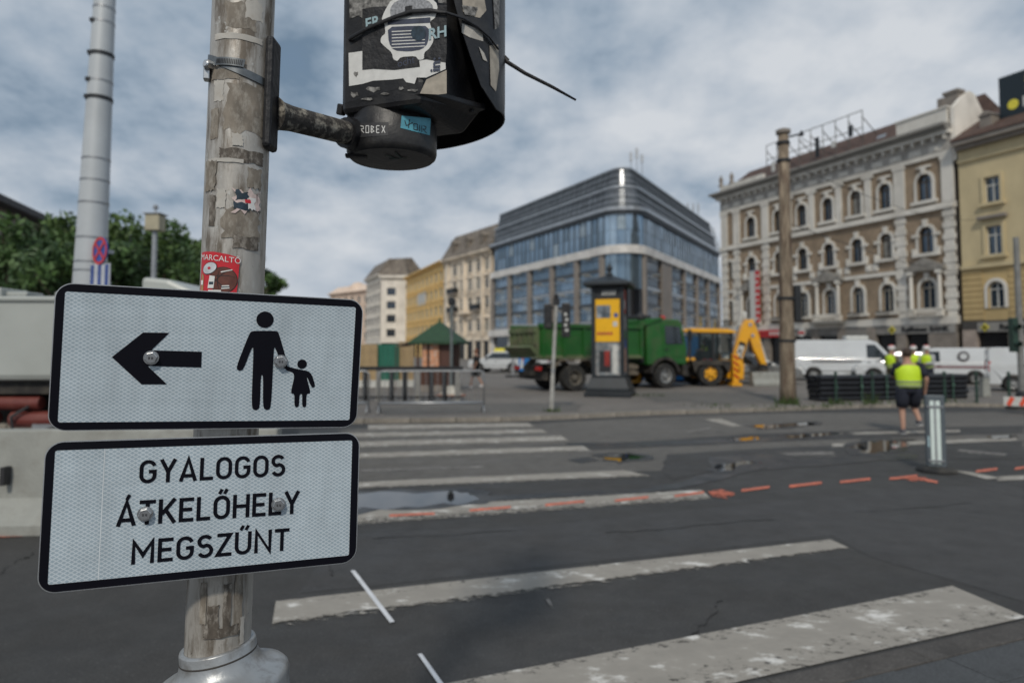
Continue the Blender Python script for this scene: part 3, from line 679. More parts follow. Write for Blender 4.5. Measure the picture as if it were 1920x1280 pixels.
# curved hood
vs, fs = [], []; NT, NZ, sr, sc0 = 40, 14, .198, Vector((.075,.135))
for j in range(NZ+1):
    f = j/NZ; z = .118 + 1.03*f
    th0 = -8 - 44*min(1, (z-.118)/.28)**.6
    for i in range(NT+1):
        th = R(th0 + (205-th0)*i/NT)
        for rr in (sr, sr-.004): vs.append((sc0.x+rr*math.cos(th), sc0.y+rr*math.sin(th), z + (.03*math.cos(th-R(20)) if j == 0 else 0)))
W2 = (NT+1)*2
for j in range(NZ):
    for i in range(NT):
        a = j*W2+i*2; b = a+2; c = a+W2; d_ = c+2
        fs += [(a,b,d_,c), (a+1,c+1,d_+1,b+1)]
for i in range(NT): a = i*2; fs.append((a,a+1,a+3,a+2))
for j in range(NZ): a = j*W2; fs.append((a,a+W2,a+W2+1,a+1)); a += NT*2; fs.append((a,a+1,a+W2+1,a+W2))
obj('hood', MB().add(vs, fs), BLKP, head, auto=40)
# arm and rubber pad
p0, p1 = D(512,214,1.575), D(660,252,1.80)
am = MB().tube([L(p0), L(p0.lerp(p1,.07)), L(p0.lerp(p1,.2)), L(p1)], [.042,.034,.0305,.0305], 24)
obj('arm', am, LICH, head, smooth=False, auto=40)
obj('arm_socket', MB().tube([L(p0.lerp(p1,.90)), L(p0.lerp(p1,1.15))], [.040,.046], 24), BLKP, head, auto=40)
obj('socket_lug', MB().obox(L(D(640,206,1.83)), (.02,.02,.03), (.2,.3,0)), BLKP, head, bevel=.004)
pad = MB()
for zz0, zz1 in ((2.185,2.445),): 
    c0 = post_at(2.31)+Vector((PR+.006,-.004,0)); pad.obox(L(c0), (.020,.060,zz1-zz0), (0,R(1),R(20)))
obj('rubber_pad', pad, RUB, head, bevel=.009)
# zip tie
obj('zip_tie_tail', MB().tube([L(D(936,92,1.985)), L(D(950,116,1.97)), L(D(985,138,1.97)), L(D(1035,163,1.98)), L(D(1080,188,1.99))], [.007,.0062,.0055,.0048,.003], 8, flat=.4), RUB, head, smooth=True)
obj('zip_tie_lock', MB().obox(Vector((hi @ D(768,22,1.727))), (.022,.014,.026), (0,0,0)), RUB, head, bevel=.003)
# stickers on the housing front (face at y = -0.122)
def face_pt(px, py, yy=-.122):
    o_ = hi @ O; d_ = hi.to_3x3() @ ray(px, py); t = (yy-o_.y)/d_.y; p = o_+d_*t; return p.x, p.z
def fsticker(name, px, mat, off, inner=None, parent=head, sm=0):
    pl = [face_pt(*p) for p in px]
    if sm: pl = smooth_poly(pl, sm)
    ip = [face_pt(*p) for p in inner] if inner else None
    return decal(name, pl, mat, parent, .122+off, ip)
POST_B = mk('poster_black', (.018,.018,.02), .6, var=.5, scale=30, bump=.6, bscale=45)
NEWS = mk('sticker_printed', (.30,.31,.33), .6, var=.45, scale=160)
BLUE = mk('sticker_cyan', (.10,.36,.46), .5, var=.12, scale=60)
INK = mk('sticker_ink', (.055,.065,.10), .5, var=.3, scale=50)
GRIT = mk('sticker_grit', (.22,.215,.205), .75, var=.7, scale=85, dirt=(.02,.02,.02), dscale=60, damt=.9)
BEIGE = mk('sticker_beige', (.40,.36,.30), .8, var=.2, scale=40)
fsticker('sticker', [(654,-60),(742,-60),(738,12),(720,28),(690,40),(672,30),(656,36)], GRIT, .0010)
fsticker('sticker', [(654,100),(690,95),(835,92),(836,130),(800,146),(770,146),(735,150),(700,152),(680,158),(655,162)], WHT, .0012)
fsticker('poster', [(680,18),(700,14),(838,10),(838,100),(836,118),(800,112),(760,118),(700,130),(680,132)], POST_B, .0018)
fsticker('sticker', [(820,-60),(838,-60),(838,8),(822,6)], GRIT, .0020)
pot = fsticker('white_cutout', [(722,22),(735,0),(770,-8),(808,-4),(822,10),(818,34),(806,42),(812,62),(814,78),(806,92),(796,100),(796,112),(786,114),(780,106),(752,108),(746,116),(738,112),(736,100),(722,88),(714,80),(716,70),(724,64),(722,46),(716,38)], WHT, .0026, sm=1)
fsticker('pot_body', [(728,52),(770,50),(806,50),(804,82),(792,94),(768,98),(740,96),(730,82)], INK, .0032, parent=pot, sm=1)
fsticker('pot_lid', [(732,18),(742,4),(772,-4),(804,2),(814,14),(810,28),(770,32),(734,34)], NEWS, .0032, parent=pot, sm=1)
fsticker('pot_rim', [(728,40),(808,34),(808,44),(728,48)], INK, .0034, parent=pot)
for q in range(6): fsticker('pot_line', [(736,60+q*6),(798,57+q*6),(798,58.6+q*6),(736,61.8+q*6)], WHT, .0038, parent=pot)
fsticker('pot_patch', [(x*14+786, y*14+64) for x, y in disc((0,0),1,18)], NAVY, .0042, parent=pot)
def face_text(body, size, mat, px, py, off, rot=0, parent=head, yy=-.122, bold=0):
    me = text_mesh(body, size, mat, bold=bold); x, z = face_pt(px, py, yy); c, s = math.cos(rot), math.sin(rot)
    for v in me.vertices: a, b = v.co.x, v.co.y; v.co = (x+a*c-b*s, yy-off, z+a*s+b*c)
    return obj('lettering', me, None, parent)
PALE = mk('sticker_pale_blue', (.35,.48,.52), .5)
face_text('ER', .040, PALE, 699, 44, .0024, .08, bold=.001); face_text('RH', .040, PALE, 822, 64, .0048, .02, bold=.001)
face_text('ocht', .028, INK, 762, 117, .0024, .10)
face_text('in:', .040, INK, 818, 122, .0036, R(88), bold=.001)
fsticker('sticker', [(700,114),(786,108),(788,126),(740,132),(702,130)], POST_B, .0020)
fsticker('torn_paper', [(800,150),(838,132),(838,176),(822,178),(788,176)], BEIGE, .0016)
fsticker('torn_paper', [(755,145),(782,146),(778,158),(762,155)], WHT, .0018)
for i, (x, y, w, h) in enumerate([(700,168,26,10),(664,178,14,10),(752,166,10,6),(722,176,16,5),(690,186,22,5),(776,170,20,5),(668,140,8,10)]):
    fsticker('paper_speck', [(x+w*(.5*math.cos(t)+.12*math.sin(7*t+i)), y+h*(.5*math.sin(t)+.15*math.cos(5*t))) for t in [k*.7 for k in range(9)]], GRIT, .0010+.0001*i)
# stickers on the round cap
def cap_pt(px, py, r=.1246):
    o_ = hi @ O; d_ = hi.to_3x3() @ ray(px, py); a = d_.x**2+d_.y**2; b = 2*(o_.x*d_.x+o_.y*d_.y); c = o_.x**2+o_.y**2-r*r
    t = (-b-math.sqrt(max(0,b*b-4*a*c)))/(2*a); return o_+d_*t
def cap_patch(name, px, mat, r, n=8):
    vs = []
    for i in range(n+1):
        for j in range(2):
            a = Vector(px[0]).lerp(Vector(px[1]), i/n); b = Vector(px[3]).lerp(Vector(px[2]), i/n); vs.append(cap_pt(*(a if j == 0 else b), r))
    return obj(name, MB().add(vs, [(2*i,2*i+1,2*i+3,2*i+2) for i in range(n)]), mat, head)
cap_patch('label_strip', [(669,231),(728,229),(728,254),(669,258)], mk('sticker_charcoal',(.035,.035,.038),.5,var=.2,scale=60), .1250)
cap_patch('blue_sticker', [(753,217),(808,222),(806,254),(751,240)], BLUE, .1251)
def cap_strokes(name, lines, mat, r, w):
    mb = MB()
    for i, ln in enumerate(lines):
        pts = [cap_pt(*p, r) for p in ln]
        for a, b in zip(pts, pts[1:]):
            d_ = (b-a); s = d_.cross(Vector((-a.x,-a.y,0))).normalized()*w; mb.add([a-s,b-s,b+s,a+s], [(0,1,2,3)])
    return obj(name, mb, mat, head)
RB = {'R':[[(0,1),(0,0),(.6,.1),(.6,.45),(0,.5),(.7,1)]], 'O':[[(0,0),(0,1),(.6,1),(.6,0),(0,0)]], 'B':[[(0,0),(0,1),(.6,.8),(.1,.5),(.55,.2),(0,0)]], 'E':[[(.6,0),(0,0),(0,1),(.6,1)],[(0,.5),(.5,.5)]], 'X':[[(0,0),(.65,1)],[(.65,0),(0,1)]]}
ls = []
for i, ch in enumerate('ROBEX'):
    for st in RB[ch]: ls.append([(676+i*10+p[0]*9, 236+p[1]*13) for p in st])
cap_strokes('handwriting', ls, WHT, .1256, .0011)
cap_strokes('handwriting', [[(759,226),(762,236),(774,230)],[(768,224),(766,240)],[(776,232),(776,243),(783,244),(783,233),(776,232)],[(787,234),(787,246)],[(791,235),(791,248)],[(794,236),(799,238),(798,243),(793,242),(800,250)]], LNE, .1257, .0012)
# torn paper on the hood
def hood_pt(px, py, r=.1992):
    o_ = (hi @ O)-Vector((sc0.x,sc0.y,0)); d_ = hi.to_3x3() @ ray(px, py); a = d_.x**2+d_.y**2; b = 2*(o_.x*d_.x+o_.y*d_.y); c = o_.x**2+o_.y**2-r*r
    t = (-b-math.sqrt(max(0,b*b-4*a*c)))/(2*a); p = o_+d_*t; return p+Vector((sc0.x,sc0.y,0))
for i, (px, m) in enumerate([([(866,-20),(905,-20),(912,20),(900,34),(880,30),(868,22)], BEIGE), ([(866,44),(890,52),(905,62),(906,78),(880,70),(866,62)], PAPER), ([(918,86),(934,84),(936,130),(930,172),(920,160)], BEIGE), ([(898,88),(908,100),(914,116),(906,112)], PAPER), ([(924,-20),(937,-20),(936,50),(928,56)], GRIT), ([(866,10),(896,14),(890,30),(872,28)], GRIT)]):
    c = Vector((sum(p[0] for p in px)/len(px), sum(p[1] for p in px)/len(px))); vs = [hood_pt(*c, .1992+.0003*i)]+[hood_pt(*p, .1992+.0003*i) for p in px]
    n = len(px); obj('torn_paper', MB().add(vs, [(0,k+1,(k+1)%n+1) for k in range(n)]), m, head)
fl = [D(920,80,1.96),D(948,104,1.97),D(956,112,1.98),D(940,122,1.99),D(930,130,1.99)]
obj('paper_flap', MB().add([L(p) for p in fl], [(0,1,2,3,4)]), BEIGE, head)
def on_face(px, py):
    x, z = face_pt(px, py, -.131); return Vector((x, -.131, z))
zt = [L(D(668,112,2.0)), L(D(652,98,1.93)), L(D(649,84,1.85))] + [on_face(*p) for p in ((656,72),(690,53),(735,34),(770,22),(805,20),(836,24))] + [hood_pt(*p, .206) for p in ((868,34),(895,50),(918,70),(934,92))]
tie = obj('zip_tie', MB().tube(zt, .0062, 8, flat=.5), RUB, head, smooth=True)
# ================================================================ buildings
def stucco(name, c, var=.12, dirt=None, damt=.4): return mk(name, c, .85, var=var, scale=.6, bump=.2, bscale=25, dirt=dirt, dscale=.5, damt=damt, stretch=(1,1,.6))
CREAM = stucco('cream_stucco', (.80,.69,.55), dirt=(.30,.26,.21)); WHITEST = stucco('white_stone_trim', (.66,.63,.57), dirt=(.40,.37,.32), damt=.55)
OCHRE = stucco('ochre_stucco', (.80,.55,.22), dirt=(.66,.46,.2)); YELL = stucco('pale_yellow_stucco', (.58,.48,.29), dirt=(.45,.37,.22)); YELL2 = stucco('deep_yellow_stucco', (.50,.37,.18), dirt=(.38,.28,.14))
PALEW = stucco('pale_stucco', (.80,.75,.67), dirt=(.34,.31,.27)); PINK = stucco('pinkish_stucco', (.74,.58,.46), dirt=(.36,.28,.23)); GREYB = stucco('grey_stucco', (.27,.24,.21), dirt=(.16,.14,.12))
ROOFT = mk('brown_roof_tile', (.085,.05,.038), .8, var=.3, scale=2, bump=.4, bscale=12); ROOFG = mk('weathered_grey_roof', (.16,.135,.11), .8, var=.35, scale=1.2, dirt=(.30,.26,.21), dscale=.7, damt=.6); SLATE = mk('slate_dark', (.05,.05,.055), .7, var=.3, scale=2)
GLASSD = mk('window_glass_dark', (.07,.10,.135), .07, .55, var=.5, scale=.4, spec=.9); WFRAME = mk('window_frame_paint', (.42,.38,.31), .6, var=.15); WFD = mk('window_frame_dark', (.10,.075,.05), .6)
CURT = mk('curtained_glass', (.23,.23,.21), .15, var=.4, scale=1.5, spec=.8)
SHOP = mk('shop_front_dark', (.010,.010,.011), .25, var=.4, scale=.5, spec=.4); STONEB = mk('shop_stone', (.24,.21,.18), .7, var=.2, scale=1.5, dirt=(.15,.13,.11), dscale=1)
METALD = mk('dark_metal', (.035,.037,.04), .5, .5, .2, 5); METALL = mk('light_metal', (.45,.46,.47), .4, .8, .1, 5)
def brickmat():
    m, n, l, b = nt('brown_brick'); t = n.new('ShaderNodeTexCoord'); mp = n.new('ShaderNodeMapping'); mp.inputs['Rotation'].default_value = (R(90),0,0); l.new(t.outputs['Object'], mp.inputs[0])
    br = n.new('ShaderNodeTexBrick'); br.inputs['Scale'].default_value = 2.2; br.inputs['Color1'].default_value = (.26,.195,.13,1); br.inputs['Color2'].default_value = (.32,.24,.165,1); br.inputs['Mortar'].default_value = (.22,.18,.14,1); br.inputs['Mortar Size'].default_value = .012
    l.new(mp.outputs[0], br.inputs['Vector'])
    no = n.new('ShaderNodeTexNoise'); no.inputs['Scale'].default_value = .7; no.inputs['Detail'].default_value = 6; l.new(t.outputs['Object'], no.inputs['Vector'])
    mr = n.new('ShaderNodeMapRange'); mr.inputs[1].default_value = .3; mr.inputs[2].default_value = .7; mr.inputs[3].default_value = .75; mr.inputs[4].default_value = 1.2; l.new(no.outputs['Fac'], mr.inputs[0])
    v = n.new('ShaderNodeVectorMath'); v.operation = 'SCALE'; l.new(br.outputs['Color'], v.inputs[0]); l.new(mr.outputs[0], v.inputs['Scale']); l.new(v.outputs[0], b.inputs['Base Color']); b.inputs['Roughness'].default_value = .9
    return m
BRICK = brickmat()
def archp(cx, z0, w, h, n=8):
    r = w/2; return [(cx-r,z0),(cx+r,z0)] + [(cx+r*math.cos(math.pi*k/n), z0+h-r+r*math.sin(math.pi*k/n)) for k in range(n+1)]
def rectp(cx, z0, w, h): return [(cx-w/2,z0),(cx+w/2,z0),(cx+w/2,z0+h),(cx-w/2,z0+h)]
def wall_holes(name, outer, holes, mat, parent, y=0., d=.3):
    pts = list(outer); mb = MB(); loops = [[Vector((x,z,0)) for x,z in outer]] + [[Vector((x,z,0)) for x,z in h] for h in holes]
    for h in holes: pts += h
    mb.v = [(x,y,z) for x,z in pts]
    for t in tessellate_polygon(loops): mb.f.append(tuple(t))
    o = len(outer)
    for h in holes:
        n = len(h); b = len(mb.v); mb.v += [(x,y+d,z) for x,z in h]
        for i in range(n): j = (i+1)%n; mb.f.append((o+i,o+j,b+j,b+i))
        o += n
    return obj(name, mb, mat, parent, fix=False)
_wcache = {}
def window(parent, kind, cx, z0, w, h, y=.22, fm=WFRAME, gm=GLASSD, sash=True):
    """frame with transom and mullion, its panes the sub-part"""
    key = (kind, w, h, fm.name, gm.name)
    if key not in _wcache:
        pl = archp(0,0,w,h) if kind == 'arch' else rectp(0,0,w,h); t = .09
        ip = archp(0,t,w-2*t,h-2*t) if kind == 'arch' else rectp(0,t,w-2*t,h-2*t)
        pts, tri = ring_poly(pl, ip); mb = MB(); mb.add([(x,-.04,z) for x,z in pts], [tuple(q) for q in tri])
        if sash:
            mb.box(-.05,.05,-.05,.02,t,h-t-.02); zz = h-w/2 if kind == 'arch' else h*.68; mb.box(-w/2+t,w/2-t,-.055,.02,zz-.05,zz+.05)
        _wcache[key] = (mb.mesh('window', fm, fix=False), MB().add([(x,0,z) for x,z in pl], [tuple(range(len(pl)))]).mesh('pane', gm, fix=False))
    a, b = _wcache[key]
    o = link('window', a, parent, (cx, y, z0)); link('pane', b, o, (0,.03,0), (rng.uniform(-.012,.012),0,rng.uniform(-.012,.012)))
    return o
def building(name, label, P, Q, cat='building'):
    d = Vector((Q[0]-P[0], Q[1]-P[1])); t = thing(name, label, cat, (P[0],P[1],PZ), math.atan2(d.y,d.x)); return t, d.length
def body(t, x0, x1, depth, H, mat, y0=.31):
    return obj('rear_walls', MB().box(x0,x1,y0,depth,0,H), mat, t)

# ---- brown brick building with white trim (the bank)
bk, BL = building('bank_building', 'brown brick palace with white stone trim and arched windows', (24.978,80), (35.848,55))
X0, X1 = -.4, 27.4
bays = [4.56,8.62,11.8,15.03,18.23,21.25,24.98]
holes = []
for i, x in enumerate(bays):
    w = 1.3 if i in (0,6) else 1.15
    holes += [archp(x,14.2,w,2.3), archp(x,9.75,w,2.25), archp(x,5.0,w,2.5)]
holes += [archp(1.1,9.9,.85,2.0), archp(1.1,5.1,.85,2.2)]
wall_holes('wall', [(X0,4.0),(X1,4.0),(X1,19.3),(X0,19.3)], holes, BRICK, bk)
body(bk, X0, X1, 11, 19.2, GREYB)
for i, x in enumerate(bays):
    w = 1.3 if i in (0,6) else 1.15
    for z0, h in ((14.2,2.3),(9.75,2.25),(5.0,2.5)): window(bk, 'arch', x, z0, w, h, fm=WFRAME if z0 < 9 else WFD, gm=GLASSD if rng.random() < .8 else CURT)
for z0, h in ((9.9,2.0),(5.1,2.2)): window(bk, 'arch', 1.1, z0, .85, h)
def surround(cx, z0, w, h, t, y, parent, kind='arch'):
    a = archp(cx, z0, w+2*t, h+t); b = archp(cx, z0, w, h)
    pts, tri = ring_poly(a, b[::1]); mb = MB(); n = len(a); mb.add([(x,y,z) for x,z in pts], [tuple(q) for q in tri])
    k = len(mb.v); mb.v += [(x,0,z) for x,z in a]
    for i in range(n): j = (i+1)%n; mb.f.append((i,j,k+j,k+i))
    return obj('window_surround', mb, WHITEST, parent, fix=False)
for i, x in enumerate(bays):
    w = 1.3 if i in (0,6) else 1.15
    for z0, h in ((14.2,2.3),(9.75,2.25),(5.0,2.5)):
        surround(x, z0, w, h, .26, -.12, bk); obj('sill', MB().box(x-w/2-.5,x+w/2+.5,-.3,-.002,z0-.28,z0-.003), WHITEST, bk)
        obj('keystone', MB().prism([(x-.14,z0+h-.05),(x+.14,z0+h-.05),(x+.24,z0+h+.6),(x-.24,z0+h+.6)], -.24, -.02), WHITEST, bk)
    for s in (-1,1):
        obj('jamb_block', MB().box(x+s*(w/2+.42)-.16, x+s*(w/2+.42)+.16, -.2, -.004, 9.5, 10.2), WHITEST, bk)
        obj('impost', MB().box(x+s*(w/2+.28)-.3, x+s*(w/2+.28)+.3, -.19, -.005, 11.15, 11.42), WHITEST, bk)
for z0, h in ((9.9,2.0),(5.1,2.2)): surround(1.1, z0, .85, h, .26, -.12, bk)
for x in (.25,2.3,6.75,10.15,13.1,16.35,19.57,22.7,27.0):
    big = x in (.25,2.3,6.75,22.7,27.0)
    obj('pilaster', MB().box(x-(.5 if big else .32), x+(.5 if big else .32), -.17, -.003, 13.75, 17.6).box(x-.6,x+.6,-.22,-.003,17.3,17.6), WHITEST, bk)
    if big:
        q = MB()
        for k in range(19): ww = .52 if k%2 else .40; q.box(x-ww, x+ww, -.18 if k%2 else -.13, -.003, 4.4+k*.48, 4.86+k*.48)
        obj('quoins', q, WHITEST, bk)
for z0, z1, dd, x_ in ((3.75,4.4,.28,0),(8.2,8.55,.16,0),(13.2,13.45,.30,.1),(13.45,13.72,.16,0),(17.62,17.95,.2,0),(19.3,19.62,.55,.3),(19.62,19.85,.85,.5),(19.85,20.1,1.15,.8)):
    obj('cornice' if z0 > 19 else 'string_course', MB().box(X0-x_, X1+.08, -dd, .3, z0, z1), WHITEST if z0 < 19.6 else mk('cornice_grey', (.24,.23,.21), .8), bk)
obj('frieze', MB().box(X0, X1, -.09, -.002, 17.952, 19.298), mk('frieze_grey', (.36,.34,.31), .85, var=.3, scale=.9), bk)
br_ = MB().box(-.09,.09,-.5,-.1,18.9,19.28).mesh('bracket', WHITEST)
for k in range(30): link('bracket', br_, bk, (X0+.5+k*.93, 0, 0))
gl_ = MB().box(-.55,.55,-.13,-.092,18.1,18.6).ball((0,-.13,18.35),.22,(1,.4,1),8,6).mesh('frieze_panel', WHITEST)
for k in range(15): link('frieze_panel', gl_, bk, (X0+1+k*1.82, 0, 0))
for x in bays:
    obj('garland', MB().ball((x,-.1,17.05),.30,(2.6,.5,.45),10,6), WHITEST, bk, smooth=True)
    for s in (-1,1): obj('rosette_panel', MB().box(x+s*1.15-.3,x+s*1.15+.3,-.1,-.003,8.75,9.4).box(x+s*1.15-.14,x+s*1.15+.14,-.16,-.1,8.93,9.22), WHITEST, bk) if x in bays[2:6] else None
for x in (4.56,15.03,24.98):
    obj('pediment', MB().prism([(x-1.75,8.25),(x+1.75,8.25),(x+1.75,8.5),(x,9.35),(x-1.75,8.5)], -.62, -.16), mk('pediment_stone', (.25,.235,.21), .85, var=.3, scale=2), bk)
    for s in (-1,1):
        obj('column', MB().frus((x+s*1.25,-.4,4.95),(x+s*1.25,-.4,8.0),.17,.14,12).box(x+s*1.25-.25,x+s*1.25+.25,-.62,-.16,7.95,8.24), WHITEST, bk)
        obj('column_foot', MB().box(x+s*1.25-.24,x+s*1.25+.24,-.64,-.16,4.42,4.94), WHITEST, bk)
for x in bays+[1.1]:
    w = 3.4 if x in (4.56,15.03,24.98) else 1.5
    ba = obj('balcony_rail', MB().box(x-w/2,x+w/2,-.72,-.64,4.98,5.08).box(x-w/2,x+w/2,-.72,-.64,4.42,4.48), METALD if w < 2 else WHITEST, bk)
    for k in range(int(w/.22)): obj('baluster', MB().box(x-w/2+.08+k*.22, x-w/2+.14+k*.22, -.70,-.66,4.48,4.98), METALD if w < 2 else WHITEST, ba)
obj('balcony_slab', MB().box(13.2,16.9,-.95,-.3,4.1,4.4), mk('slab_stone', (.2,.19,.17), .8), bk)
# parapet ends, roof, gable wall
obj('parapet', MB().box(22.7,27.2,-.25,.15,20.1,21.45).box(22.6,27.3,-.35,.25,21.45,21.6), WHITEST, bk); obj('parapet', MB().box(-.2,6.7,-.25,.15,20.1,20.9), WHITEST, bk)
obj('roof', MB().prism([(-.6,20.1),(.0,20.1),(4.5,23.3),(11,20.1)], X0, X1, 'yz'), ROOFT, bk)
obj('gable_wall', MB().prism([(-.1,17),(-.1,21.4),(.9,22.3),(1.9,23.0),(2.6,22.8),(3.6,21.4),(3.7,17)], 27.42, 27.75, 'yz'), PALEW, bk)
obj('chimney', MB().box(26.3,27.4,.9,1.7,21,22.9).box(26.2,27.5,.8,1.8,22.9,23.15), STONEB, bk); obj('chimney', MB().box(24.8,25.3,2.2,2.9,21,23.3), STONEB, bk)
for x, z in ((-.2,20.9),(1.6,20.9)): obj('statue', MB().lathe([(.3,0),(.32,.2),(.2,.3),(.22,.7),(.28,.95),(.12,1.1),(.14,1.25),(.02,1.4)], (x,-.05,z), 10), STONEB, bk, smooth=True)
ds = MB()
for k in range(4): ds.box(17.2+k*.001,17.2+.6+k*.001,1.4,1.5,21.2,21.5)
obj('skylight', MB().obox((19.6,1.9,21.5),(.9,.1,.5),(R(-40),0,0)), METALL, bk)
# ground floor: piers, dark shop fronts, lettering
for i, x in enumerate((-.1,3.2,6.75,10.2,13.3,16.4,19.6,22.5,26.2)):
    obj('shop_pier', MB().box(x-.45 if i < 8 else x-1.2, x+.45 if i < 8 else x+1.2, -.25, .3, 0, 3.75), STONEB, bk)
obj('shop_front', MB().box(X0,X1,.1,.28,0,3.3), SHOP, bk)
obj('fascia', MB().box(X0,X1,-.22,.26,3.0,3.74), mk('fascia_grey', (.20,.19,.175), .7, var=.2, scale=1), bk)
LETB = mk('black_letters', (.006,.006,.007), .4); YEL = mk('logo_yellow', (.75,.65,.06), .5); WHP = mk('white_plate', (.55,.55,.52), .6)
REDP = mk('red_plate', (.50,.02,.025), .5, var=.1)
def letter_sign(parent, body_, size, x, y, z, mat, nm='lettering', rot=0, bold=0.):
    me = text_mesh(body_, size, mat, depth=.02, bold=bold); return obj(nm, me, None, parent, loc=(x,y,z), rot=(R(90), rot, 0))
sg = thing('bank_sign', 'long black letter sign with yellow emblem above the bank shop front', 'sign', bk.matrix_basis @ Vector((24,-.3,3.35)), bk.rotation_euler.z)
obj('plate', MB().box(-2.7,3.3,0,.06,-.32,.36), mk('sign_plate_grey', (.30,.29,.27), .7), sg)
letter_sign(sg, 'Raiffeisen BANK', .62, .75, -.03, .02, LETB, bold=.012); em = obj('emblem', MB().obox((-2.25,-.02,.02),(.5,.05,.5),(0,R(45),0)), YEL, sg)
for s in (-1,1): obj('emblem_bar', MB().obox((-2.25,-.06,.02),(.5,.04,.08),(0,R(45*s),0)), LETB, em)
wr = thing('banner', 'tall white and red banner hanging on the brick facade near the glass building', 'banner', bk.matrix_basis @ Vector((6.2,-1.1,4.6)), bk.rotation_euler.z)
obj('cloth', MB().box(-.9,-.05,0,.04,0,5.6), WHP, wr); obj('red_half', MB().box(-.05,.6,0,.04,0,5.6), REDP, wr); obj('pole', MB().box(-1,.7,-.02,.06,5.6,5.68), METALL, wr)
[obj('print_block', MB().box(-.02+.08*(k%2),.42+.1*(k%3),-.012,-.001,.3+k*.66,.52+k*.66), WHP, wr) for k in range(8)]
rs = thing('red_shop_sign', 'red shop fascia sign beside the rusty pole', 'sign', bk.matrix_basis @ Vector((6.9,-.5,3.0)), bk.rotation_euler.z)
obj('plate', MB().box(-2.2,2.2,0,.2,0,.75), REDP, rs); [obj('print_block', MB().box(-1.9+k*.5,-1.6+k*.5,-.02,-.001,.2,.55), mk('red_print_dark',(.25,.02,.02),.5) if k < 5 else WHP, rs) for k in range(8)]
rb = thing('round_shop_sign', 'round white and red shop sign projecting from the brick facade', 'sign', bk.matrix_basis @ Vector((12.3,-1.0,3.35)), bk.rotation_euler.z)
obj('disc', MB().lathe([(.42,0),(.42,.1)], n=24, axis='y'), WHP, rb); obj('red_band', MB().box(-.36,.36,-.03,-.001,-.12,.12), REDP, rb); obj('bracket', MB().box(-.04,.04,.1,1.0,-.04,.04), METALD, rb)
# flagpole-like staffs in front of the facade
for x in (4.2,5.2):
    f = thing('flag_staff', 'thin white flag staff before the brick facade, %s of two' % ('left' if x < 5 else 'right'), 'flagpole', bk.matrix_basis @ Vector((x,-2.4,0)), 0, 'flag staffs by the bank'); obj('staff', MB().frus((0,0,0),(0,0,8.6+x*.1),.06,.04,8), WHP, f); obj('finial', MB().ball((0,0,8.65+x*.1),.09), METALL, f); obj('foot', MB().lathe([(.2,0),(.2,.05),(.08,.1)], n=12), METALL, f)
# roof sign framework
rf = thing('rooftop_frame', 'empty steel lattice frame of a sign on the brick building roof', 'roof frame', bk.matrix_basis @ Vector((0,1.2,0)), bk.rotation_euler.z)
m_ = MB()
RFM = mk('rusted_frame_steel', (.13,.12,.11), .7, .3); obj('rail', MB().box(5.8,18.2,0,.06,24.35,24.42), RFM, rf); obj('rail', MB().box(5.8,18.2,0,.06,22.7,22.77), RFM, rf)
for k in range(9):
    x = 5.8+k*1.54; obj('upright', MB().box(x,x+.06,0,.06,20.7,24.4).tube([(x,.03,23.8),(x+.03,2.4,22.0)], .05, 5), RFM, rf)
for k in range(6): obj('panel_stub', MB().box(6.6+k*2.0,7.1+k*2.0,-.06,-.01,21.2+(k%3)*.5,22.3+(k%2)*1.0), METALD if k%2 else WHP, rf)

# ---- pale yellow building on the right
yb, YL = building('yellow_corner_building', 'pale yellow plaster building with rusticated base beyond the bank', (24.978+.399*27.85,80-.917*27.85), (24.978+.399*44,80-.917*44))
yh = []
for x in (2.55,6.6,10.6):
    yh += [rectp(x,13.0,1.15,2.0), rectp(x,8.95,1.15,2.25), archp(x,4.85,1.2,2.05)]
wall_holes('wall', [(0,8.1),(16,8.1),(16,17.6),(0,17.6)], [h for h in yh if h[0][1] > 8], YELL, yb)
wall_holes('base_wall', [(0,3.9),(16,3.9),(16,8.1),(0,8.1)], [h for h in yh if h[0][1] < 8], YELL2, yb)
body(yb, 0, 16, 11, 17.5, YELL)
for x in (2.55,6.6,10.6):
    window(yb, 'rect', x, 13.0, 1.15, 2.0, fm=WHP, gm=GLASSD); window(yb, 'rect', x, 8.95, 1.15, 2.25, fm=WHP); window(yb, 'arch', x, 4.85, 1.2, 2.05, fm=WHP)
    for z0, hh_ in ((13.0,2.0),(8.95,2.25)):
        obj('sill', MB().box(x-.95,x+.95,-.28,-.003,z0-.25,z0-.003), YELL, yb); obj('architrave', MB().box(x-.8,x-.58,-.12,-.003,z0,z0+hh_+.2).box(x+.58,x+.8,-.12,-.003,z0,z0+hh_+.2).box(x-.58,x+.58,-.12,-.003,z0+hh_,z0+hh_+.2), YELL, yb)
    obj('hood_mould', MB().box(x-1.05,x+1.05,-.4,-.003,11.75,12.0), GREYB, yb)
    surround(x, 4.85, 1.2, 2.05, .25, -.1, yb)
gr = MB()
for k in range(9):
    a = [0]; 
    for x in (2.55,6.6,10.6): a += [x-.95,x+.95]
    a.append(16); z = 4.0+k*.45
    for i in range(0, len(a), 2): obj('stone_course', MB().box(a[i], a[i+1], -.07, -.003, z, z+.38), YELL2, yb)
for z0, z1, dd in ((8.0,8.3,.25),(16.6,16.85,.2),(17.6,17.9,.5),(17.9,18.25,.9)): obj('cornice' if z0 > 17 else 'string_course', MB().box(0.02,16,-dd,.3,z0,z1), YELL if z0 < 17 else GREYB, yb)
obj('roof', MB().prism([(-1,18.25),(-.95,18.4),(5,21.8),(11,18.25)], 0, 16, 'yz'), ROOFT, yb)
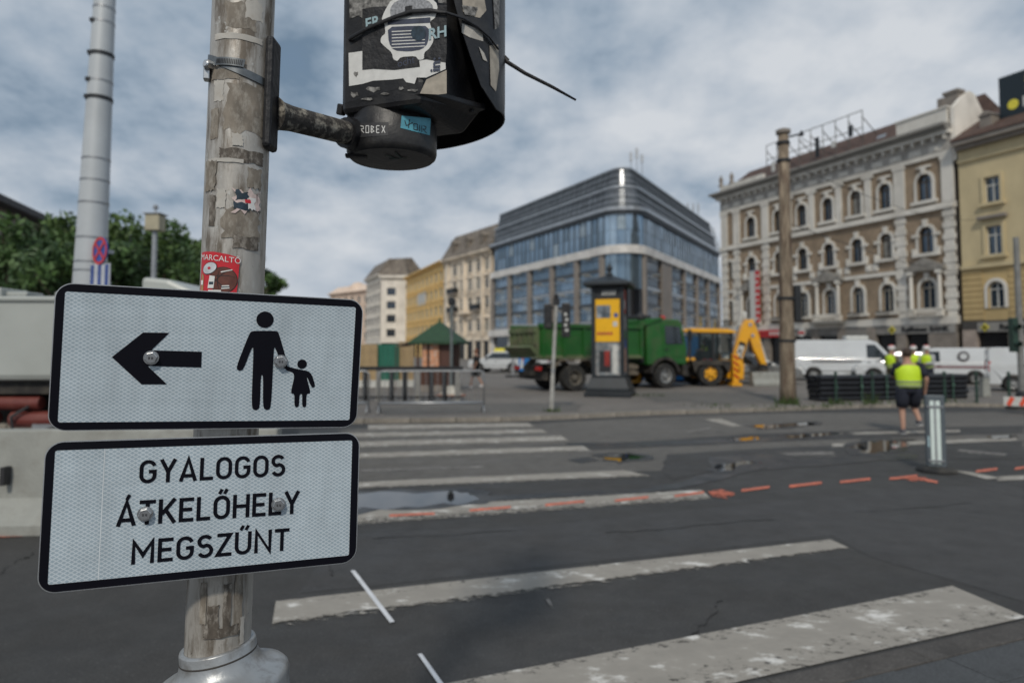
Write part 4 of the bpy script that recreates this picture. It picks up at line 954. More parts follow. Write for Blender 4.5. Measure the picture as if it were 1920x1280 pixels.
obj('dormer', MB().box(1.6,2.5,.3,2.0,18.8,20.0).prism([(1.5,20.0),(2.6,20.0),(2.05,20.4)], .2, 2.2), STONEB, yb)
for x in (0,3.4,8.6,14): obj('shop_pier', MB().box(x+.01,x+1.1,-.25,.3,0,3.2), mk('pier_stone', (.34,.28,.24), .7, var=.2, scale=2), yb)
obj('shop_front', MB().box(0,16,.12,.28,0,3.3), SHOP, yb); obj('fascia', MB().box(.01,16,-.22,.26,3.0,3.9), mk('fascia_dark', (.06,.055,.05), .6), yb)
s3 = thing('bank_sign', 'black letter sign with yellow emblem under the pale yellow facade', 'sign', yb.matrix_basis @ Vector((3.4,-.3,3.35)), yb.rotation_euler.z)
obj('plate', MB().box(-2.2,2.6,0,.06,-.32,.4), mk('sign_plate_grey2', (.26,.25,.23), .7), s3); letter_sign(s3, 'Raiffeisen', .6, .6, -.03, .02, LETB, bold=.012); em = obj('emblem', MB().obox((-1.6,-.02,.02),(.45,.05,.45),(0,R(45),0)), YEL, s3)
for s in (-1,1): obj('emblem_bar', MB().obox((-1.6,-.06,.02),(.45,.04,.08),(0,R(45*s),0)), LETB, em)
bb = thing('roof_billboard', 'dark billboard with yellow print on the roof at the frame edge', 'billboard', yb.matrix_basis @ Vector((2.6,1.2,19.0)), yb.rotation_euler.z)
obj('board', MB().box(0,7,0,.15,.6,3.9), mk('billboard_navy', (.008,.018,.026), .5), bb)
for k in range(4): obj('support', MB().box(.3+k*2,.42+k*2,.15,.27,-.6,3.9).tube([(.36+k*2,.2,3.2),(.36+k*2,2.6,.8)], .05, 5), METALD, bb)
[obj('print_strip', MB().prism([(1.9+k*.62,z0),(2.4+k*.62,z0),(2.5+k*.62,z1),(2.0+k*.62,z1)], -.03, -.004), YEL, bb) for k in range(6) for z0, z1 in ((2.95,3.6),(2.35,2.75))]; obj('round_print', MB().lathe([(.4,0),(.4,.02)], (1.0,-.03,1.5), 16, 'y'), YEL, bb); obj('print_strip', MB().box(2.7,4.6,-.03,-.004,1.5,1.85), YEL, bb); obj('print_strip', MB().box(2.7,4.2,-.03,-.004,.95,1.15), WHP, bb)
for k in range(3): obj('print_block', MB().box(1.7+k*.3,1.9+k*.3,-.03,-.005,1.1,1.9), WHP, bb)

# ---- glass department store with rounded corner
GL1 = mk('curtain_glass_blue', (.33,.42,.50), .06, .8, .35, .25, spec=.8); GL2 = mk('curtain_glass_deep', (.20,.27,.33), .06, .7, .4, .3, spec=.8); GL3 = mk('curtain_glass_pale', (.33,.40,.45), .2, .2, .3, .6)
GLD = mk('shop_glass_dark', (.012,.014,.018), .06, .0, .5, .3, spec=.9); GLY = mk('yellow_panel', (.45,.28,.02), .5)  # GLY is a plain yellow panel colour
BANDW = mk('white_cladding', (.72,.69,.65), .6, var=.1, scale=.5, dirt=(.36,.34,.31), dscale=.6); PIER = mk('pier_cladding', (.27,.235,.205), .7, var=.12, scale=.8); FRM = mk('facade_frame', (.10,.11,.12), .45, .5, .15, 2); GRIL = mk('roof_grille', (.24,.25,.26), .28, .75, .45, .8); GRIL2 = mk('roof_grille_light', (.42,.43,.44), .35, .8, .2, 1.5)
gP, gC, gR = Vector((-3.53,119)), Vector((14.5,83.3)), Vector((38.8,127.5))
ul, ur = (gC-gP).normalized(), (gR-gC).normalized()
inl, inr = Vector((-ul.y, ul.x)), Vector((-ur.y, ur.x))     # inward normals
gb = thing('glass_building', 'blue glass department store with rounded corner and stepped roof', 'building', (gC.x,gC.y,PZ))
RC = 3.0
ang = math.acos(ul.dot(ur)); tl = RC*math.tan(ang/2)
cc = gC - ul*tl + inl*RC
a0 = math.atan2(-inl.y, -inl.x); a1 = math.atan2(-inr.y, -inr.x)
if a1 < a0: a1 += 2*math.pi
def gpath(off, n=8):
    """plan line of the facade, off > 0 steps back, relative to the corner"""
    p = [gP + inl*off] + [cc + Vector((math.cos(a), math.sin(a)))*(RC-off) for a in [a0+(a1-a0)*k/n for k in range(n+1)]] + [gR + inr*off]
    return [q-gC for q in p]
def sweep(name, z0, z1, o0, o1, mat, parent=gb, o0t=None):
    a, b = gpath(o0), gpath(o1); at = gpath(o0t if o0t is not None else o0); mb = MB(); n = len(a)
    vs = []
    for i in range(n): vs += [(a[i].x,a[i].y,z0),(at[i].x,at[i].y,z1),(b[i].x,b[i].y,z1),(b[i].x,b[i].y,z0)]
    fs = []
    for i in range(n-1):
        for q in range(4): fs.append((i*4+q,(i+1)*4+q,(i+1)*4+(q+1)%4,i*4+(q+1)%4))
    fs += [(0,1,2,3), tuple((n-1)*4+q for q in (3,2,1,0))]
    return obj(name, mb.add(vs, fs), mat, parent)
core = gpath(.5); 
far = gP + inl*18 - gC; far2 = gR + inr*18 - gC
obj('core_wall', MB().prism([(p.x,p.y) for p in core]+[(gR.x-gC.x-2, gR.y-gC.y+6),(gP.x-gC.x+3, gP.y-gC.y+8)], 0, 19.4, 'xy'), GLD, gb)
sweep('canopy', 3.9, 5.0, -.7, .45, BANDW); sweep('white_band', 14.0, 15.05, -.35, .45, BANDW); sweep('cornice', 19.5, 20.0, -.55, .45, GRIL2); sweep('gutter', 19.1, 19.45, -.25, .45, FRM)
sweep('roof_tier', 20.02, 22.6, .35, 1.4, GRIL, o0t=.75); sweep('tier_rail', 22.6, 22.9, .5, 2.0, GRIL2); sweep('roof_tier', 22.92, 25.3, 1.1, 2.6, GRIL, o0t=1.6); sweep('tier_rail', 25.3, 25.5, 1.4, 2.7, GRIL2)
sweep('roof_deck', 20.0, 20.015, .46, 2.7, GRIL)
for q in range(5): sweep('grille_rail', 20.4+q*.42, 20.5+q*.42,   .29+.066*q, .5+.066*q, GRIL2 if q%2 else FRM)
for q in range(5): sweep('grille_rail', 23.25+q*.4, 23.33+q*.4, 1.05+.08*q, 1.4+.08*q, GRIL2 if q%2 else FRM)
al, ar = math.atan2(ul.y,ul.x), math.atan2(ur.y,ur.x)
for z0, z1, oa, ob_ in ((20.05,22.55,.30,.70),(22.95,25.25,1.05,1.55)):
    fin = MB()
    for P_, u_, in_, Ln_ in ((gP,ul,inl,(gC-gP).length-tl), (gC,ur,inr,(gR-gC).length)):
        for k in range(int(Ln_/1.3)):
            x = (1.0 if P_ is gP else tl)+k*1.3; a_ = P_+u_*x+in_*oa-gC; b_ = P_+u_*x+in_*ob_-gC; fin.tube([(a_.x,a_.y,z0),(b_.x,b_.y,z1)], .05, 4)
    fo = obj('grille_fins', fin, FRM, gb); fo['kind'] = 'stuff'
paneU = {}
def pane(mat, w, h, x, z, side, off, nm='pane', parent=gb):
    key = (mat.name, round(w,3), round(h,3))
    if key not in paneU: paneU[key] = MB().box(0.03,w-.03,0,.05,.03,h-.03).mesh('pane', mat)
    p = (gP+ul*x+inl*off if side == 'l' else gC+ur*x+inr*off) - gC
    return link(nm, paneU[key], parent, (p.x,p.y,z), (rng.uniform(-.01,.01), 0, (al if side == 'l' else ar)+rng.uniform(-.012,.012)))
LLen, RLen = (gC-gP).length-tl, (gR-gC).length
for side, xa, xb in (('l', .9, LLen), ('r', tl, RLen)):
    n = round((xb-xa)/1.45); w = (xb-xa)/n
    for r_ in range(2):
        for k in range(n):
            u_ = rng.random(); pane(GL3 if u_ < .10 else (GL2 if u_ < .40 else GL1), w, 2.02, xa+k*w, 15.07+r_*2.03, side, .1)
    for k in range(n+1):
        p = (gP+ul*(xa+k*w)+inl*.02 if side == 'l' else gC+ur*(xa+k*w)+inr*.02)-gC; key = 'mul'
        if key not in paneU: paneU[key] = MB().box(-.045,.045,0,.3,15.06,19.1).mesh('mullion', FRM)
        link('mullion', paneU[key], gb, (p.x,p.y,0), (0,0,al if side == 'l' else ar))
for k in range(6):      # curved corner glass
    b0_, b1_ = a0+(a1-a0)*k/6, a0+(a1-a0)*(k+1)/6
    for z0, z1, m in ((5.05,9.4,GLD),(9.45,13.95,GL2),(15.07,17.05,GL1),(17.1,19.08,GL3 if k == 2 else GL1)):
        vs = []
        for q in range(4):
            a = b0_+.01+(b1_-b0_-.02)*q/3; p = cc+Vector((math.cos(a),math.sin(a)))*(RC-.1)-gC; vs += [(p.x,p.y,z0),(p.x,p.y,z1)]
        obj('corner_pane', MB().add(vs, [(2*q,2*q+2,2*q+3,2*q+1) for q in range(3)]), m, gb, smooth=True)
fl_ = [5.05,7.3,9.55,11.8,13.98]
lp = [.3,6.9,13.9,20.9,27.7,LLen-.4]; rp_ = [tl,13.4,17.4,25.4,33.4,41.4,RLen]
for side, ps in (('l', lp), ('r', rp_)):
    for i in range(len(ps)-1):
        xa, xb = ps[i]+.45, ps[i+1]-.45
        if side == 'r' and i == 1: 
            p = gC+ur*((xa+xb)/2)-gC; obj('stone_bay', MB().box(-(xb-xa)/2-.9,(xb-xa)/2+.9,-.15,.4,5.0,14.0), PIER, gb, loc=(p.x,p.y,0), rot=(0,0,ar)); continue
        n = max(3, round((xb-xa)/2.0)); w = (xb-xa)/n
        for f in range(4):
            for k in range(n):
                u_ = rng.random(); mt_ = GLD if side == 'r' else (GL2 if u_ < .55 else GL1)
                if u_ > .93: mt_ = GL3
                if side == 'r' and f == 0 and u_ < .18: mt_ = GLY
                pane(mt_, w, 1.75, xa+k*w, fl_[f]+.48, side, .15)
            p = (gP+ul*xa+inl*.0 if side == 'l' else gC+ur*xa+inr*.0)-gC
            obj('spandrel', MB().box(0,xb-xa,.02,.4,fl_[f],fl_[f]+.42).box(0,xb-xa,-.02,.3,fl_[f]+1.6,fl_[f]+1.68), FRM if f%2 else GRIL2, gb, loc=(p.x,p.y,0), rot=(0,0,al if side == 'l' else ar))
            obj('awning', MB().obox((n*w*.5,-.35,fl_[f]+2.0),(w*.8,.7,.06),(R(-20),0,0)), WHP, gb, loc=(p.x,p.y,0), rot=(0,0,al if side == 'l' else ar))
    for x in ps:
        p = (gP+ul*x if side == 'l' else gC+ur*x)-gC
        obj('pier', MB().box(-.45,.45,-.2,.42,5.0,14.0), PIER, gb, loc=(p.x,p.y,0), rot=(0,0,al if side == 'l' else ar))
        obj('ground_pier', MB().box(-.4,.4,-.1,.45,0,3.9), BANDW, gb, loc=(p.x,p.y,0), rot=(0,0,al if side == 'l' else ar))
sweep('shop_glass', 0, 3.88, .3, .48, GLD)
for x, z, m in ((5,26.4,METALD),(12,26.0,WHP),(22,26.2,METALD)):
    p = gP+ul*x+inl*4-gC; obj('roof_unit', MB().box(-1.6,1.6,0,3,25.2,z), m, gb, loc=(p.x,p.y,0), rot=(0,0,al))
an_ = cc - gC + inl*3
for dx, dz in ((-1.2,3.0),(-.4,3.6),(.3,2.7)): obj('antenna', MB().frus((an_.x+dx,an_.y,25.3),(an_.x+dx,an_.y,25.3+dz),.07,.05,6).box(an_.x+dx-.18,an_.x+dx+.18,an_.y-.1,an_.y+.1,25.3+dz*.6,25.3+dz), METALL, gb)
p = gC+ur*44+inr*4-gC
for dx in (0,1.0,1.9): obj('antenna', MB().frus((p.x+dx,p.y,25),(p.x+dx,p.y,28.5),.08,.06,6).box(p.x+dx-.15,p.x+dx+.15,p.y-.1,p.y+.1,26.8,28.3), METALL, gb)

# ---- the row of older houses down the street
def house(name, label, P, Q, H, nb, floors, ww, wh, wm, tm, depth=12, roof=None, fm=WFRAME, arch=False, shop=True, bal=(), gm=GLASSD):
    t, Ln = building(name, label, P, Q); hs = []; step = Ln/nb
    for f in floors:
        for k in range(nb): hs.append(archp(step*(k+.5), f, ww, wh) if arch else rectp(step*(k+.5), f, ww, wh))
    b0 = 3.9 if shop else 0
    wall_holes('wall', [(0,b0),(Ln,b0),(Ln,H),(0,H)], hs, wm, t); body(t, 0, Ln, depth, H-.1, wm)
    for f in floors:
        for k in range(nb):
            x = step*(k+.5); window(t, 'arch' if arch else 'rect', x, f, ww, wh, y=.06, fm=fm, gm=CURT if rng.random() < .25 else gm)
            obj('lintel', MB().box(x-ww/2-.3,x+ww/2+.3,-.25,-.003,f+wh+.12,f+wh+.4), tm, t); obj('sill', MB().box(x-ww/2-.25,x+ww/2+.25,-.2,-.003,f-.25,f-.004), tm, t)
        obj('string_course', MB().box(0,Ln,-.14,-.002,f-.75,f-.5), tm, t)
    obj('cornice', MB().box(-.1,Ln+.1,-.5,.3,H,H+.35).box(-.2,Ln+.2,-.9,.3,H+.35,H+.6), tm, t)
    if shop:
        obj('shop_front', MB().box(.02,Ln-.02,.1,.29,0,3.3), SHOP, t)
        for k in range(nb+1): x = min(max(step*k,.4),Ln-.4); obj('shop_pier', MB().box(x-.38,x+.38,-.12,.3,0,3.3), tm, t)
        obj('fascia', MB().box(0,Ln,-.2,.3,3.3,3.9), tm, t)
    for k, f in bal:
        x = step*(k+.5); obj('balcony', MB().box(x-1.5,x+1.5,-1.1,-.01,f-.35,f-.1), GREYB, t)
        obj('balcony_rail', MB().box(x-1.5,x+1.5,-1.1,-1.05,f-.1,f+.85).box(x-1.5,x-1.45,-1.05,0,f-.1,f+.85).box(x+1.45,x+1.5,-1.05,0,f-.1,f+.85), METALD, t)
    if roof: obj('roof', MB().prism(roof[0], 0, Ln, 'yz'), roof[1], t)
    return t, Ln
mans = lambda H, top, y1=2.6: [(-.85,H+.6),(y1,top),(8,top+.6),(12,H+.3)]
o1, ol = house('ornate_building', 'cream ornate house with steep weathered mansard roof beside the glass store', (-13.59,136), (-3.6,119.15), 18.8, 6, [5,9,12.6,15.9], 1.3, 2.2, CREAM, CREAM, roof=(mans(18.8,24.4,2.4), ROOFG), bal=((1,12.6),(1,9.0),(4,9.0)), arch=True)
for k in range(3): obj('bay_column', MB().box(2+k*7.2-.35,2+k*7.2+.35,-.35,-.003,4,18.7), CREAM, o1)
obj('oriel', MB().prism([(ol*.5-2.6,0),(ol*.5-1.8,-1.1),(ol*.5+1.8,-1.1),(ol*.5+2.6,0)], 8.3, 8.6, 'xy'), CREAM, o1)
for x in (4.0,10,16): obj('dormer', MB().box(x-.7,x+.7,-.1,2.2,20.2,22.2).prism([(x-.9,22.2),(x+.9,22.2),(x,23)], -.2, 2.2), ROOFG, o1)
obj('fire_wall', MB().prism([(-.5,19.4),(2.3,24.6),(8,25.3),(11,19.4)], ol-.5, ol-.1, 'yz'), CREAM, o1)
yh_, yl = house('ochre_building', 'ochre yellow house with flat rows of windows between two pale houses', (-26.41,170), (-13.75,136.4), 19.0, 9, [5,8.6,12.2,15.6], 1.25, 2.0, OCHRE, OCHRE, roof=(mans(19.0,21.6,4), SLATE), fm=WHP)
obj('white_panel', MB().box(yl*.36,yl*.58,-.12,-.01,11.6,14.6), WHP, yh_)
c1, c1l = house('pale_corner_building', 'pale corner house with brown domed roof at the bend of the street', (-40.2,188), (-33.2,172), 20.2, 6, [5,8,11,14,17], 1.2, 1.9, PALEW, PALEW, roof=(mans(20.2,24.8,2.2), ROOFG), fm=WFD)
c2 = thing('pale_street_building', 'narrow pale house front turned to the square next to the ochre house', 'building', (-33.1,171.9,PZ), 0)
hs = [rectp(2.6,f,2.2,1.9) for f in (5,8.6,12,15.4)]
wall_holes('wall', [(0,3.9),(6.6,3.9),(6.6,19.8),(0,19.8)], hs, PALEW, c2); obj('rear_walls', MB().box(0,6.6,.31,12,0,19.7), PALEW, c2)
for f in (5,8.6,12,15.4): window(c2, 'rect', 2.6, f, 2.2, 1.9, fm=WFD)
obj('cornice', MB().box(-.4,7,-.7,.3,19.8,20.4), PALEW, c2); obj('roof', MB().add([(-.4,-.6,20.4),(7,-.6,20.4),(7,10,20.4),(-.4,10,20.4),(1.4,2,25),(5.4,2,25),(5.4,8,25),(1.4,8,25)], [(0,1,5,4),(1,2,6,5),(2,3,7,6),(3,0,4,7),(4,5,6,7)]), ROOFG, c2); obj('shop_front', MB().box(.4,6.2,.1,.29,0,3.4), SHOP, c2); obj('fascia', MB().box(0,6.6,-.15,.3,3.4,3.9), PALEW, c2)
f1, _ = house('pinkish_far_building', 'small pinkish house far down the street beside the sign edge', (-62,232), (-44.8,214), 20.0, 6, [5,9,13,16.6], 1.3, 2.2, PINK, PINK, roof=([(-.8,20.6),(3,23),(8,23),(12,20.6)], PINK))
obj('dome', MB().ball((13,3,20.5),3.2,(1.2,1,1.1),14,8), PINK, f1, smooth=True)
# ---- grey hall on the far left behind the trees
lb_, lbl = building('grey_hall', 'long grey hall with dark sloping eaves behind the trees', (-38.5,33), (-52,84))
h2 = [archp(4+k*6,4,2.6,6) for k in range(8)]
wall_holes('wall', [(0,0),(lbl,0),(lbl,14.3),(0,14.3)], h2, GREYB, lb_); body(lb_, 0, lbl, 14, 14.2, GREYB)
for k in range(8): window(lb_, 'arch', 4+k*6, 4, 2.6, 6, fm=WFD)
obj('eaves', MB().box(-.5,lbl+.5,-1.4,.3,14.3,14.9), SLATE, lb_); obj('roof', MB().prism([(-1.4,14.9),(6,17),(14,14.9)], 0, lbl, 'yz'), SLATE, lb_)
# clear cab glass lets the seat and driver show
def see_through(name):
    m, n, l, b = nt(name); b.inputs['Base Color'].default_value = (.02,.03,.03,1); b.inputs['Roughness'].default_value = .05
    tr = n.new('ShaderNodeBsdfTransparent'); tr.inputs[0].default_value = (.75,.8,.78,1); ms = n.new('ShaderNodeMixShader'); ms.inputs[0].default_value = .42
    l.new(tr.outputs[0], ms.inputs[1]); l.new(b.outputs[0], ms.inputs[2]); l.new(ms.outputs[0], n['Material Output'].inputs[0]); return m
# ================================================================ vehicles (local x along the length, right-hand side seen at -y, wheels on z = 0)
TYRE = mk('tyre_rubber', (.018,.018,.018), .8, var=.3, scale=20, dirt=(.10,.09,.075), dscale=6, damt=.6); RIM = mk('steel_rim', (.40,.40,.39), .45, .7, .2, 10); RIMB = mk('dusty_rim', (.16,.145,.12), .7, .2, .3, 10)
CARW = mk('white_car_paint', (.60,.62,.63), .25, var=.04, scale=2, coat=.6); CARS = mk('silver_car_paint', (.30,.30,.29), .3, .6, .05, 2, coat=.6); CARD = mk('dark_car_paint', (.03,.032,.035), .25, .3, .1, 2, coat=.6)
CGL = mk('car_glass', (.02,.026,.03), .06, var=.4, scale=2, spec=.9); CGT = see_through('cab_glass_clear'); BUMP = mk('black_plastic', (.025,.025,.027), .6, var=.2); LAMPR = mk('red_lamp', (.45,.015,.012), .25, coat=.5); LAMPW = mk('clear_lamp', (.75,.75,.72), .12, coat=.8); AMBER = mk('amber_lamp', (.85,.28,.02), .25, coat=.5)
def wheel(parent, x, y, r, w, rim=RIM, k=.6, out=-1):
    t = obj('wheel', MB().lathe([(r*.55,-w/2),(r*.93,-w/2),(r,-w*.3),(r,w*.3),(r*.93,w/2),(r*.55,w/2),(r*.55,-w/2)], n=28, axis='y', cap=False), TYRE, parent, loc=(x,y,r), auto=50)
    s = out; obj('rim', MB().lathe([(r*k,0),(r*k,s*w*.50),(r*k*.86,s*w*.46),(r*k*.80,s*w*.22),(r*k*.35,s*w*.26),(r*k*.30,s*w*.47),(.01,s*w*.49)], n=28, axis='y'), rim, t, auto=40)
    for q in range(6):
        a = q*math.pi/3; obj('hub_slot', MB().obox((r*k*.58*math.cos(a), s*w*.27, r*k*.58*math.sin(a)), (r*.14,.03,r*.10), (0,-a,0)), BUMP, t)
    return t
def arch_bottom(x0, x1, z0, wh, r, n=10):
    """bottom edge from x0 to x1 with wheel arches"""
    out = [(x0,z0)]
    for wx, wz in wh:
        h = math.sqrt(max(.0001, r*r-(z0-wz)**2)); a = math.atan2(z0-wz, h)
        out += [(wx-r*math.cos(t), wz+r*math.sin(t)) for t in [a+(math.pi-2*a)*k/n for k in range(n+1)]]
    return out+[(x1,z0)]
def taper_prism(mb, poly, hw):
    n = len(poly); vs = [(x,-hw(z),z) for x,z in poly]+[(x,hw(z),z) for x,z in poly]
    return mb.add(vs, [tuple(range(n)), tuple(range(2*n-1,n-1,-1))]+[(i,n+i,n+(i+1)%n,(i+1)%n) for i in range(n)])
def glass_quad(parent, pts, hw, name='side_window', off=.012, mat=CGL):
    for s in (-1,1): obj(name, MB().add([(x,s*(hw(z)+off),z) for x,z in pts], [tuple(range(len(pts)))]), mat, parent)
def car(name, label, loc, rz, paint, kind, cat='car', group=None):
    """nose towards +x, origin at the middle of the wheelbase"""
    t = thing(name, label, cat, loc, rz, group)
    if kind == 'van':    Ls, W, zb, zt, r, wx = (-2.75,2.75), .98, 1.15, 2.15, .34, (-1.75,1.75)
    elif kind == 'small_van': Ls, W, zb, zt, r, wx = (-2.1,2.15), .88, 1.02, 1.72, .31, (-1.35,1.4)
    elif kind == 'suv':  Ls, W, zb, zt, r, wx = (-2.1,2.1), .88, .98, 1.52, .34, (-1.3,1.3)
    else:                Ls, W, zb, zt, r, wx = (-2.15,2.15), .87, .88, 1.42, .31, (-1.3,1.35)
    x0, x1 = Ls
    if kind == 'van':
        low = arch_bottom(x0,x1,.32,[(w,r) for w in wx],r+.07)+[(x1,.75),(x1-.12,.98),(x1-.75,1.18),(x0,1.18)]
        cabn = [(x0,1.16),(x1-.72,1.16),(x1-1.45,2.02),(x1-1.75,2.13),(x0+.15,2.15),(x0,2.05)]
        win = [(x1-.98,1.22),(x1-1.55,1.9),(x1-1.95,1.9),(x1-1.95,1.2)]; ws = (x1-.80,1.22,x1-1.46,1.98)
    elif kind == 'small_van':
        low = arch_bottom(x0,x1,.28,[(w,r) for w in wx],r+.06)+[(x1,.62),(x1-.12,.84),(x1-.95,1.04),(x0,1.04)]
        cabn = [(x0,1.02),(x1-.95,1.02),(x1-1.6,1.62),(x1-1.9,1.72),(x0+.12,1.72),(x0,1.62)]
        win = [(x1-1.15,1.08),(x1-1.65,1.55),(x1-2.1,1.55),(x1-2.1,1.06)]; ws = (x1-1.0,1.06,x1-1.6,1.58)
    elif kind == 'suv':
        low = arch_bottom(x0,x1,.34,[(w,r) for w in wx],r+.07)+[(x1,.72),(x1-.1,.9),(x1-1.0,1.0),(x0+.1,1.0),(x0,.9)]
        cabn = [(x0+.08,.98),(x1-1.05,.98),(x1-1.75,1.46),(x1-2.1,1.52),(x0+.6,1.50),(x0+.25,1.42)]
        win = [(x1-1.35,1.02),(x1-1.85,1.42),(x0+.75,1.42),(x0+.45,1.02)]; ws = (x1-1.1,1.02,x1-1.74,1.43)
    else:
        low = arch_bottom(x0,x1,.26,[(w,r) for w in wx],r+.06)+[(x1,.58),(x1-.1,.72),(x1-1.1,.90),(x0+.15,.92),(x0,.75)]
        cabn = [(x0+.25,.90),(x1-1.1,.88),(x1-1.9,1.36),(x1-2.3,1.42),(x0+1.15,1.40),(x0+.75,1.32)]
        win = [(x1-1.45,.93),(x1-2.0,1.32),(x0+1.2,1.32),(x0+.75,.95)]; ws = (x1-1.16,.92,x1-1.88,1.33)
    hw = lambda z: W if z <= zb+.05 else W-(z-zb)/(zt-zb)*(.10 if 'van' in kind else .22)
    obj('body', taper_prism(MB(), low, lambda z: W-.03*(z < .5)), paint, t, bevel=.02)
    obj('cabin', taper_prism(MB(), cabn, lambda z: hw(z)+.003), paint, t, bevel=.03)
    glass_quad(t, win, hw, off=.009)
    a = ws; obj('windscreen', MB().add([(a[0]+.02,-hw(a[1])+.12,a[1]),(a[0]+.02,hw(a[1])-.12,a[1]),(a[2]+.02,hw(a[3])-.1,a[3]),(a[2]+.02,-hw(a[3])+.1,a[3])], [(0,1,2,3)]), CGL, t)
    if 'van' not in kind: obj('rear_window', MB().add([(cabn[0][0]-.02+.06,-W+.2,zb+.06),(cabn[0][0]-.02+.06,W-.2,zb+.06),(cabn[-1][0]-.03,W-.3,zt-.14),(cabn[-1][0]-.03,-W+.3,zt-.14)], [(0,1,2,3)]), CGL, t)
    else: obj('rub_strip', MB().box(x0+.9,x1-2.2,-W-.015,-W+.01,.98,1.06), BUMP, t)
    for xx, s in ((x1,1),(x0,-1)): obj('bumper', MB().box(xx-.12,xx+.05,-W+.06,W-.06,.28,.52), BUMP if 'van' in kind or kind == 'suv' else paint, t, bevel=.04)
    for s in (-1,1):
        obj('headlight', MB().obox((x1-.08,s*(W-.18),.72 if zb < 1 else .84),(.2,.28,.16)), LAMPW, t, bevel=.04); obj('tail_light', MB().box(x0-.02,x0+.08,s*(W-.08)-.07,s*(W-.08)+.07,zb-.25,zb+.15), LAMPR, t, bevel=.02)
        obj('mirror', MB().obox((ws[0]-.35,s*(W+.12),zb+.1),(.12,.18,.16)), BUMP, t, bevel=.03)
        obj('door_handle', MB().box(ws[0]-1.15,ws[0]-.98,s*(W+.01)-.012,s*(W+.01)+.012,zb-.16,zb-.13), BUMP, t)
        for x in wx: wheel(t, x, s*(W-.11), r, .21, out=s)
    obj('door_seam', MB().box(ws[0]-1.28,ws[0]-1.265,-W-.003,-W+.01,.4,zb).box(ws[0]-.22,ws[0]-.205,-W-.003,-W+.01,.55,zb), BUMP, t)
    return t
v1 = car('white_van', 'large white panel van parked before the bank with a roof unit', (17.9,36.6,PZ), R(-17), CARW, 'van', 'van'); obj('roof_unit', MB().box(-.1,1.0,-.5,.5,2.13,2.38), WHP, v1, bevel=.08)
car('white_suv', 'small white car parked in front of the large white van', (19.5,34.4,PZ), R(180-20), CARW, 'suv')
v2 = car('white_van', 'small white delivery van with a round logo behind the workers', (20.8,33.4,PZ), R(180-24), CARW, 'small_van', 'van')
obj('logo_ring', MB().lathe([(.24,0),(.24,.012)], (-.9,.905,1.32), 20, 'y'), mk('logo_dark',(.06,.05,.05),.5), v2); obj('logo_centre', MB().lathe([(.15,0),(.15,.02)], (-.9,.905,1.32), 20, 'y'), CARW, v2); obj('stripe', MB().box(-1.9,.3,.885,.90,.78,.86), mk('maroon_stripe',(.16,.02,.025),.5), v2)
car('white_van', 'white van cut by the frame edge with a red tail light', (21.0,26.6,PZ), R(-30), CARW, 'small_van', 'van')
car('silver_car', 'silver car with its headlights to the right behind the rusty pole', (11.75,33.6,PZ), R(-6), CARS, 'sedan')
car('dark_car', 'dark grey car parked behind the silver one', (13.1,38.5,PZ), R(-4), CARD, 'suv')
tx = car('taxi', 'white taxi with a yellow roof sign by the far houses', (-.9,49.5,PZ), R(160), CARW, 'suv'); obj('roof_sign', MB().prism([(-.42,1.5),(.42,1.5),(.3,1.76),(-.3,1.76)], -.14, .14), YEL, tx)
car('white_car', 'white car parked just right of the taxi', (.9,52.5,PZ), R(165), CARW, 'suv')

# ---- green tipper truck
GRN = mk('truck_green', (.013,.105,.014), .5, var=.2, scale=1.5, coat=.05, dirt=(.075,.085,.04), dscale=1.6, damt=.55); GRD = mk('dusty_green', (.11,.14,.065), .7, var=.25, scale=1.6, dirt=(.16,.135,.09), dscale=1.8, damt=.8); CHS = mk('chassis_black', (.025,.022,.02), .7, var=.3, dirt=(.09,.078,.06), dscale=3, damt=.7); MUD = mk('dried_mud', (.14,.115,.085), .9, var=.3, scale=4)
ta = R(25.4); tk = thing('tipper_truck', 'green tipper truck with dusty tailgate behind the advertising column', 'truck', (2.38-math.sin(ta)*1.05, 27.12+math.cos(ta)*1.05, PZ), ta)
for x, y in ((0,-1.05),(0,1.05),(4.43,-1.1),(4.43,1.1)): wheel(tk, x, y, .53, .36 if x else .5, RIMB if x == 0 else RIM, .56, out=-1 if y < 0 else 1)
obj('chassis', MB().box(-1.4,5.4,-.45,.45,.62,1.0).box(-1.3,-1.1,-1.1,1.1,.45,.75), CHS, tk); obj('axle', MB().frus((0,-.9,.53),(0,.9,.53),.12).frus((4.43,-.9,.53),(4.43,.9,.53),.1), CHS, tk)
bd = MB().add([(x,y,z) for z in (1.32,2.55) for x,y in ((-1.55,-1.22),(3.25,-1.22),(3.25,1.22),(-1.55,1.22))]+[(x,y,z) for z in (2.55,1.5) for x,y in ((-1.47,-1.14),(3.17,-1.14),(3.17,1.14),(-1.47,1.14))],
     [(3,2,1,0),(0,1,5,4),(1,2,6,5),(2,3,7,6),(3,0,4,7),(4,5,9,8),(5,6,10,9),(6,7,11,10),(7,4,8,11),(8,9,13,12),(9,10,14,13),(10,11,15,14),(11,8,12,15),(12,13,14,15)])
bed = obj('tipper_body', bd, GRN, tk)
for k in range(6): [obj('side_rib', MB().box(-1.45+k*.92,-1.33+k*.92,s*1.256-.034,s*1.256+.034,1.35,2.5), GRN, bed) for s in (-1,1)]
for s in (-1,1): obj('top_rail', MB().box(-1.6,3.3,s*1.25-.06,s*1.25+.06,2.5,2.64), GRN, bed); obj('lower_rail', MB().box(-1.55,3.25,s*1.23-.05,s*1.23+.05,1.28,1.42), GRD, bed)
tg = obj('tailgate', MB().prism([(-1.22,1.30),(1.22,1.30),(1.22,2.52),(-1.22,2.52)], -1.66, -1.56, 'yz'), GRD, tk)
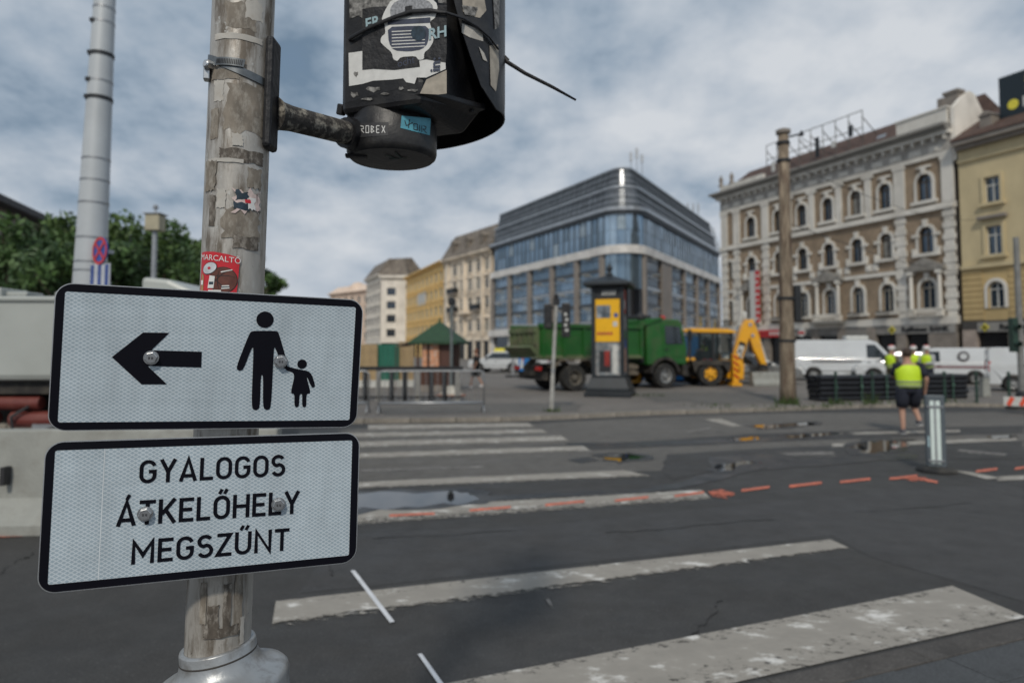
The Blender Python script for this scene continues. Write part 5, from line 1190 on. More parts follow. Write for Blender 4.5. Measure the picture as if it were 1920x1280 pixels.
obj('tailgate_lip', MB().prism([(-1.56,1.32),(-1.95,1.72),(-1.85,1.80),(-1.56,1.55)], -1.18, 1.18, 'xz'), GRD, tg)
for k in range(6): obj('tailgate_rib', MB().box(-1.72,-1.66,-1.15+k*.44,-1.07+k*.44,1.85,2.5), GRD, tg)
obj('tailgate_bar', MB().box(-1.74,-1.66,-1.2,1.2,2.3,2.42), GRD, tg); obj('mud_load', MB().ball((.8,0,2.2),1,(2.2,1.05,.5),16,8), MUD, tk, smooth=True)
obj('canopy_guard', MB().prism([(3.2,2.2),(3.2,2.85),(4.35,3.0),(4.35,2.92),(3.3,2.6)], -1.2, 1.2), GRN, bed)
cabp = [(3.55,1.0),(3.75,1.0)]+[(4.43-.72*math.cos(q), .56+.72*math.sin(q)) for q in [R(38)+R(104)*k/8 for k in range(9)]]+[(5.55,1.0),(5.62,1.05),(5.62,1.75),(5.42,2.75),(5.3,2.93),(3.65,2.95),(3.55,2.85)]
cb_ = obj('cab', taper_prism(MB(), cabp, lambda z: 1.2 if z < 1.9 else 1.2-(z-1.9)*.08), GRN, tk, bevel=.05)
for s in (-1,1):
    hwc = lambda z: 1.2 if z < 1.9 else 1.2-(z-1.9)*.08
    dr = obj('door', MB().add([(x,s*(hwc(z)+.012),z) for x,z in ((4.35,1.35),(5.5,1.35),(5.52,1.75),(5.38,2.72),(4.35,2.75))], [(0,1,2,3,4)]), GRN, tk)
    obj('door_window', MB().add([(x,s*(hwc(z)+.02),z) for x,z in ((4.48,1.88),(5.42,1.88),(5.28,2.62),(4.48,2.65))], [(0,1,2,3)]), CGL, dr); obj('handle', MB().box(4.45,4.62,s*1.22-.02,s*1.22+.02,1.62,1.67), BUMP, dr)
    obj('mirror', MB().obox((5.6,s*1.42,2.25),(.1,.2,.45)), BUMP, tk, bevel=.03); obj('mirror_arm', MB().tube([(5.5,s*1.15,2.6),(5.6,s*1.4,2.55),(5.6,s*1.42,2.0)], .02, 6), BUMP, tk)
    fd = MB()
    fpts = [(4.43-.78*math.cos(q), .56+.78*math.sin(q)) for q in [R(8)+R(160)*k/12 for k in range(13)]]; fpi = [(4.43-.66*math.cos(q), .56+.66*math.sin(q)) for q in [R(8)+R(160)*k/12 for k in range(13)]]
    obj('front_fender', fd.prism(fpts+fpi[::-1], s*1.26, s*.8), CHS, tk)
    rpts = [(-.95,1.0),(-.62,1.22),(.62,1.22),(.95,1.0)]; obj('rear_fender', MB().prism([(-.98,.95),(-.66,1.26),(.66,1.26),(.98,.95),(.92,.92),(.62,1.2),(-.62,1.2),(-.92,.92)], s*1.3, s*.75), MUD, tk)
    obj('tail_light', MB().box(-1.5,-1.42,s*.95-.22,s*.95+.22,.82,.98), LAMPR, tk, bevel=.02); obj('headlight', MB().box(5.66,5.72,s*.85-.2,s*.85+.2,.72,.92), LAMPW, tk, bevel=.03)
    obj('side_guard', MB().box(1.1,3.1,s*1.12-.04,s*1.12+.04,.6,.75).box(1.1,3.1,s*1.12-.04,s*1.12+.04,.85,1.0), MUD, tk)
obj('windscreen', MB().add([(5.635,-1.08,1.82),(5.635,1.08,1.82),(5.46,1.02,2.72),(5.46,-1.02,2.72)], [(0,1,2,3)]), CGL, tk); obj('bumper', MB().box(5.4,5.68,-1.22,1.22,.5,1.0), CHS, tk, bevel=.04); obj('grille', MB().box(5.62,5.65,-.9,.9,1.1,1.7), BUMP, tk)
obj('fuel_tank', MB().frus((1.6,.85,.85),(2.8,.85,.85),.28,.28,16).box(1.4,3.0,-1.1,-.5,.62,1.05), MUD, tk); obj('snorkel', MB().frus((3.45,-.9,1.1),(3.45,-.9,2.9),.12,.12,10).ball((3.45,-.9,3.0),.2), BUMP, tk); obj('cab_roof_bar', MB().box(3.7,4.3,-.5,.5,2.95,3.12), BUMP, tk, bevel=.04); obj('beacon', MB().lathe([(.12,2.95),(.12,3.06),(.06,3.12)], (4.9,-.5,0), 12), LAMPR, tk)

# ---- yellow backhoe loader (nose to the left)
YEQ = mk('plant_yellow', (.86,.41,.012), .38, var=.08, scale=2, coat=.3, dirt=(.45,.22,.05), dscale=2, damt=.4); HYD = mk('hydraulic_chrome', (.55,.55,.55), .2, .9)
bh = thing('backhoe_loader', 'yellow backhoe loader with raised digging arm and dark cab', 'digger', (8.74,31.6,PZ), R(6))
for x, y, r_ in ((0,-.95,.58),(0,.95,.58),(-2.0,-.9,.45),(-2.0,.9,.45)): wheel(bh, x, y, r_, .38, YEQ, .70, out=-1 if y < 0 else 1)
obj('chassis', MB().box(-3.1,1.4,-.5,.5,.45,.95), CHS, bh); obj('bonnet', MB().prism([(-3.1,.95),(-.9,.95),(-.9,1.55),(-2.9,1.4),(-3.1,1.25)], -.5, .5), YEQ, bh, bevel=.05)
obj('cab_floor', MB().box(-.9,1.2,-.82,.82,.85,1.15).prism([(-.75,.6),(-.55,.95),(.55,.95),(.8,.6),(.9,1.15),(-.9,1.15)], -1.2, -.7).prism([(-.75,.6),(-.55,.95),(.55,.95),(.8,.6),(.9,1.15),(-.9,1.15)], .7, 1.2), CHS, bh)
for x, y in ((-.85,-.78),(-.85,.78),(.25,-.8),(.25,.8),(1.12,-.78),(1.12,.78)): obj('cab_post', MB().box(x-.05,x+.05,y-.05,y+.05,1.15,2.42), BUMP, bh)
for nm, pts in (('cab_window', [(-.8,-.8,1.2),(.2,-.82,1.2),(.2,-.82,2.4),(-.8,-.8,2.4)]), ('cab_window', [(.3,-.82,1.2),(1.08,-.8,1.2),(1.08,-.8,2.4),(.3,-.82,2.4)]), ('cab_window', [(-.88,-.74,1.2),(-.88,.74,1.2),(-.88,.74,2.4),(-.88,-.74,2.4)]), ('cab_window', [(-.8,.8,1.2),(1.08,.8,1.2),(1.08,.8,2.4),(-.8,.8,2.4)])): obj(nm, MB().add(pts, [(0,1,2,3)]), CGT, bh)
obj('cab_roof', MB().prism([(-1.1,2.42),(1.3,2.38),(1.32,2.46),(.9,2.58),(-.8,2.60),(-1.1,2.54)], -.92, .92), YEQ, bh, bevel=.03)
obj('seat', MB().box(-.1,.4,-.3,.3,1.2,1.6).box(.3,.45,-.3,.3,1.6,2.1), BUMP, bh)
for s in (-1,1):
    obj('stabiliser_leg', MB().box(1.05,1.32,s*.95-.12,s*.95+.12,.15,1.45), YEQ, bh, bevel=.02); obj('stabiliser_foot', MB().box(.95,1.42,s*.95-.2,s*.95+.2,.02,.15), YEQ, bh)
    obj('loader_arm', MB().tube([(-.6,s*.72,1.2),(-1.8,s*.72,1.15),(-3.0,s*.72,.7)], .11, 8), YEQ, bh); obj('work_light', MB().obox((-.98,s*.6,2.35),(.08,.16,.12)), LAMPW, bh)
    st_ = MB()
    for k in range(4): obj('warning_stripe', MB().obox((1.185,s*.95+s*.125,.45+k*.28),(.3,.012,.09),(0,R(40),0)), LAMPR, bh)
obj('front_bucket', MB().prism([(-3.2,.2),(-3.9,.15),(-3.95,.22),(-3.3,.35),(-3.25,.95),(-3.2,.95)], -1.1, 1.1), YEQ, bh)
obj('rear_cowl', MB().prism([(.95,.35),(1.75,.3),(1.8,1.0),(1.35,1.25),(.95,1.15)], -.62, .62), YEQ, bh, bevel=.03)
obj('slide_frame', MB().box(1.34,1.5,-1.0,1.0,.35,.5).box(1.34,1.5,-1.0,1.0,.95,1.1).box(1.4,1.75,-.25,.25,.3,1.25), YEQ, bh)
def beam(mb, pts, ws, y0, y1):
    """tapering box beam through side points"""
    up, dn = [], []
    for i, (x,z) in enumerate(pts):
        a = Vector(pts[max(i-1,0)]); b = Vector(pts[min(i+1,len(pts)-1)]); d_ = (b-a).normalized(); n_ = Vector((-d_.y,d_.x)); p = Vector((x,z))
        up.append(tuple(p+n_*ws[i]/2)); dn.append(tuple(p-n_*ws[i]/2))
    return mb.prism(up+dn[::-1], y0, y1)
bm_ = obj('boom', beam(MB(), [(1.84,.22),(1.70,.72),(1.68,1.22),(1.90,1.90),(2.16,2.55),(2.32,2.98)], [.24,.40,.50,.47,.50,.42], -.17, .17), YEQ, bh, bevel=.03)
letter_sign(bm_, 'JCB', .34, 1.80, -.19, 1.58, WHP, rot=R(-70), bold=.02); obj('decal_plate', MB().obox((1.80,-.178,1.58),(.85,.01,.32),(0,R(-70),0)), LETB, bm_)
obj('boom_ram', MB().frus((1.3,-.1,1.1),(1.55,-.1,2.1),.07,.07,10).frus((1.5,-.1,1.9),(1.72,-.1,2.7),.045,.045,8), HYD, bh)
dp = obj('dipper', beam(MB(), [(2.26,2.98),(2.50,2.35),(2.70,1.65),(3.0,.88)], [.46,.50,.42,.22], -.14, .14), YEQ, bh, bevel=.03); obj('dipper_ram', MB().frus((2.80,0,2.15),(3.12,0,1.15),.06,.06,10), WHP, dp)
obj('digging_bucket', MB().prism([(2.85,.98),(3.08,.9),(3.05,.55),(2.75,.35),(2.6,.5),(2.75,.7)], -.3, .3), CHS, bh); obj('boom_pin', MB().frus((2.3,-.2,2.8),(2.3,.2,2.8),.09,.09,10).frus((2.42,-.2,2.3),(2.42,.2,2.3),.08,.08,10), HYD, bh)
obj('boom_light', MB().lathe([(.1,3.08),(.11,3.2),(.1,3.35),(.02,3.42)], (2.12,0,0), 12), WHP, bh)

# ---- white lorry on the left
LW = mk('lorry_white', (.42,.44,.415), .4, var=.06, scale=1.5, dirt=(.32,.33,.30), dscale=1, damt=.3); LRED = mk('red_tank', (.15,.035,.028), .45, var=.15, scale=5, dirt=(.22,.08,.06), dscale=6)
lt = thing('white_lorry', 'white lorry with red tanks underneath behind the concrete barrier', 'lorry', (-8.6,11.0,0), R(2))
obj('cargo_box', MB().box(-4.6,2.7,-1.15,1.2,1.27,2.5), LW, lt, bevel=.09); obj('roof_lip', MB().box(-4.62,2.72,-1.19,1.22,2.42,2.5), LW, lt, bevel=.03)
for k in range(5): obj('roof_fitting', MB().box(-3.4+k*1.3,-2.5+k*1.3,-1.0,-.6,2.5,2.58).box(-3.0+k*1.3,-2.8+k*1.3,-1.1,-.5,2.5,2.63), LW, lt, bevel=.02)
obj('chassis', MB().box(-4.4,4.6,-.5,.5,.6,1.0), CHS, lt); obj('sub_frame', MB().box(-4.5,2.6,-1.0,1.0,1.08,1.26), CHS, lt); obj('side_seam', MB().box(.7,.72,-1.152,-1.14,1.35,2.4), CHS, lt); obj('lower_valance', MB().box(-4.4,2.6,-1.05,-.95,.42,.56), METALL, lt)
for a, b_, z, r_ in ((.95,1.62,.94,.105),(-1.0,1.0,.72,.10),(1.2,2.2,.70,.12)): obj('red_tank', MB().frus((a,-.9,z),(b_,-.9,z),r_,r_,16), LRED, lt, bevel=.02)
obj('hose', MB().tube([(1.5,-1.0,.9),(1.3,-1.08,.75),(1.35,-1.1,.55),(1.6,-1.08,.5),(1.9,-1.0,.6)], .025, 8), BUMP, lt, smooth=True); obj('valve_box', MB().box(1.55,2.1,-1.0,-.8,.5,.66).box(1.8,2.0,-1.0,-.8,.82,1.0), METALL, lt)
lc = obj('cab', MB().prism([(2.95,.8),(4.85,.8),(4.9,1.5),(4.75,2.35),(4.4,2.55),(2.95,2.55)], -1.15, 1.15), LW, lt, bevel=.08); obj('roof_fairing', MB().prism([(3.0,2.55),(3.9,2.55),(3.4,2.78),(3.0,2.82)], -.9, .9), LW, lt, bevel=.06)
obj('windscreen', MB().add([(4.92,-1.0,1.6),(4.92,1.0,1.6),(4.78,1.0,2.3),(4.78,-1.0,2.3)], [(0,1,2,3)]), CGL, lt); obj('door_window', MB().add([(3.6,-1.16,1.6),(4.7,-1.16,1.6),(4.6,-1.16,2.25),(3.6,-1.16,2.25)], [(0,1,2,3)]), CGL, lt)
for b_ in (4.45,): obj('beacon', MB().lathe([(.09,2.55),(.09,2.67),(.05,2.72)], (b_,-.7,0), 12), AMBER, lt)
for x in (-3.3,-.2+3.9): 
    for s in (-1,1): wheel(lt, x, s*.95, .5, .32, RIMB, .55, out=s)
# ================================================================ street furniture
GALV = mk('galvanised_steel', (.36,.37,.38), .45, .75, .12, 12); MASTP = mk('mast_grey', (.50,.53,.55), .5, .1, .06, 3, dirt=(.38,.40,.41), dscale=2, damt=.3); DKG = mk('dark_green_paint', (.02,.05,.035), .5, var=.2); CONC = mk('white_concrete', (.31,.315,.29), .85, var=.14, scale=3, bump=.4, bscale=40, dirt=(.19,.18,.155), dscale=2.5, damt=.6)
ANTH = mk('anthracite_paint', (.018,.023,.028), .5, .1, .2, 3); RUST = mk('rusty_pole', (.22,.175,.125), .85, var=.5, scale=6, bump=.7, bscale=25, dirt=(.065,.032,.02), dscale=3.2, damt=.95, stretch=(2.4,2.4,.35))
# tall lamp mast on the left
mt0, mt1 = D(168.5,520,7.5), D(196.5,0,7.5); mx_ = (mt1-mt0)/(mt1.z-mt0.z); mb0 = mt0-mx_*mt0.z
mast = thing('lamp_mast', 'tall pale grey tapered mast with dark strap bands', 'lamp post', (mb0.x,mb0.y,0))
mr_ = lambda z: .162-.0170*max(0,z-2.5)-.0*z
mp_ = lambda z: mx_*z
zs = [0,.05,.051,1.2,2.5,3.5,4.5,5.66,7.5,9.5]; rs_ = [.24,.24,.175,.172]+[mr_(z) for z in zs[4:]]
obj('shaft', MB().tube([mp_(z) for z in zs], [max(.05,r) for r in rs_], 32), MASTP, mast, smooth=True)
obj('lamp_arm', MB().tube([mp_(9.4), mp_(9.6)+Vector((.3,-.3,.2)), mp_(9.6)+Vector((1.2,-1.2,.3))], .05, 8).box(mp_(9.6).x+1.0,mp_(9.6).x+1.6,-1.7,-1.1,9.85,9.97), MASTP, mast)
for y, dk in ((18,0),(45,0),(105,1),(155,0),(187,1),(300,0),(340,0),(382,0),(447,0),(492,0),(508,0)):
    z = D(185,y,7.5).z; r_ = mr_(z)
    obj('strap', MB().tube([mp_(z-.012-.008*dk)+Vector((0,0,0)), mp_(z+.012+.008*dk)], [r_+.004+.004*dk]*2, 32), METALD if dk else GALV, mast)
    if dk or y in (45,155): obj('strap_buckle', MB().obox(mp_(z)+Vector((-r_*.55,-r_*.85,0)), (.06,.03,.04)), METALD, mast)
ns = thing('no_stopping_sign', 'round blue and red no stopping sign edge-on beside the grey mast', 'sign', D(187,470,7.3), R(-32))
obj('disc', MB().lathe([(.15,.0),(.15,.012)], n=32, axis='y'), mk('sign_blue',(.03,.08,.35),.4), ns); 
pts_, tri_ = ring_poly(disc((0,0),.149,32), disc((0,0),.118,32)); rdm = mk('sign_red',(.55,.03,.03),.4)
obj('red_ring', MB().add([(x,-.004,z) for x,z in pts_], [tuple(q) for q in tri_]), rdm, ns, fix=False)
for s in (-1,1): obj('red_bar', MB().obox((0,-.006,0),(.24,.003,.03),(0,R(45*s),0)), rdm, ns)
obj('bracket', MB().box(-.02,.02,.012,.14,-.02,.02), GALV, ns)
ps = thing('blue_white_panel', 'small blue and white striped panel under the no stopping sign', 'sign', D(187,517,7.3), R(-22))
obj('plate', MB().box(-.15,.15,0,.01,-.16,.13), mk('panel_white',(.5,.52,.56),.4), ps)
for k in range(3): obj('blue_stripe', MB().box(-.14+k*.11,-.09+k*.11,-.004,-.001,-.15,.12), mk('panel_blue',(.05,.09,.28),.4), ps)
obj('bracket', MB().box(-.02,.02,.01,.12,-.1,-.06), GALV, ps)
# slim post with a beige box
cpos = D(291,420,15); cp_ = thing('camera_post', 'slim post topped by a beige equipment box before the trees', 'post', (cpos.x,cpos.y,0))
obj('pole', MB().frus((0,0,0),(0,0,cpos.z-.15),.07,.055,14), GALV, cp_); obj('box', MB().box(-.16,.16,-.15,.15,cpos.z-.16,cpos.z+.2), mk('beige_box',(.42,.38,.27),.6), cp_, bevel=.02); obj('top_cap', MB().box(-.19,.19,-.18,.18,cpos.z+.2,cpos.z+.225).frus((0,0,cpos.z+.22),(0,0,cpos.z+.34),.025,.02,8).lathe([(.05,cpos.z+.34),(.06,cpos.z+.38),(.02,cpos.z+.44)], n=10), GALV, cp_)
# concrete barrier on the left
bl = G(0,1005); cbx = thing('concrete_barrier', 'long white concrete road barrier on the left', 'barrier', (bl.x,bl.y,0), R(3))
obj('profile', MB().prism([(-.04,0),(.60,0),(.60,.10),(.42,.32),(.36,.95),(.20,.95),(.14,.32),(-.04,.10)], -3.2, 2.45, 'yz'), CONC, cbx, bevel=.015)
obj('joint', MB().box(-.62,-.60,.115,.16,.34,.9), BUMP, cbx); obj('reflector', MB().box(-.06,-.02,.05,.15,.45,.62), BUMP, cbx)
obj('lifting_slot', MB().box(.9,1.3,-.055,-.03,.0,.09), BUMP, cbx)
# crowd barriers
def crowd_barrier(label, a, b):
    d_ = b-a; t = thing('crowd_barrier', label, 'barrier', (a.x,a.y,PZ), math.atan2(d_.y,d_.x), 'crowd control barriers on the pavement'); L_ = d_.length; r_ = .12
    fr = [(0,0,.20),(0,0,1.08-r_)]+[(r_-r_*math.cos(q),0,1.08-r_+r_*math.sin(q)) for q in [R(22.5*k) for k in range(1,5)]]+[(L_-r_+r_*math.sin(q),0,1.08-r_+r_*math.cos(q)) for q in [R(22.5*k) for k in range(0,5)]]+[(L_,0,.20)]
    obj('frame', MB().tube(fr, .021, 10), GALV, t, smooth=True); obj('lower_rail', MB().frus((0,0,.26),(L_,0,.26),.034,.034,10), METALL, t, smooth=True)
    n = 17; bar = MB().frus((0,0,.23),(0,0,1.07),.0075,.0075,6).mesh('bar', GALV)
    for k in range(n): link('bar', bar, t, (L_*(k+1)/(n+1),0,0))
    for x in (.02, L_-.02): obj('foot', MB().tube([(x,-.32,.0),(x,-.26,.11),(x,-.12,.18),(x,.0,.20),(x,.12,.18),(x,.26,.11),(x,.32,.0)], .02, 8), GALV, t, smooth=True)
    obj('hook', MB().tube([(L_,0,.85),(L_+.05,0,.85),(L_+.05,0,.76)], .01, 6), GALV, t)
bA, bB = G(708,776,PZ), G(907,774,PZ)
crowd_barrier('steel crowd barrier standing at the end of the crossing', Vector((bA.x,bA.y+.1,0)), Vector((bB.x,bB.y+.1,0)))
crowd_barrier('steel crowd barrier half hidden behind the sign edge', Vector((bA.x-2.7,bA.y+.15,0)), Vector((bA.x-.28,bA.y+.25,0)))
# dark railing with flat posts
ra, rb_ = G(560,752,PZ), G(868,752,PZ); rl = thing('dark_railing', 'dark pavement railing with flat grey posts before the brown kiosk', 'railing', (ra.x,ra.y,PZ), 0); RLn = rb_.x-ra.x
obj('top_rail', MB().box(0,RLn,-.05,.05,.98,1.10), METALD, rl)
for k in range(int(RLn/.42)+1): obj('rail_post', MB().box(k*.42-.075,k*.42+.075,-.03,.03,0,.98), METALD if k%3 else mk('rail_post_grey',(.22,.215,.20),.7), rl)
obj('low_beam', MB().box(0,RLn,-.03,.03,.10,.16), METALD, rl)
# hoardings
BOARD = mk('tan_board', (.36,.26,.14), .8, var=.15, scale=3); BGRN = mk('green_board', (.012,.13,.085), .6, var=.1, scale=2)
for nm, lab, xa, xb, y0, y1, Y, m in (('tan_hoarding','tan wooden hoarding panel left of the green one',655,708,645,692,30,BOARD),('green_hoarding','green hoarding panel between two tan ones',708,748,645,690,30.2,BGRN),('tan_hoarding','narrow tan hoarding panel between green panel and brown kiosk',748,776,640,690,30.4,BOARD)):
    a, b_ = D(xa,y0,Y), D(xb,y0,Y); t = thing(nm, lab, 'hoarding', (a.x,Y,PZ)); W_ = b_.x-a.x
    for k in range(4): obj('board', MB().box(W_*k/4+.006,W_*(k+1)/4-.006,-.03+.004*(k%2),.02,.3,a.z-PZ), m, t)
    obj('base', MB().box(-.02,W_+.02,-.12,.1,0,.3), WHP, t); obj('post', MB().box(.05,.13,.03,.11,.3,a.z-PZ), STONEB, t)
# brown kiosk with green roof
WOODB = mk('brown_wood', (.075,.032,.02), .65, var=.2, scale=3); RFG = mk('green_roof', (.022,.062,.03), .7, var=.2, scale=4); POSTER = mk('orange_poster', (.55,.25,.13), .7, var=.45, scale=6, dirt=(.62,.55,.48), dscale=7, damt=.8)
kc = D(824,700,27.6); kk = thing('kiosk', 'brown wooden kiosk with green pyramid roof and orange posters', 'kiosk', (kc.x,27.6,PZ), R(-12)); kk.scale = (.62,.62,.95)
obj('base', MB().box(-1.15,1.15,-1.15,1.15,0,.25), STONEB, kk); obj('rear_walls', MB().box(-1.05,1.05,-.2,1.05,.25,2.0), WOODB, kk)
for k in range(9): obj('plank', MB().box(-1.05+k*.235,-1.05+k*.235+.225,-.26,-.2,.25,2.0), WOODB, kk)
for x in (-1.1,-.35,.4,1.1): obj('post', MB().box(x-.06,x+.06,-1.12,-1.0,.25,2.05), WOODB, kk)
obj('counter', MB().box(-1.15,1.15,-1.2,-.3,.95,1.03), WOODB, kk); obj('front_panel', MB().box(-1.05,1.05,-1.08,-1.0,.25,.95), WOODB, kk)
for x0_, x1_, z0_ in ((-.78,-.46,.95),(-.28,.32,.9)): obj('poster', MB().box(x0_,x1_,-1.16,-1.13,z0_,2.0), POSTER, kk)
obj('shutter', MB().box(.46,1.04,-1.10,-1.06,.95,2.0), mk('shutter_brown',(.09,.04,.028),.6), kk)
rfv = [(-1.55,-1.55,2.05),(1.55,-1.55,2.05),(1.55,1.55,2.05),(-1.55,1.55,2.05),(0,0,2.95)]
obj('roof', MB().add(rfv, [(0,1,4),(1,2,4),(2,3,4),(3,0,4),(3,2,1,0)]), RFG, kk); obj('fascia', MB().box(-1.57,1.57,-1.57,-1.5,1.95,2.06).box(-1.57,-1.5,-1.5,1.5,1.95,2.06).box(1.5,1.57,-1.5,1.5,1.95,2.06), RFG, kk); obj('roof_finial', MB().ball((0,0,2.98),.08), RFG, kk)
obj('awning', MB().add([(-1.5,-1.5,2.04),(-2.6,-1.2,1.85),(-2.6,1.0,1.85),(-1.5,1.4,2.04),(-1.5,-1.5,2.07),(-2.6,-1.2,1.88),(-2.6,1.0,1.88),(-1.5,1.4,2.07)], [(0,1,2,3),(4,5,6,7),(0,1,5,4),(1,2,6,5),(2,3,7,6),(3,0,4,7)]), mk('brown_awning',(.22,.17,.13),.8), kk); obj('awning_post', MB().box(-2.58,-2.52,-1.15,-1.09,0,1.86), WOODB, kk)
# slim lamp post with stone foot
lp_ = G(846,742,PZ); lq = thing('slim_lamp_post', 'slim grey lamp post on a pale stone foot before the kiosk', 'lamp post', (lp_.x,lp_.y,PZ))
obj('pole', MB().frus((0,0,.3),(0,0,3.15),.06,.05,12).frus((0,0,3.15),(0,0,3.2),.08,.08,12), mk('lamp_grey',(.16,.18,.18),.5,.3), lq); obj('lamp_head', MB().lathe([(.07,3.2),(.12,3.25),(.12,3.42),(.03,3.5)], n=14), METALD, lq)
obj('stone_foot', MB().lathe([(.42,0),(.40,.10),(.22,.22),(.12,.34),(.06,.36)], n=14), mk('pale_stone',(.45,.42,.36),.9,var=.2,scale=5), lq); obj('foot_ring', MB().lathe([(.55,0),(.55,.05),(.43,.06)], n=14), mk('red_stone',(.26,.13,.09),.9), lq)
# steel goalpost frame
ga, gz = G(962,707,PZ), D(962,608,34); sfr = thing('steel_frame', 'white steel portal frame left of the green truck', 'frame', (ga.x,ga.y,PZ), R(5)); hF = D(962,608,ga.y).z-PZ
obj('upright', MB().box(-.09,.09,-.06,.06,0,hF), METALL, sfr); obj('upright', MB().box(3.1,3.28,-.06,.06,0,hF), METALL, sfr); obj('beam', MB().box(.09,3.1,-.06,.06,hF-.22,hF), METALL, sfr); obj('beam_sign', MB().box(.4,1.7,-.1,-.065,hF-.5,hF-.23), mk('dark_red_sign',(.16,.03,.02),.5), sfr); obj('foot', MB().box(-.45,.45,-.2,.2,0,.12), METALD, sfr)
for k in range(6): obj('mesh_wire', MB().frus((.25+k*.45,0,.1),(.25+k*.45,0,1.5),.008,.008,5), GALV, sfr)
# blue bin
bb_ = G(984,699,PZ); bn = thing('blue_bin', 'blue portable bin behind the rear of the green truck', 'bin', (bb_.x,bb_.y,PZ)); BLU = mk('blue_plastic',(.02,.19,.52),.45)
obj('tub', MB().add([(-.38,-.38,.1),(.38,-.38,.1),(.38,.38,.1),(-.38,.38,.1),(-.46,-.46,1.05),(.46,-.46,1.05),(.46,.46,1.05),(-.46,.46,1.05)], [(3,2,1,0),(4,5,6,7),(0,1,5,4),(1,2,6,5),(2,3,7,6),(3,0,4,7)]), BLU, bn, bevel=.03); obj('lid', MB().box(-.5,.5,-.5,.5,1.05,1.13), BLU, bn, bevel=.03)
for x in (-.3,.3): obj('wheel', MB().lathe([(.1,-.03),(.1,.03)], (x,.3,.1), 12, 'x'), TYRE, bn)
# blue cover behind the digger
tp = D(1300,640,34.5); tarp = thing('blue_container', 'bright blue container behind the yellow digger cab', 'container', (tp.x-.4,34.6,PZ), R(3)); obj('shell', MB().box(-1.9,.75,0,1.4,.1,2.3), BLU, tarp, bevel=.03)
for k in range(6): obj('rib', MB().box(-1.8+k*.43,-1.66+k*.43,-.04,-.001,.2,2.15), BLU, tarp)
obj('white_mark', MB().lathe([(.22,0),(.22,.01)], (-.6,-.06,1.9), 18, 'y'), WHP, tarp); obj('skid', MB().box(-1.9,.75,.1,.3,0,.1), CHS, tarp)
# traffic lights on a thin pole
tlp = G(1034,771,PZ); tlt = thing('traffic_light', 'black traffic light pair on a thin pale pole before the green truck', 'traffic light', (tlp.x,tlp.y,PZ))
zt_ = D(1043,572,tlp.y).z-PZ; lean = D(1043,572,tlp.y).x-tlp.x
obj('pole', MB().tube([(0,0,0),(lean*.25,0,.9),(lean*.26,0,.92),(lean,0,zt_)], [.062,.058,.05,.048], 14), mk('pole_pale',(.42,.41,.38),.5,.2,.2,6), tlt); obj('pole_band', MB().tube([(lean*.3,0,1.05),(lean*.31,0,1.1)], .058, 14), METALL, tlt)
for dx, dz, hh_ in ((-.22,-.62,.66),(.26,-.86,.92)):
    o_ = obj('signal_box', MB().box(lean+dx-.11,lean+dx+.11,-.08,.16,zt_+dz,zt_+dz+hh_), BLKP, tlt, bevel=.03); obj('hood', MB().tube([(lean+dx,.15,zt_+dz+hh_*.72),(lean+dx,.34,zt_+dz+hh_*.70)], .1, 14, False).tube([(lean+dx,.15,zt_+dz+hh_*.28),(lean+dx,.34,zt_+dz+hh_*.26)], .1, 14, False), BLKP, o_)
obj('top_lamp', MB().box(lean-.09,lean+.09,-.06,.1,zt_,zt_+.18).ball((lean,0,zt_+.24),.07), BLKP, tlt)
for q in range(4): obj('sticker', MB().obox((lean+.24+.03*(q%2),-.086,zt_-.25-.14*q),(.07,.004,.08),(0,.4*q,0)), WHP, tlt)
obj('bracket', MB().box(lean-.15,lean+.2,-.02,.03,zt_-.1,zt_-.05).box(lean-.15,lean+.2,-.02,.03,zt_-.5,zt_-.45), METALD, tlt)
# advertising column
ap = G(1149,744,PZ); ac = thing('advertising_column', 'dark square advertising column with yellow posters and a capped roof', 'advertising column', (ap.x,ap.y+.55,PZ), R(-17)); ac.scale = (1,1,1.06)
for h0, h1, w_ in ((0,.16,.80),(.16,.30,.74)): obj('plinth', MB().box(-w_,w_,-w_,w_,h0,h1), ANTH, ac, bevel=.02)
obj('plinth_slope', MB().add([(-.72,-.72,.30),(.72,-.72,.30),(.72,.72,.30),(-.72,.72,.30),(-.60,-.60,.62),(.60,-.60,.62),(.60,.60,.62),(-.60,.60,.62)], [(3,2,1,0),(4,5,6,7),(0,1,5,4),(1,2,6,5),(2,3,7,6),(3,0,4,7)]), ANTH, ac)
obj('shaft', MB().box(-.50,.50,-.50,.50,.62,3.62), ANTH, ac)
for sx_, sy_ in ((-1,-1),(1,-1),(1,1),(-1,1)): obj('corner_post', MB().box(sx_*.50-.07,sx_*.50+.07,sy_*.50-.07,sy_*.50+.07,.62,3.64), ANTH, ac, bevel=.015)
obj('eaves', MB().box(-.82,.82,-.82,.82,3.64,3.76), ANTH, ac, bevel=.03); obj('roof', MB().add([(-.80,-.80,3.76),(.80,-.80,3.76),(.80,.80,3.76),(-.80,.80,3.76),(-.10,-.10,4.03),(.10,-.10,4.03),(.10,.10,4.03),(-.10,.10,4.03)], [(0,1,5,4),(1,2,6,5),(2,3,7,6),(3,0,4,7),(4,5,6,7)]), ANTH, ac); obj('finial', MB().lathe([(.11,4.02),(.12,4.08),(.06,4.14),(.10,4.22),(.11,4.30),(.04,4.40),(.01,4.48)], n=14), ANTH, ac, smooth=True)
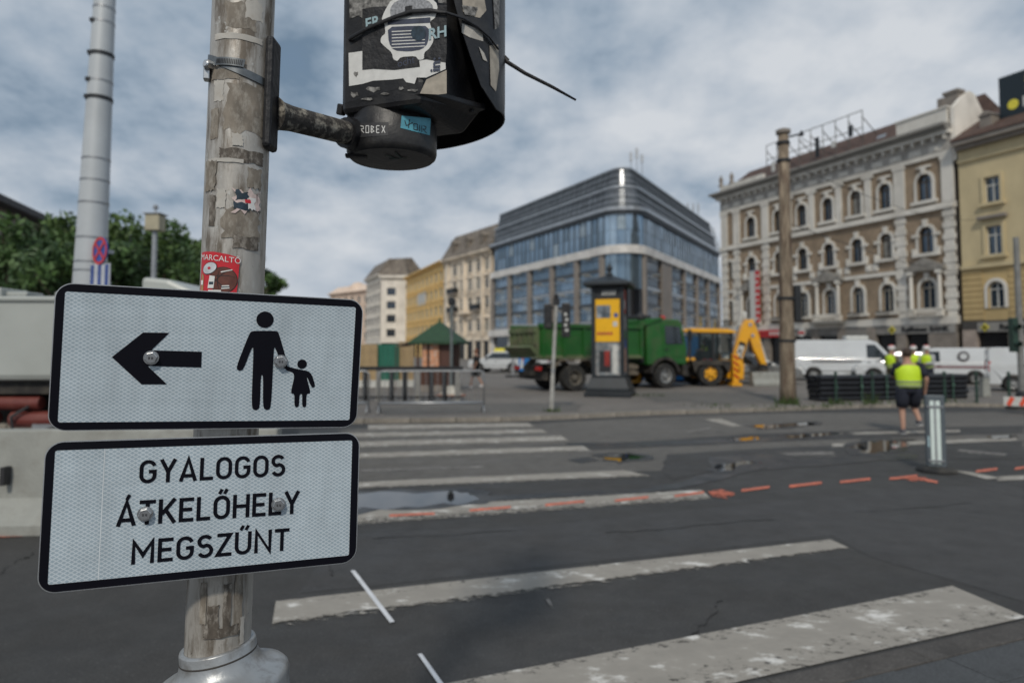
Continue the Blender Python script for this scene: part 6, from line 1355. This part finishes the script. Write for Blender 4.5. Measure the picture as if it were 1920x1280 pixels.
PYEL = mk('poster_yellow',(.86,.46,.006),.5,var=.05); PPIC = mk('poster_picture',(.10,.13,.16),.5,var=.8,scale=3,dirt=(.42,.44,.46),dscale=4,damt=.9); PGREY = mk('poster_grey',(.16,.18,.19),.5,var=.5,scale=5,dirt=(.45,.40,.38),dscale=6,damt=.8); PRED = mk('poster_red',(.42,.05,.04),.5,var=.3,scale=5); PBLUE = mk('poster_blue',(.03,.09,.28),.5); PBLK = mk('poster_dark',(.02,.022,.025),.5,var=.4,scale=4); PGRN = mk('poster_green',(.02,.12,.05),.5,var=.3,scale=5); PSKIN = mk('poster_skin',(.45,.25,.17),.6,var=.3,scale=6)
for x0_, x1_, z0_, z1_, m in ((-.43,.43,3.22,3.58,PBLK),(-.43,.43,1.80,3.20,PYEL),(-.43,.43,.70,1.78,PGREY)): obj('poster', MB().box(x0_,x1_,-.512,-.502,z0_,z1_), m, ac)
for x0_, x1_, z0_, z1_, m in ((-.40,.10,2.58,3.0,PPIC),(.18,.34,2.30,2.46,WHP),(-.3,.1,.8,1.5,PBLK),(.16,.34,.75,1.7,WHP),(-.12,.06,1.0,1.5,PRED),(.22,.36,2.6,2.74,PBLUE)): obj('poster_print', MB().box(x0_,x1_,-.518,-.514,z0_,z1_), m, ac)
[obj('poster_print', MB().box(-.36+k*.11,-.28+k*.11,-.522,-.514,2.02,2.12), PRED, ac) for k in range(5)]; [obj('poster_print', MB().prism([(-.2+k*.1,3.34),(-.14+k*.1,3.34),(-.10+k*.1,3.48),(-.16+k*.1,3.48)], -.520, -.513), WHP, ac) for k in range(5)]
for z0_, z1_, m in ((2.75,3.55,PRED),(2.2,2.73,PGREY),(1.9,2.18,PGRN),(1.35,1.88,PBLUE),(.7,1.33,PGREY)): obj('poster', MB().box(.502,.512,-.42,.42,z0_,z1_), m, ac)
obj('poster_print', MB().box(.513,.518,-.1,.3,.8,1.6), PSKIN, ac); obj('poster_print', MB().box(.513,.518,-.3,.2,2.9,3.2), WHP, ac)
# rusty pole with wires
pp = G(1478,756,PZ); tz = D(1481,248,pp.y).z; rp2 = thing('rusty_pole', 'tall rusty weathered pole standing on the pavement edge', 'pole', (pp.x,pp.y,PZ))
ht = tz-PZ; obj('shaft', MB().tube([(0,0,0),(0,0,.5),(.0,0,2.5),(.02,0,5.0),(.03,0,ht)], [.265,.235,.215,.185,.155], 20), RUST, rp2, smooth=True)
obj('pole_cap', MB().tube([(.03,0,ht-.05),(.03,0,ht+.06),(.03,0,ht+.1)], [.22,.22,.12], 16), STONEB, rp2)
for z in (1.9,3.2,ht-.9,ht-.35): obj('strap', MB().tube([(0.02,0,z-.04),(0.02,0,z+.04)], .245 if z < 4 else .205, 18), METALD, rp2)
obj('insulator', MB().frus((.2,0,ht-.15),(.6,0,ht-.05),.03,.03,8).lathe([(.06,ht-.12),(.07,ht-.05),(.03,ht+.04)], (.6,0,0), 10), METALD, rp2); obj('side_box', MB().box(.22,.42,-.14,.14,2.5,3.6), METALD, rp2, bevel=.02)
for i, (lab, a, b_) in enumerate((('thin overhead wire from the rusty pole top to the brick building', Vector((pp.x+.6,pp.y,tz-.2)), Vector((33,57,18))), ('thin overhead wire from the pole to the pale yellow building', Vector((pp.x+.2,pp.y,tz-1.0)), Vector((37.5,51.5,12))), ('thin overhead wire crossing low from pole to the frame edge', Vector((pp.x+.2,pp.y,5.6)), Vector((34,45,7.5))))):
    w_ = thing('overhead_wire', lab, 'wire', a, 0, 'overhead wires'); obj('cable', MB().tube([(b_-a)*(k/10)+Vector((0,0,-1.0*math.sin(math.pi*k/10))) for k in range(11)], .012, 5), METALD, w_)
# white concrete block
cbk = G(1438,723,PZ); c_ = thing('concrete_block', 'short white concrete block under the digger arm', 'barrier', (cbk.x,cbk.y,PZ), R(4)); obj('block', MB().prism([(-.3,0),(.3,0),(.3,.12),(.16,.3),(.12,.62),(-.12,.62),(-.16,.3),(-.3,.12)], -.72, .72, 'yz'), CONC, c_, bevel=.03); obj('lifting_eye', MB().tube([(-.1,0,.6),(-.1,0,.7),(.1,0,.7),(.1,0,.6)], .015, 6), RUST, c_)
# stacked black pipes in two bundles
PIPE = mk('black_pipe_plastic', (.012,.013,.016), .4, var=.3, scale=5); STRAPG = mk('green_strap', (.05,.11,.08), .6)
for bi, (xa, xb, ya, yb_, lab) in enumerate(((1541,1690,753,750,'left'),(1696,1818,749,747,'right'))):
    a, b_ = G(xa,ya,PZ), G(xb,yb_,PZ); d_ = b_-a; an_ = math.atan2(d_.y,d_.x); Lp = d_.length; r_ = .082
    pmesh = MB(); prf = []
    for k in range(int(Lp/.30)+1): prf += [(r_*.99,k*.30),(r_*.99,k*.30+.24),(r_*.88,k*.30+.25),(r_*.88,k*.30+.29)]
    pmesh.lathe([(r_*.8,0.02)]+[(r,min(z,Lp)) for r,z in prf]+[(r_*.8,Lp)], n=12, axis='x'); pm_ = pmesh.mesh('pipe', PIPE)
    hole = MB().lathe([(r_*.72,-.004),(r_*.72,.0)], n=12, axis='x').mesh('bore', GLD)
    left = Vector((-math.sin(an_), math.cos(an_), 0))
    for row in range(5):
        for q in range(4):
            pos_ = Vector((a.x,a.y,PZ+r_+row*r_*1.98)) + left*(q*r_*2.02+.1)
            t = thing('black_pipe', 'black plastic pipe lying in the %s bundle behind the green posts' % ('longer' if bi == 0 else 'shorter'), 'pipe', pos_+d_.normalized()*rng.uniform(-.05,.02), an_, 'black pipes in the %s bundle' % ('longer' if bi == 0 else 'shorter'))
            link('tube', pm_, t); link('bore', hole, t, (.016,0,0))
    st = thing('pipe_straps', 'green straps tied round the %s bundle of black pipes' % ('longer' if bi == 0 else 'shorter'), 'strap', (a.x,a.y,PZ), an_)
    for x in (Lp*.18,Lp*.5,Lp*.82) if bi == 0 else (Lp*.3,Lp*.75): obj('strap_loop', MB().box(x-.02,x+.02,-.004,.002,.0,.84).box(x-.02,x+.02,-.004,.78,.835,.845), STRAPG, st); obj('knot', MB().ball((x,-.02,.45),.05,(1,.5,1.6),8,6), STRAPG, st)
# green posts along the kerb
for i, x in enumerate((1568,1637,1772,1832,1893)):
    y_ = 757 if i < 2 else (756, 756, 758)[i-2]
    g_ = G(x,y_,PZ); t = thing('green_post', ('leftmost thin green post at the end of the pipes','thin green post standing before the middle of the pipes','thin green post behind the walking worker','thin green post past the right end of the pipes','thin green post nearest the white van at the edge')[i], 'bollard', (g_.x,g_.y,PZ), 0, 'green posts along the kerb')
    obj('tube', MB().frus((0,0,0),(0,0,.92),.04,.038,12), DKG, t); obj('cap', MB().ball((0,0,.93),.05), DKG, t, smooth=True); obj('band', MB().tube([(0,0,.75),(0,0,.82)], .044, 12), METALD, t)
# small barrier piece and red-white board at the right
wb = G(1847,744,PZ); t = thing('white_post_block', 'small white block standing between pipes and white van', 'block', (wb.x,wb.y,PZ)); obj('block', MB().prism([(-.14,0),(.14,0),(.11,.62),(-.11,.62)], -.12, .12), CONC, t, bevel=.03); obj('cap', MB().box(-.13,.13,-.14,.14,.62,.66), CONC, t)
rw = G(1908,768,PZ); t = thing('warning_board', 'low red and white warning board at the right frame edge', 'sign', (rw.x,rw.y,PZ), R(-30)); obj('board', MB().box(-.3,.5,0,.03,.1,.35), WHP, t)
for k in range(3): obj('red_stripe', MB().obox((-.15+k*.28,-.006,.225),(.1,.008,.24),(0,R(25),0)), mk('warning_red',(.7,.08,.03),.5), t)
obj('foot', MB().box(-.25,.45,-.1,.12,0,.1), TYRE, t)
# dark signal pole at the right frame edge
rpz = D(1912,620,24); t = thing('edge_signal', 'dark green signal head on a grey pole at the right frame edge', 'traffic light', (rpz.x,24,PZ)); obj('pole', MB().frus((0,0,0),(0,0,5.6),.11,.09,14), mk('edge_pole',(.22,.22,.21),.6,.2,.2,4), t); obj('signal_box', MB().box(-.32,-.12,-.12,.14,1.55,2.75), DKG, t, bevel=.03); obj('bracket', MB().box(-.14,-.08,-.03,.03,1.8,1.86).box(-.14,-.08,-.03,.03,2.4,2.46), DKG, t); obj('base_collar', MB().lathe([(.2,0),(.2,.1),(.12,.2)], n=14), METALD, t)
for zz in (1.85,2.45): obj('hood', MB().tube([(-.22,-.12,zz),(-.22,-.3,zz-.02)], .09, 12, False), DKG, t)
# delineator bollard on its rubber base
dp_ = G(1756,884); t = thing('delineator_post', 'grey delineator post with white reflective strip on a black rubber base', 'bollard', (dp_.x,dp_.y,0), R(-26)); SLG = mk('slate_grey_plastic',(.10,.12,.135),.5,var=.08); REFW = mk('reflective_white',(.70,.80,.76),.35,var=.05)
obj('rubber_base', MB().lathe([(.25,0),(.255,.03),(.22,.06),(.12,.075),(.1,.08)], n=36), TYRE, t); obj('column', MB().prism(rrect(.25,.10,.045,5), .07, 1.08, 'xy'), SLG, t, bevel=.012); obj('reflective_strip', MB().box(-.062,.062,-.058,-.0505,.12,1.0), REFW, t, bevel=.004); obj('strip_ridge', MB().box(-.012,.012,-.064,-.0585,.12,1.0), METALL, t)
for z in (.16,.92): obj('clip', MB().box(-.1,.1,-.072,-.05,z-.015,z+.015), GALV, t)
obj('side_label', MB().box(-.1,-.075,-.053,-.0505,.35,.5), PALE, t)
# weeds at the pole foot and along the kerb
GRASS = mk('weeds', (.045,.075,.018), .8, var=.5, scale=9); wv = MB()
for (x,y,n_,sp_,h_m) in [(1478,758,70,.4,.30),(1034,772,40,.22,.14),(1568,758,30,.3,.25),(1600,758,60,.9,.16),(1520,762,60,1.2,.14),(1700,757,60,1.1,.18),(1637,757,40,.25,.38),(1420,765,40,1.6,.10),(1210,742,60,.7,.10),(1780,754,40,.8,.15),(1340,762,30,1.2,.09)]:
    c = G(x,y,PZ)
    for _ in range(n_):
        a = rng.uniform(0,6.28); rr = sp_*math.sqrt(rng.random()); p = Vector((c.x+rr*math.cos(a), c.y+.5*rr*math.sin(a), PZ)); h = h_m*rng.uniform(.4,1.1); an_ = rng.uniform(0,6.28); w_ = rng.uniform(.008,.02); d_ = Vector((math.cos(an_),math.sin(an_),0)); ln = Vector((rng.uniform(-.5,.5),rng.uniform(-.5,.5),0))*h
        wv.add([p-d_*w_, p+d_*w_, p+ln*.5+Vector((0,0,h*.6))+d_*w_*.7, p+ln+Vector((0,0,h)), p+ln*.5+Vector((0,0,h*.6))-d_*w_*.7], [(0,1,2,3,4)])
tag(obj('weeds', wv, GRASS, fix=False), 'green weeds growing along the kerb and pole feet', 'weeds', kind='stuff')
# ================================================================ trees
LEAF = [mk('leaf_green_%s' % n, c, .6, var=.35, scale=1.5) for n, c in (('mid',(.062,.118,.03)),('dark',(.038,.08,.024)),('light',(.085,.145,.036)))]
BARK = mk('bark', (.075,.058,.042), .9, var=.3, scale=8, bump=.6, bscale=20)
def tree(label, x, y, h, rx, seed, leaf, nleaf=9000, base=1.8):
    r = np.random.RandomState(seed); t = thing('street_tree', label, 'tree', (x,y,PZ), 0, 'trees behind the lorry')
    tr = MB().tube([(0,0,0),(.05,.0,base*.6),(-.05,.1,base*1.2),(.1,0,h*.72)], [.24,.19,.16,.05], 12); limbs = []
    cl = []
    nb = 24
    for k in range(nb):
        a = k*2.4+r.uniform(-.4,.4); f = r.uniform(0,1); zz = base+(h-base)*(.25+.65*f); rad = rx*math.sqrt(max(.05,1-((f-.35)/.75)**2))*r.uniform(.45,.95)
        e_ = Vector((rad*math.cos(a), rad*math.sin(a), zz)); s_ = Vector((0,0,base*.9+(zz-base)*.45)); m_ = s_.lerp(e_,.5)+Vector((0,0,-.2)); tr.tube([s_,m_,e_], [.09,.06,.02], 6); cl.append((e_, rx*r.uniform(.14,.30)))
    obj('trunk', tr, BARK, t, smooth=True)
    cl += [(Vector((r.uniform(-.5,.5)*rx*.6, r.uniform(-.5,.5)*rx*.6, base+(h-base)*r.uniform(.4,.95))), rx*r.uniform(.22,.36)) for _ in range(7)]
    w = np.array([c[1]**2 for c in cl]); w /= w.sum(); idx = r.choice(len(cl), nleaf, p=w)
    C_ = np.array([list(cl[i][0]) for i in idx]); Rr = np.array([cl[i][1] for i in idx])
    dv = r.normal(size=(nleaf,3)); dv /= np.linalg.norm(dv,axis=1)[:,None]; pos = C_+dv*(Rr*(r.uniform(.35,1.08,nleaf)))[:,None]*np.array([1,1,.8])
    pos[:,2] = np.minimum(pos[:,2], h+r.uniform(-.3,.1,nleaf)); 
    u = r.normal(size=(nleaf,3)); u /= np.linalg.norm(u,axis=1)[:,None]; v_ = np.cross(u, r.normal(size=(nleaf,3))); v_ /= np.linalg.norm(v_,axis=1)[:,None]
    s = r.uniform(.05,.19,nleaf)[:,None]; V = np.stack([pos-u*s, pos+v_*s*.55, pos+u*s, pos-v_*s*.55],1).reshape(-1,3)
    me = bpy.data.meshes.new('crown'); me.from_pydata(V.tolist(), [], [tuple(range(4*i,4*i+4)) for i in range(nleaf)])
    for m in leaf: me.materials.append(m)
    me.polygons.foreach_set('material_index', (idx%len(leaf)).astype('i')); obj('crown', me, None, t)
for i, (lab, px, Y, topy, rx) in enumerate((
    ('dense tree at the left frame edge before the grey hall',20,27,418,4.0),('low broad tree just left of the grey mast',100,31,438,3.8),('tallest tree rising right of the grey mast',215,30,372,3.3),('rounded tree behind the slim post with beige box',285,34,415,3.6),('tree half hidden by the signal post',365,36,452,3.4),('last tree peeping out right of the signal post',468,38,462,1.9),('bushy tree low behind the lorry roof',160,25,455,3.6))):
    p = D(px,topy,Y); tree(lab, p.x, Y, p.z-PZ, rx, 100+i, [LEAF[i%3], LEAF[(i+1)%3]], 9000, 1.2 if i in (1,6) else 1.8)
# ================================================================ people
SKIN = mk('skin', (.42,.24,.17), .6, var=.08, scale=8); HIVIS = mk('hi_vis_yellow', (.56,.78,.02), .6, var=.06, scale=8); REFL = mk('reflective_tape', (.30,.34,.20), .4); NAVYC = mk('navy_cloth', (.015,.018,.03), .9, var=.25, scale=12); BLKC = mk('black_cloth', (.012,.012,.014), .9, var=.25, scale=12); OLIVE = mk('olive_cloth', (.10,.085,.05), .9, var=.2, scale=10); GREYC = mk('grey_cloth', (.22,.22,.23), .9, var=.2, scale=10); HAIRB = mk('brown_hair', (.045,.028,.02), .8, var=.4, scale=60); HELM = mk('white_helmet', (.68,.67,.66), .35, var=.05); HELR = mk('helmet_red_mark', (.45,.08,.07), .4); SHOE = mk('trainer_grey', (.10,.10,.11), .7, var=.5, scale=30); SOLE = mk('trainer_sole', (.5,.5,.5), .7)
def loft(rings, n=14, cap=True):
    mb = MB(); vs = []
    for c, rx, ry, a in rings:
        for k in range(n):
            t = 2*math.pi*k/n; x, y = rx*math.cos(t), ry*math.sin(t); vs.append((c[0]+x*math.cos(a)-y*math.sin(a), c[1]+x*math.sin(a)+y*math.cos(a), c[2]))
    fs = [(i*n+k, i*n+(k+1)%n, (i+1)*n+(k+1)%n, (i+1)*n+k) for i in range(len(rings)-1) for k in range(n)]
    if cap: fs += [tuple(range(n-1,-1,-1)), tuple((len(rings)-1)*n+k for k in range(n))]
    return mb.add(vs, fs)
def person(label, loc, rz, J, top, legs, headwear, hiv=False, long=True, group=None, S=1.0, sleeve=None, hair=HAIRB, shoes=SHOE):
    """J: joints in a frame where the person faces +y; body grown as one skin"""
    t = thing('person', label, 'person', loc, rz, group); t.scale = (S,S,S)
    names = ['pelvis','belly','chest','neck','jaw','face','crown']
    V = [Vector(J[k]) for k in names]; rad = [(.145,.11),(.135,.10),(.165,.11),(.058,.058),(.070,.080),(.078,.098),(.055,.065)]
    E_ = [(0,1),(1,2),(2,3),(3,4),(4,5),(5,6)]
    def chain(root, pts, rs):
        p = root
        for q, r in zip(pts, rs): V.append(Vector(q)); rad.append((r,r)); E_.append((p, len(V)-1)); p = len(V)-1
        return p
    for s in ('l','r'):
        chain(2, [J['sho_'+s], J['elb_'+s], J['wri_'+s]], [.062,.043,.029])
        w = len(V)-1; d = (Vector(J['wri_'+s])-Vector(J['elb_'+s])).normalized(); sd = Vector((1 if s == 'r' else -1,0,0)); fw = Vector((0,1,0))
        V.append(Vector(J['wri_'+s])+d*.07); rad.append((.034,.026)); E_.append((w, len(V)-1)); pm = len(V)-1
        for q in range(4): chain(pm, [V[pm]+d*.035+fw*(.027-.018*q), V[pm]+d*(.075-.008*abs(q-1.3))+fw*(.027-.018*q)-sd*.014], [.0095,.008])
        chain(w, [Vector(J['wri_'+s])+d*.045+fw*.035, Vector(J['wri_'+s])+d*.075+fw*.048], [.011,.009])
        chain(0, [J['hip_'+s], J['kne_'+s], J['ank_'+s], J['toe_'+s]], [.088,.058,.040,.036])
    me = bpy.data.meshes.new('body'); me.from_pydata([tuple(v) for v in V], E_, []); me.materials.append(SKIN); o = link('body', me, t)
    sk = o.modifiers.new('skin', 'SKIN'); sk.use_smooth_shade = True
    for i, r in enumerate(rad): me.skin_vertices[0].data[i].radius = r; me.skin_vertices[0].data[i].use_root = (i == 0)
    o.modifiers.new('sub', 'SUBSURF').render_levels = 2; o.modifiers['sub'].levels = 1
    pe, be, ch, ne = (Vector(J[k]) for k in ('pelvis','belly','chest','neck'))
    tw = J.get('twist', 0)
    sm = top
    obj('shirt', loft([(pe+Vector((0,0,.0)),.185,.135,tw),(pe.lerp(be,.6),.178,.132,tw),(be.lerp(ch,.5),.195,.138,tw),(ch,.215,.140,tw),(ch.lerp(ne,.45),.190,.120,tw),(ch.lerp(ne,.8),.105,.085,tw),(ne,.066,.068,tw)]), sm, t, smooth=True)
    for s in ('l','r'):
        a, b, c = Vector(J['sho_'+s]), Vector(J['elb_'+s]), Vector(J['wri_'+s])
        pts = [ch.lerp(a,.7)+Vector((0,0,.02)), a, a.lerp(b,.5), b.lerp(a,.15)] + ([b, b.lerp(c,.5), c] if sleeve else [])
        obj('sleeve', MB().tube(pts, [.085,.082,.070,.064]+([.058,.052,.046] if sleeve else []), 12), sleeve or sm, t, smooth=True)
        h, k_, an_, to = (Vector(J[q+s]) for q in ('hip_','kne_','ank_','toe_'))
        lp2 = [h+Vector((0,0,.10)), h, h.lerp(k_,.5), k_.lerp(h,.12)] + ([k_, k_.lerp(an_,.5), an_+Vector((0,0,.02))] if long else [])
        obj('trouser_leg' if long else 'shorts_leg', MB().tube(lp2, [.105,.118,.108,.098]+([.082,.075,.070] if long else []), 14), legs, t, smooth=True)
        d = (to-an_); d.z = 0; d.normalize(); sh = obj('shoe', MB().ball((0,0,0),.1,(.5,1.35,.55),12,8), shoes, t, smooth=True, loc=an_+d*.055-Vector((0,0,.045)), rot=(0,0,math.atan2(d.y,d.x)-math.pi/2)); obj('sole', MB().box(-.045,.045,-.125,.125,-.058,-.035), SOLE, sh, bevel=.02)
    obj('waist', loft([(pe+Vector((0,0,-.10)),.150,.125,0),(pe+Vector((0,0,-.03)),.182,.132,0),(pe+Vector((0,0,.07)),.180,.130,0)]), legs, t, smooth=True)
    if hiv:
        v = obj('vest', loft([(pe+Vector((0,0,.02)),.205,.155,tw),(pe.lerp(be,.6),.202,.155,tw),(be.lerp(ch,.5),.222,.160,tw),(ch,.245,.162,tw),(ch.lerp(ne,.5),.225,.140,tw),(ch.lerp(ne,.8),.120,.098,tw)]), HIVIS, t, smooth=True)
        for f in (.25,.75): c = pe.lerp(be,f+.15); obj('reflective_band', loft([(c-Vector((0,0,.022)),.212,.164,tw),(c+Vector((0,0,.022)),.213,.165,tw)], cap=False), REFL, v, smooth=True)
    fc, cr = Vector(J['face']), Vector(J['crown']); up = (cr-Vector(J['jaw'])).normalized()
    if headwear == 'helmet':
        hl = obj('helmet', MB().ball(fc+up*.075,.135,(.88,1.02,.85),18,10), HELM, t, smooth=True); obj('helmet_peak', MB().ball(fc+up*.045+Vector((0,.10,0)),.10,(.95,.8,.10),14,6), HELM, hl, smooth=True); obj('helmet_mark', MB().ball(fc+up*.13,.09,(1.08,1.3,.7),12,8), HELR, hl, smooth=True)
    else:
        obj('hair', MB().ball(fc+up*.045+Vector((0,-.02,0)),.105,(.84,1.0,1.0),16,10), hair, t, smooth=True)
    obj('nose', MB().ball(fc+Vector((0,.10,-.01)),.02,(.7,1,1.2),8,6), SKIN, t, smooth=True)
    for s in (-1,1):
        obj('ear', MB().ball(fc+Vector((s*.082,-.005,0)),.03,(.35,.7,1),8,6), SKIN, t, smooth=True); obj('eye', MB().ball(fc+Vector((s*.033,.088,.022)),.011), LETB, t, smooth=True)
    return t
def pose(**k):
    J = dict(pelvis=(0,0,.93), belly=(0,0,1.08), chest=(0,.0,1.32), neck=(0,.0,1.47), jaw=(0,.02,1.55), face=(0,.03,1.62), crown=(0,.01,1.70),
             sho_l=(-.19,0,1.40), elb_l=(-.25,-.02,1.13), wri_l=(-.24,.07,.90), sho_r=(.19,0,1.40), elb_r=(.25,-.02,1.13), wri_r=(.24,.07,.90),
             hip_l=(-.10,0,.88), kne_l=(-.11,.02,.48), ank_l=(-.11,-.02,.09), toe_l=(-.12,.12,.04), hip_r=(.10,0,.88), kne_r=(.11,.02,.48), ank_r=(.11,-.02,.09), toe_r=(.12,.12,.04))
    J.update(k); return J
mw = G(1706,812)
w0 = person('worker in yellow vest and navy shorts walking away across the road', (mw.x,mw.y-.02,0), R(-14), pose(kne_l=(-.12,.02,.49), ank_l=(-.13,-.06,.095), toe_l=(-.14,.08,.03), kne_r=(.12,.16,.52), ank_r=(.14,-.06,.28), toe_r=(.15,.06,.20), elb_r=(.27,-.08,1.13), wri_r=(.27,.02,.90), elb_l=(-.22,.12,1.16), wri_l=(-.12,.30,1.12), chest=(0,.03,1.32), neck=(.0,.05,1.47), jaw=(.0,.075,1.55), face=(.0,.085,1.62), crown=(0,.06,1.70)), NAVYC, NAVYC, 'hair', True, False, 'road workers in yellow vests'); w0.scale = (1.14,1.1,1.0)
for lab, px, Y, rz, P_, tp, lg in (
    ('helmeted worker in yellow vest and olive clothes standing left of the group', 1671, 25.4, -75, pose(wri_r=(.16,.25,1.08), elb_r=(.25,.05,1.14)), OLIVE, OLIVE),
    ('helmeted worker in yellow vest standing behind the walking worker', 1712, 26.2, 170, pose(wri_l=(-.1,.26,1.15), elb_l=(-.24,.06,1.16)), GREYC, NAVYC),
    ('helmeted worker in yellow vest and pale sleeves right of the group', 1738, 25.2, 120, pose(wri_r=(.12,.28,1.12), elb_r=(.26,.06,1.15), wri_l=(-.1,.28,1.12), elb_l=(-.26,.06,1.15)), mk('pale_shirt',(.40,.41,.42),.9), NAVYC)):
    p = D(px,660,Y); person(lab, (p.x,Y,PZ), R(rz), P_, tp, lg, 'helmet', True, True, 'road workers in yellow vests', 1.0, tp)
pd = G(893,727,PZ); person('pedestrian in black with pale trainers walking by the kiosk', (pd.x,pd.y,PZ), R(70), pose(kne_l=(-.11,.14,.50), ank_l=(-.11,.22,.10), toe_l=(-.11,.36,.07), kne_r=(.11,-.05,.48), ank_r=(.11,-.28,.14), toe_r=(.11,-.16,.05), elb_l=(-.25,-.12,1.15), wri_l=(-.24,-.02,.94), elb_r=(.25,.08,1.14), wri_r=(.23,.28,1.02)), BLKC, BLKC, 'hair', False, False, None, .95, None, mk('auburn_hair',(.16,.06,.03),.8), mk('pale_trainer',(.62,.60,.60),.6))
bo = bh.matrix_basis @ Vector((.15,0,.72))
person('digger driver in yellow vest seated inside the dark cab', bo, R(6+90), pose(pelvis=(0,0,.93-.0), hip_l=(-.10,.02,.88), hip_r=(.10,.02,.88), kne_l=(-.14,.42,.92), kne_r=(.14,.42,.92), ank_l=(-.14,.50,.52), ank_r=(.14,.50,.52), toe_l=(-.14,.62,.48), toe_r=(.14,.62,.48), wri_l=(-.15,.38,1.12), wri_r=(.15,.38,1.12), elb_l=(-.24,.12,1.12), elb_r=(.24,.12,1.12)), OLIVE, NAVYC, 'hair', True, True, None, .8)
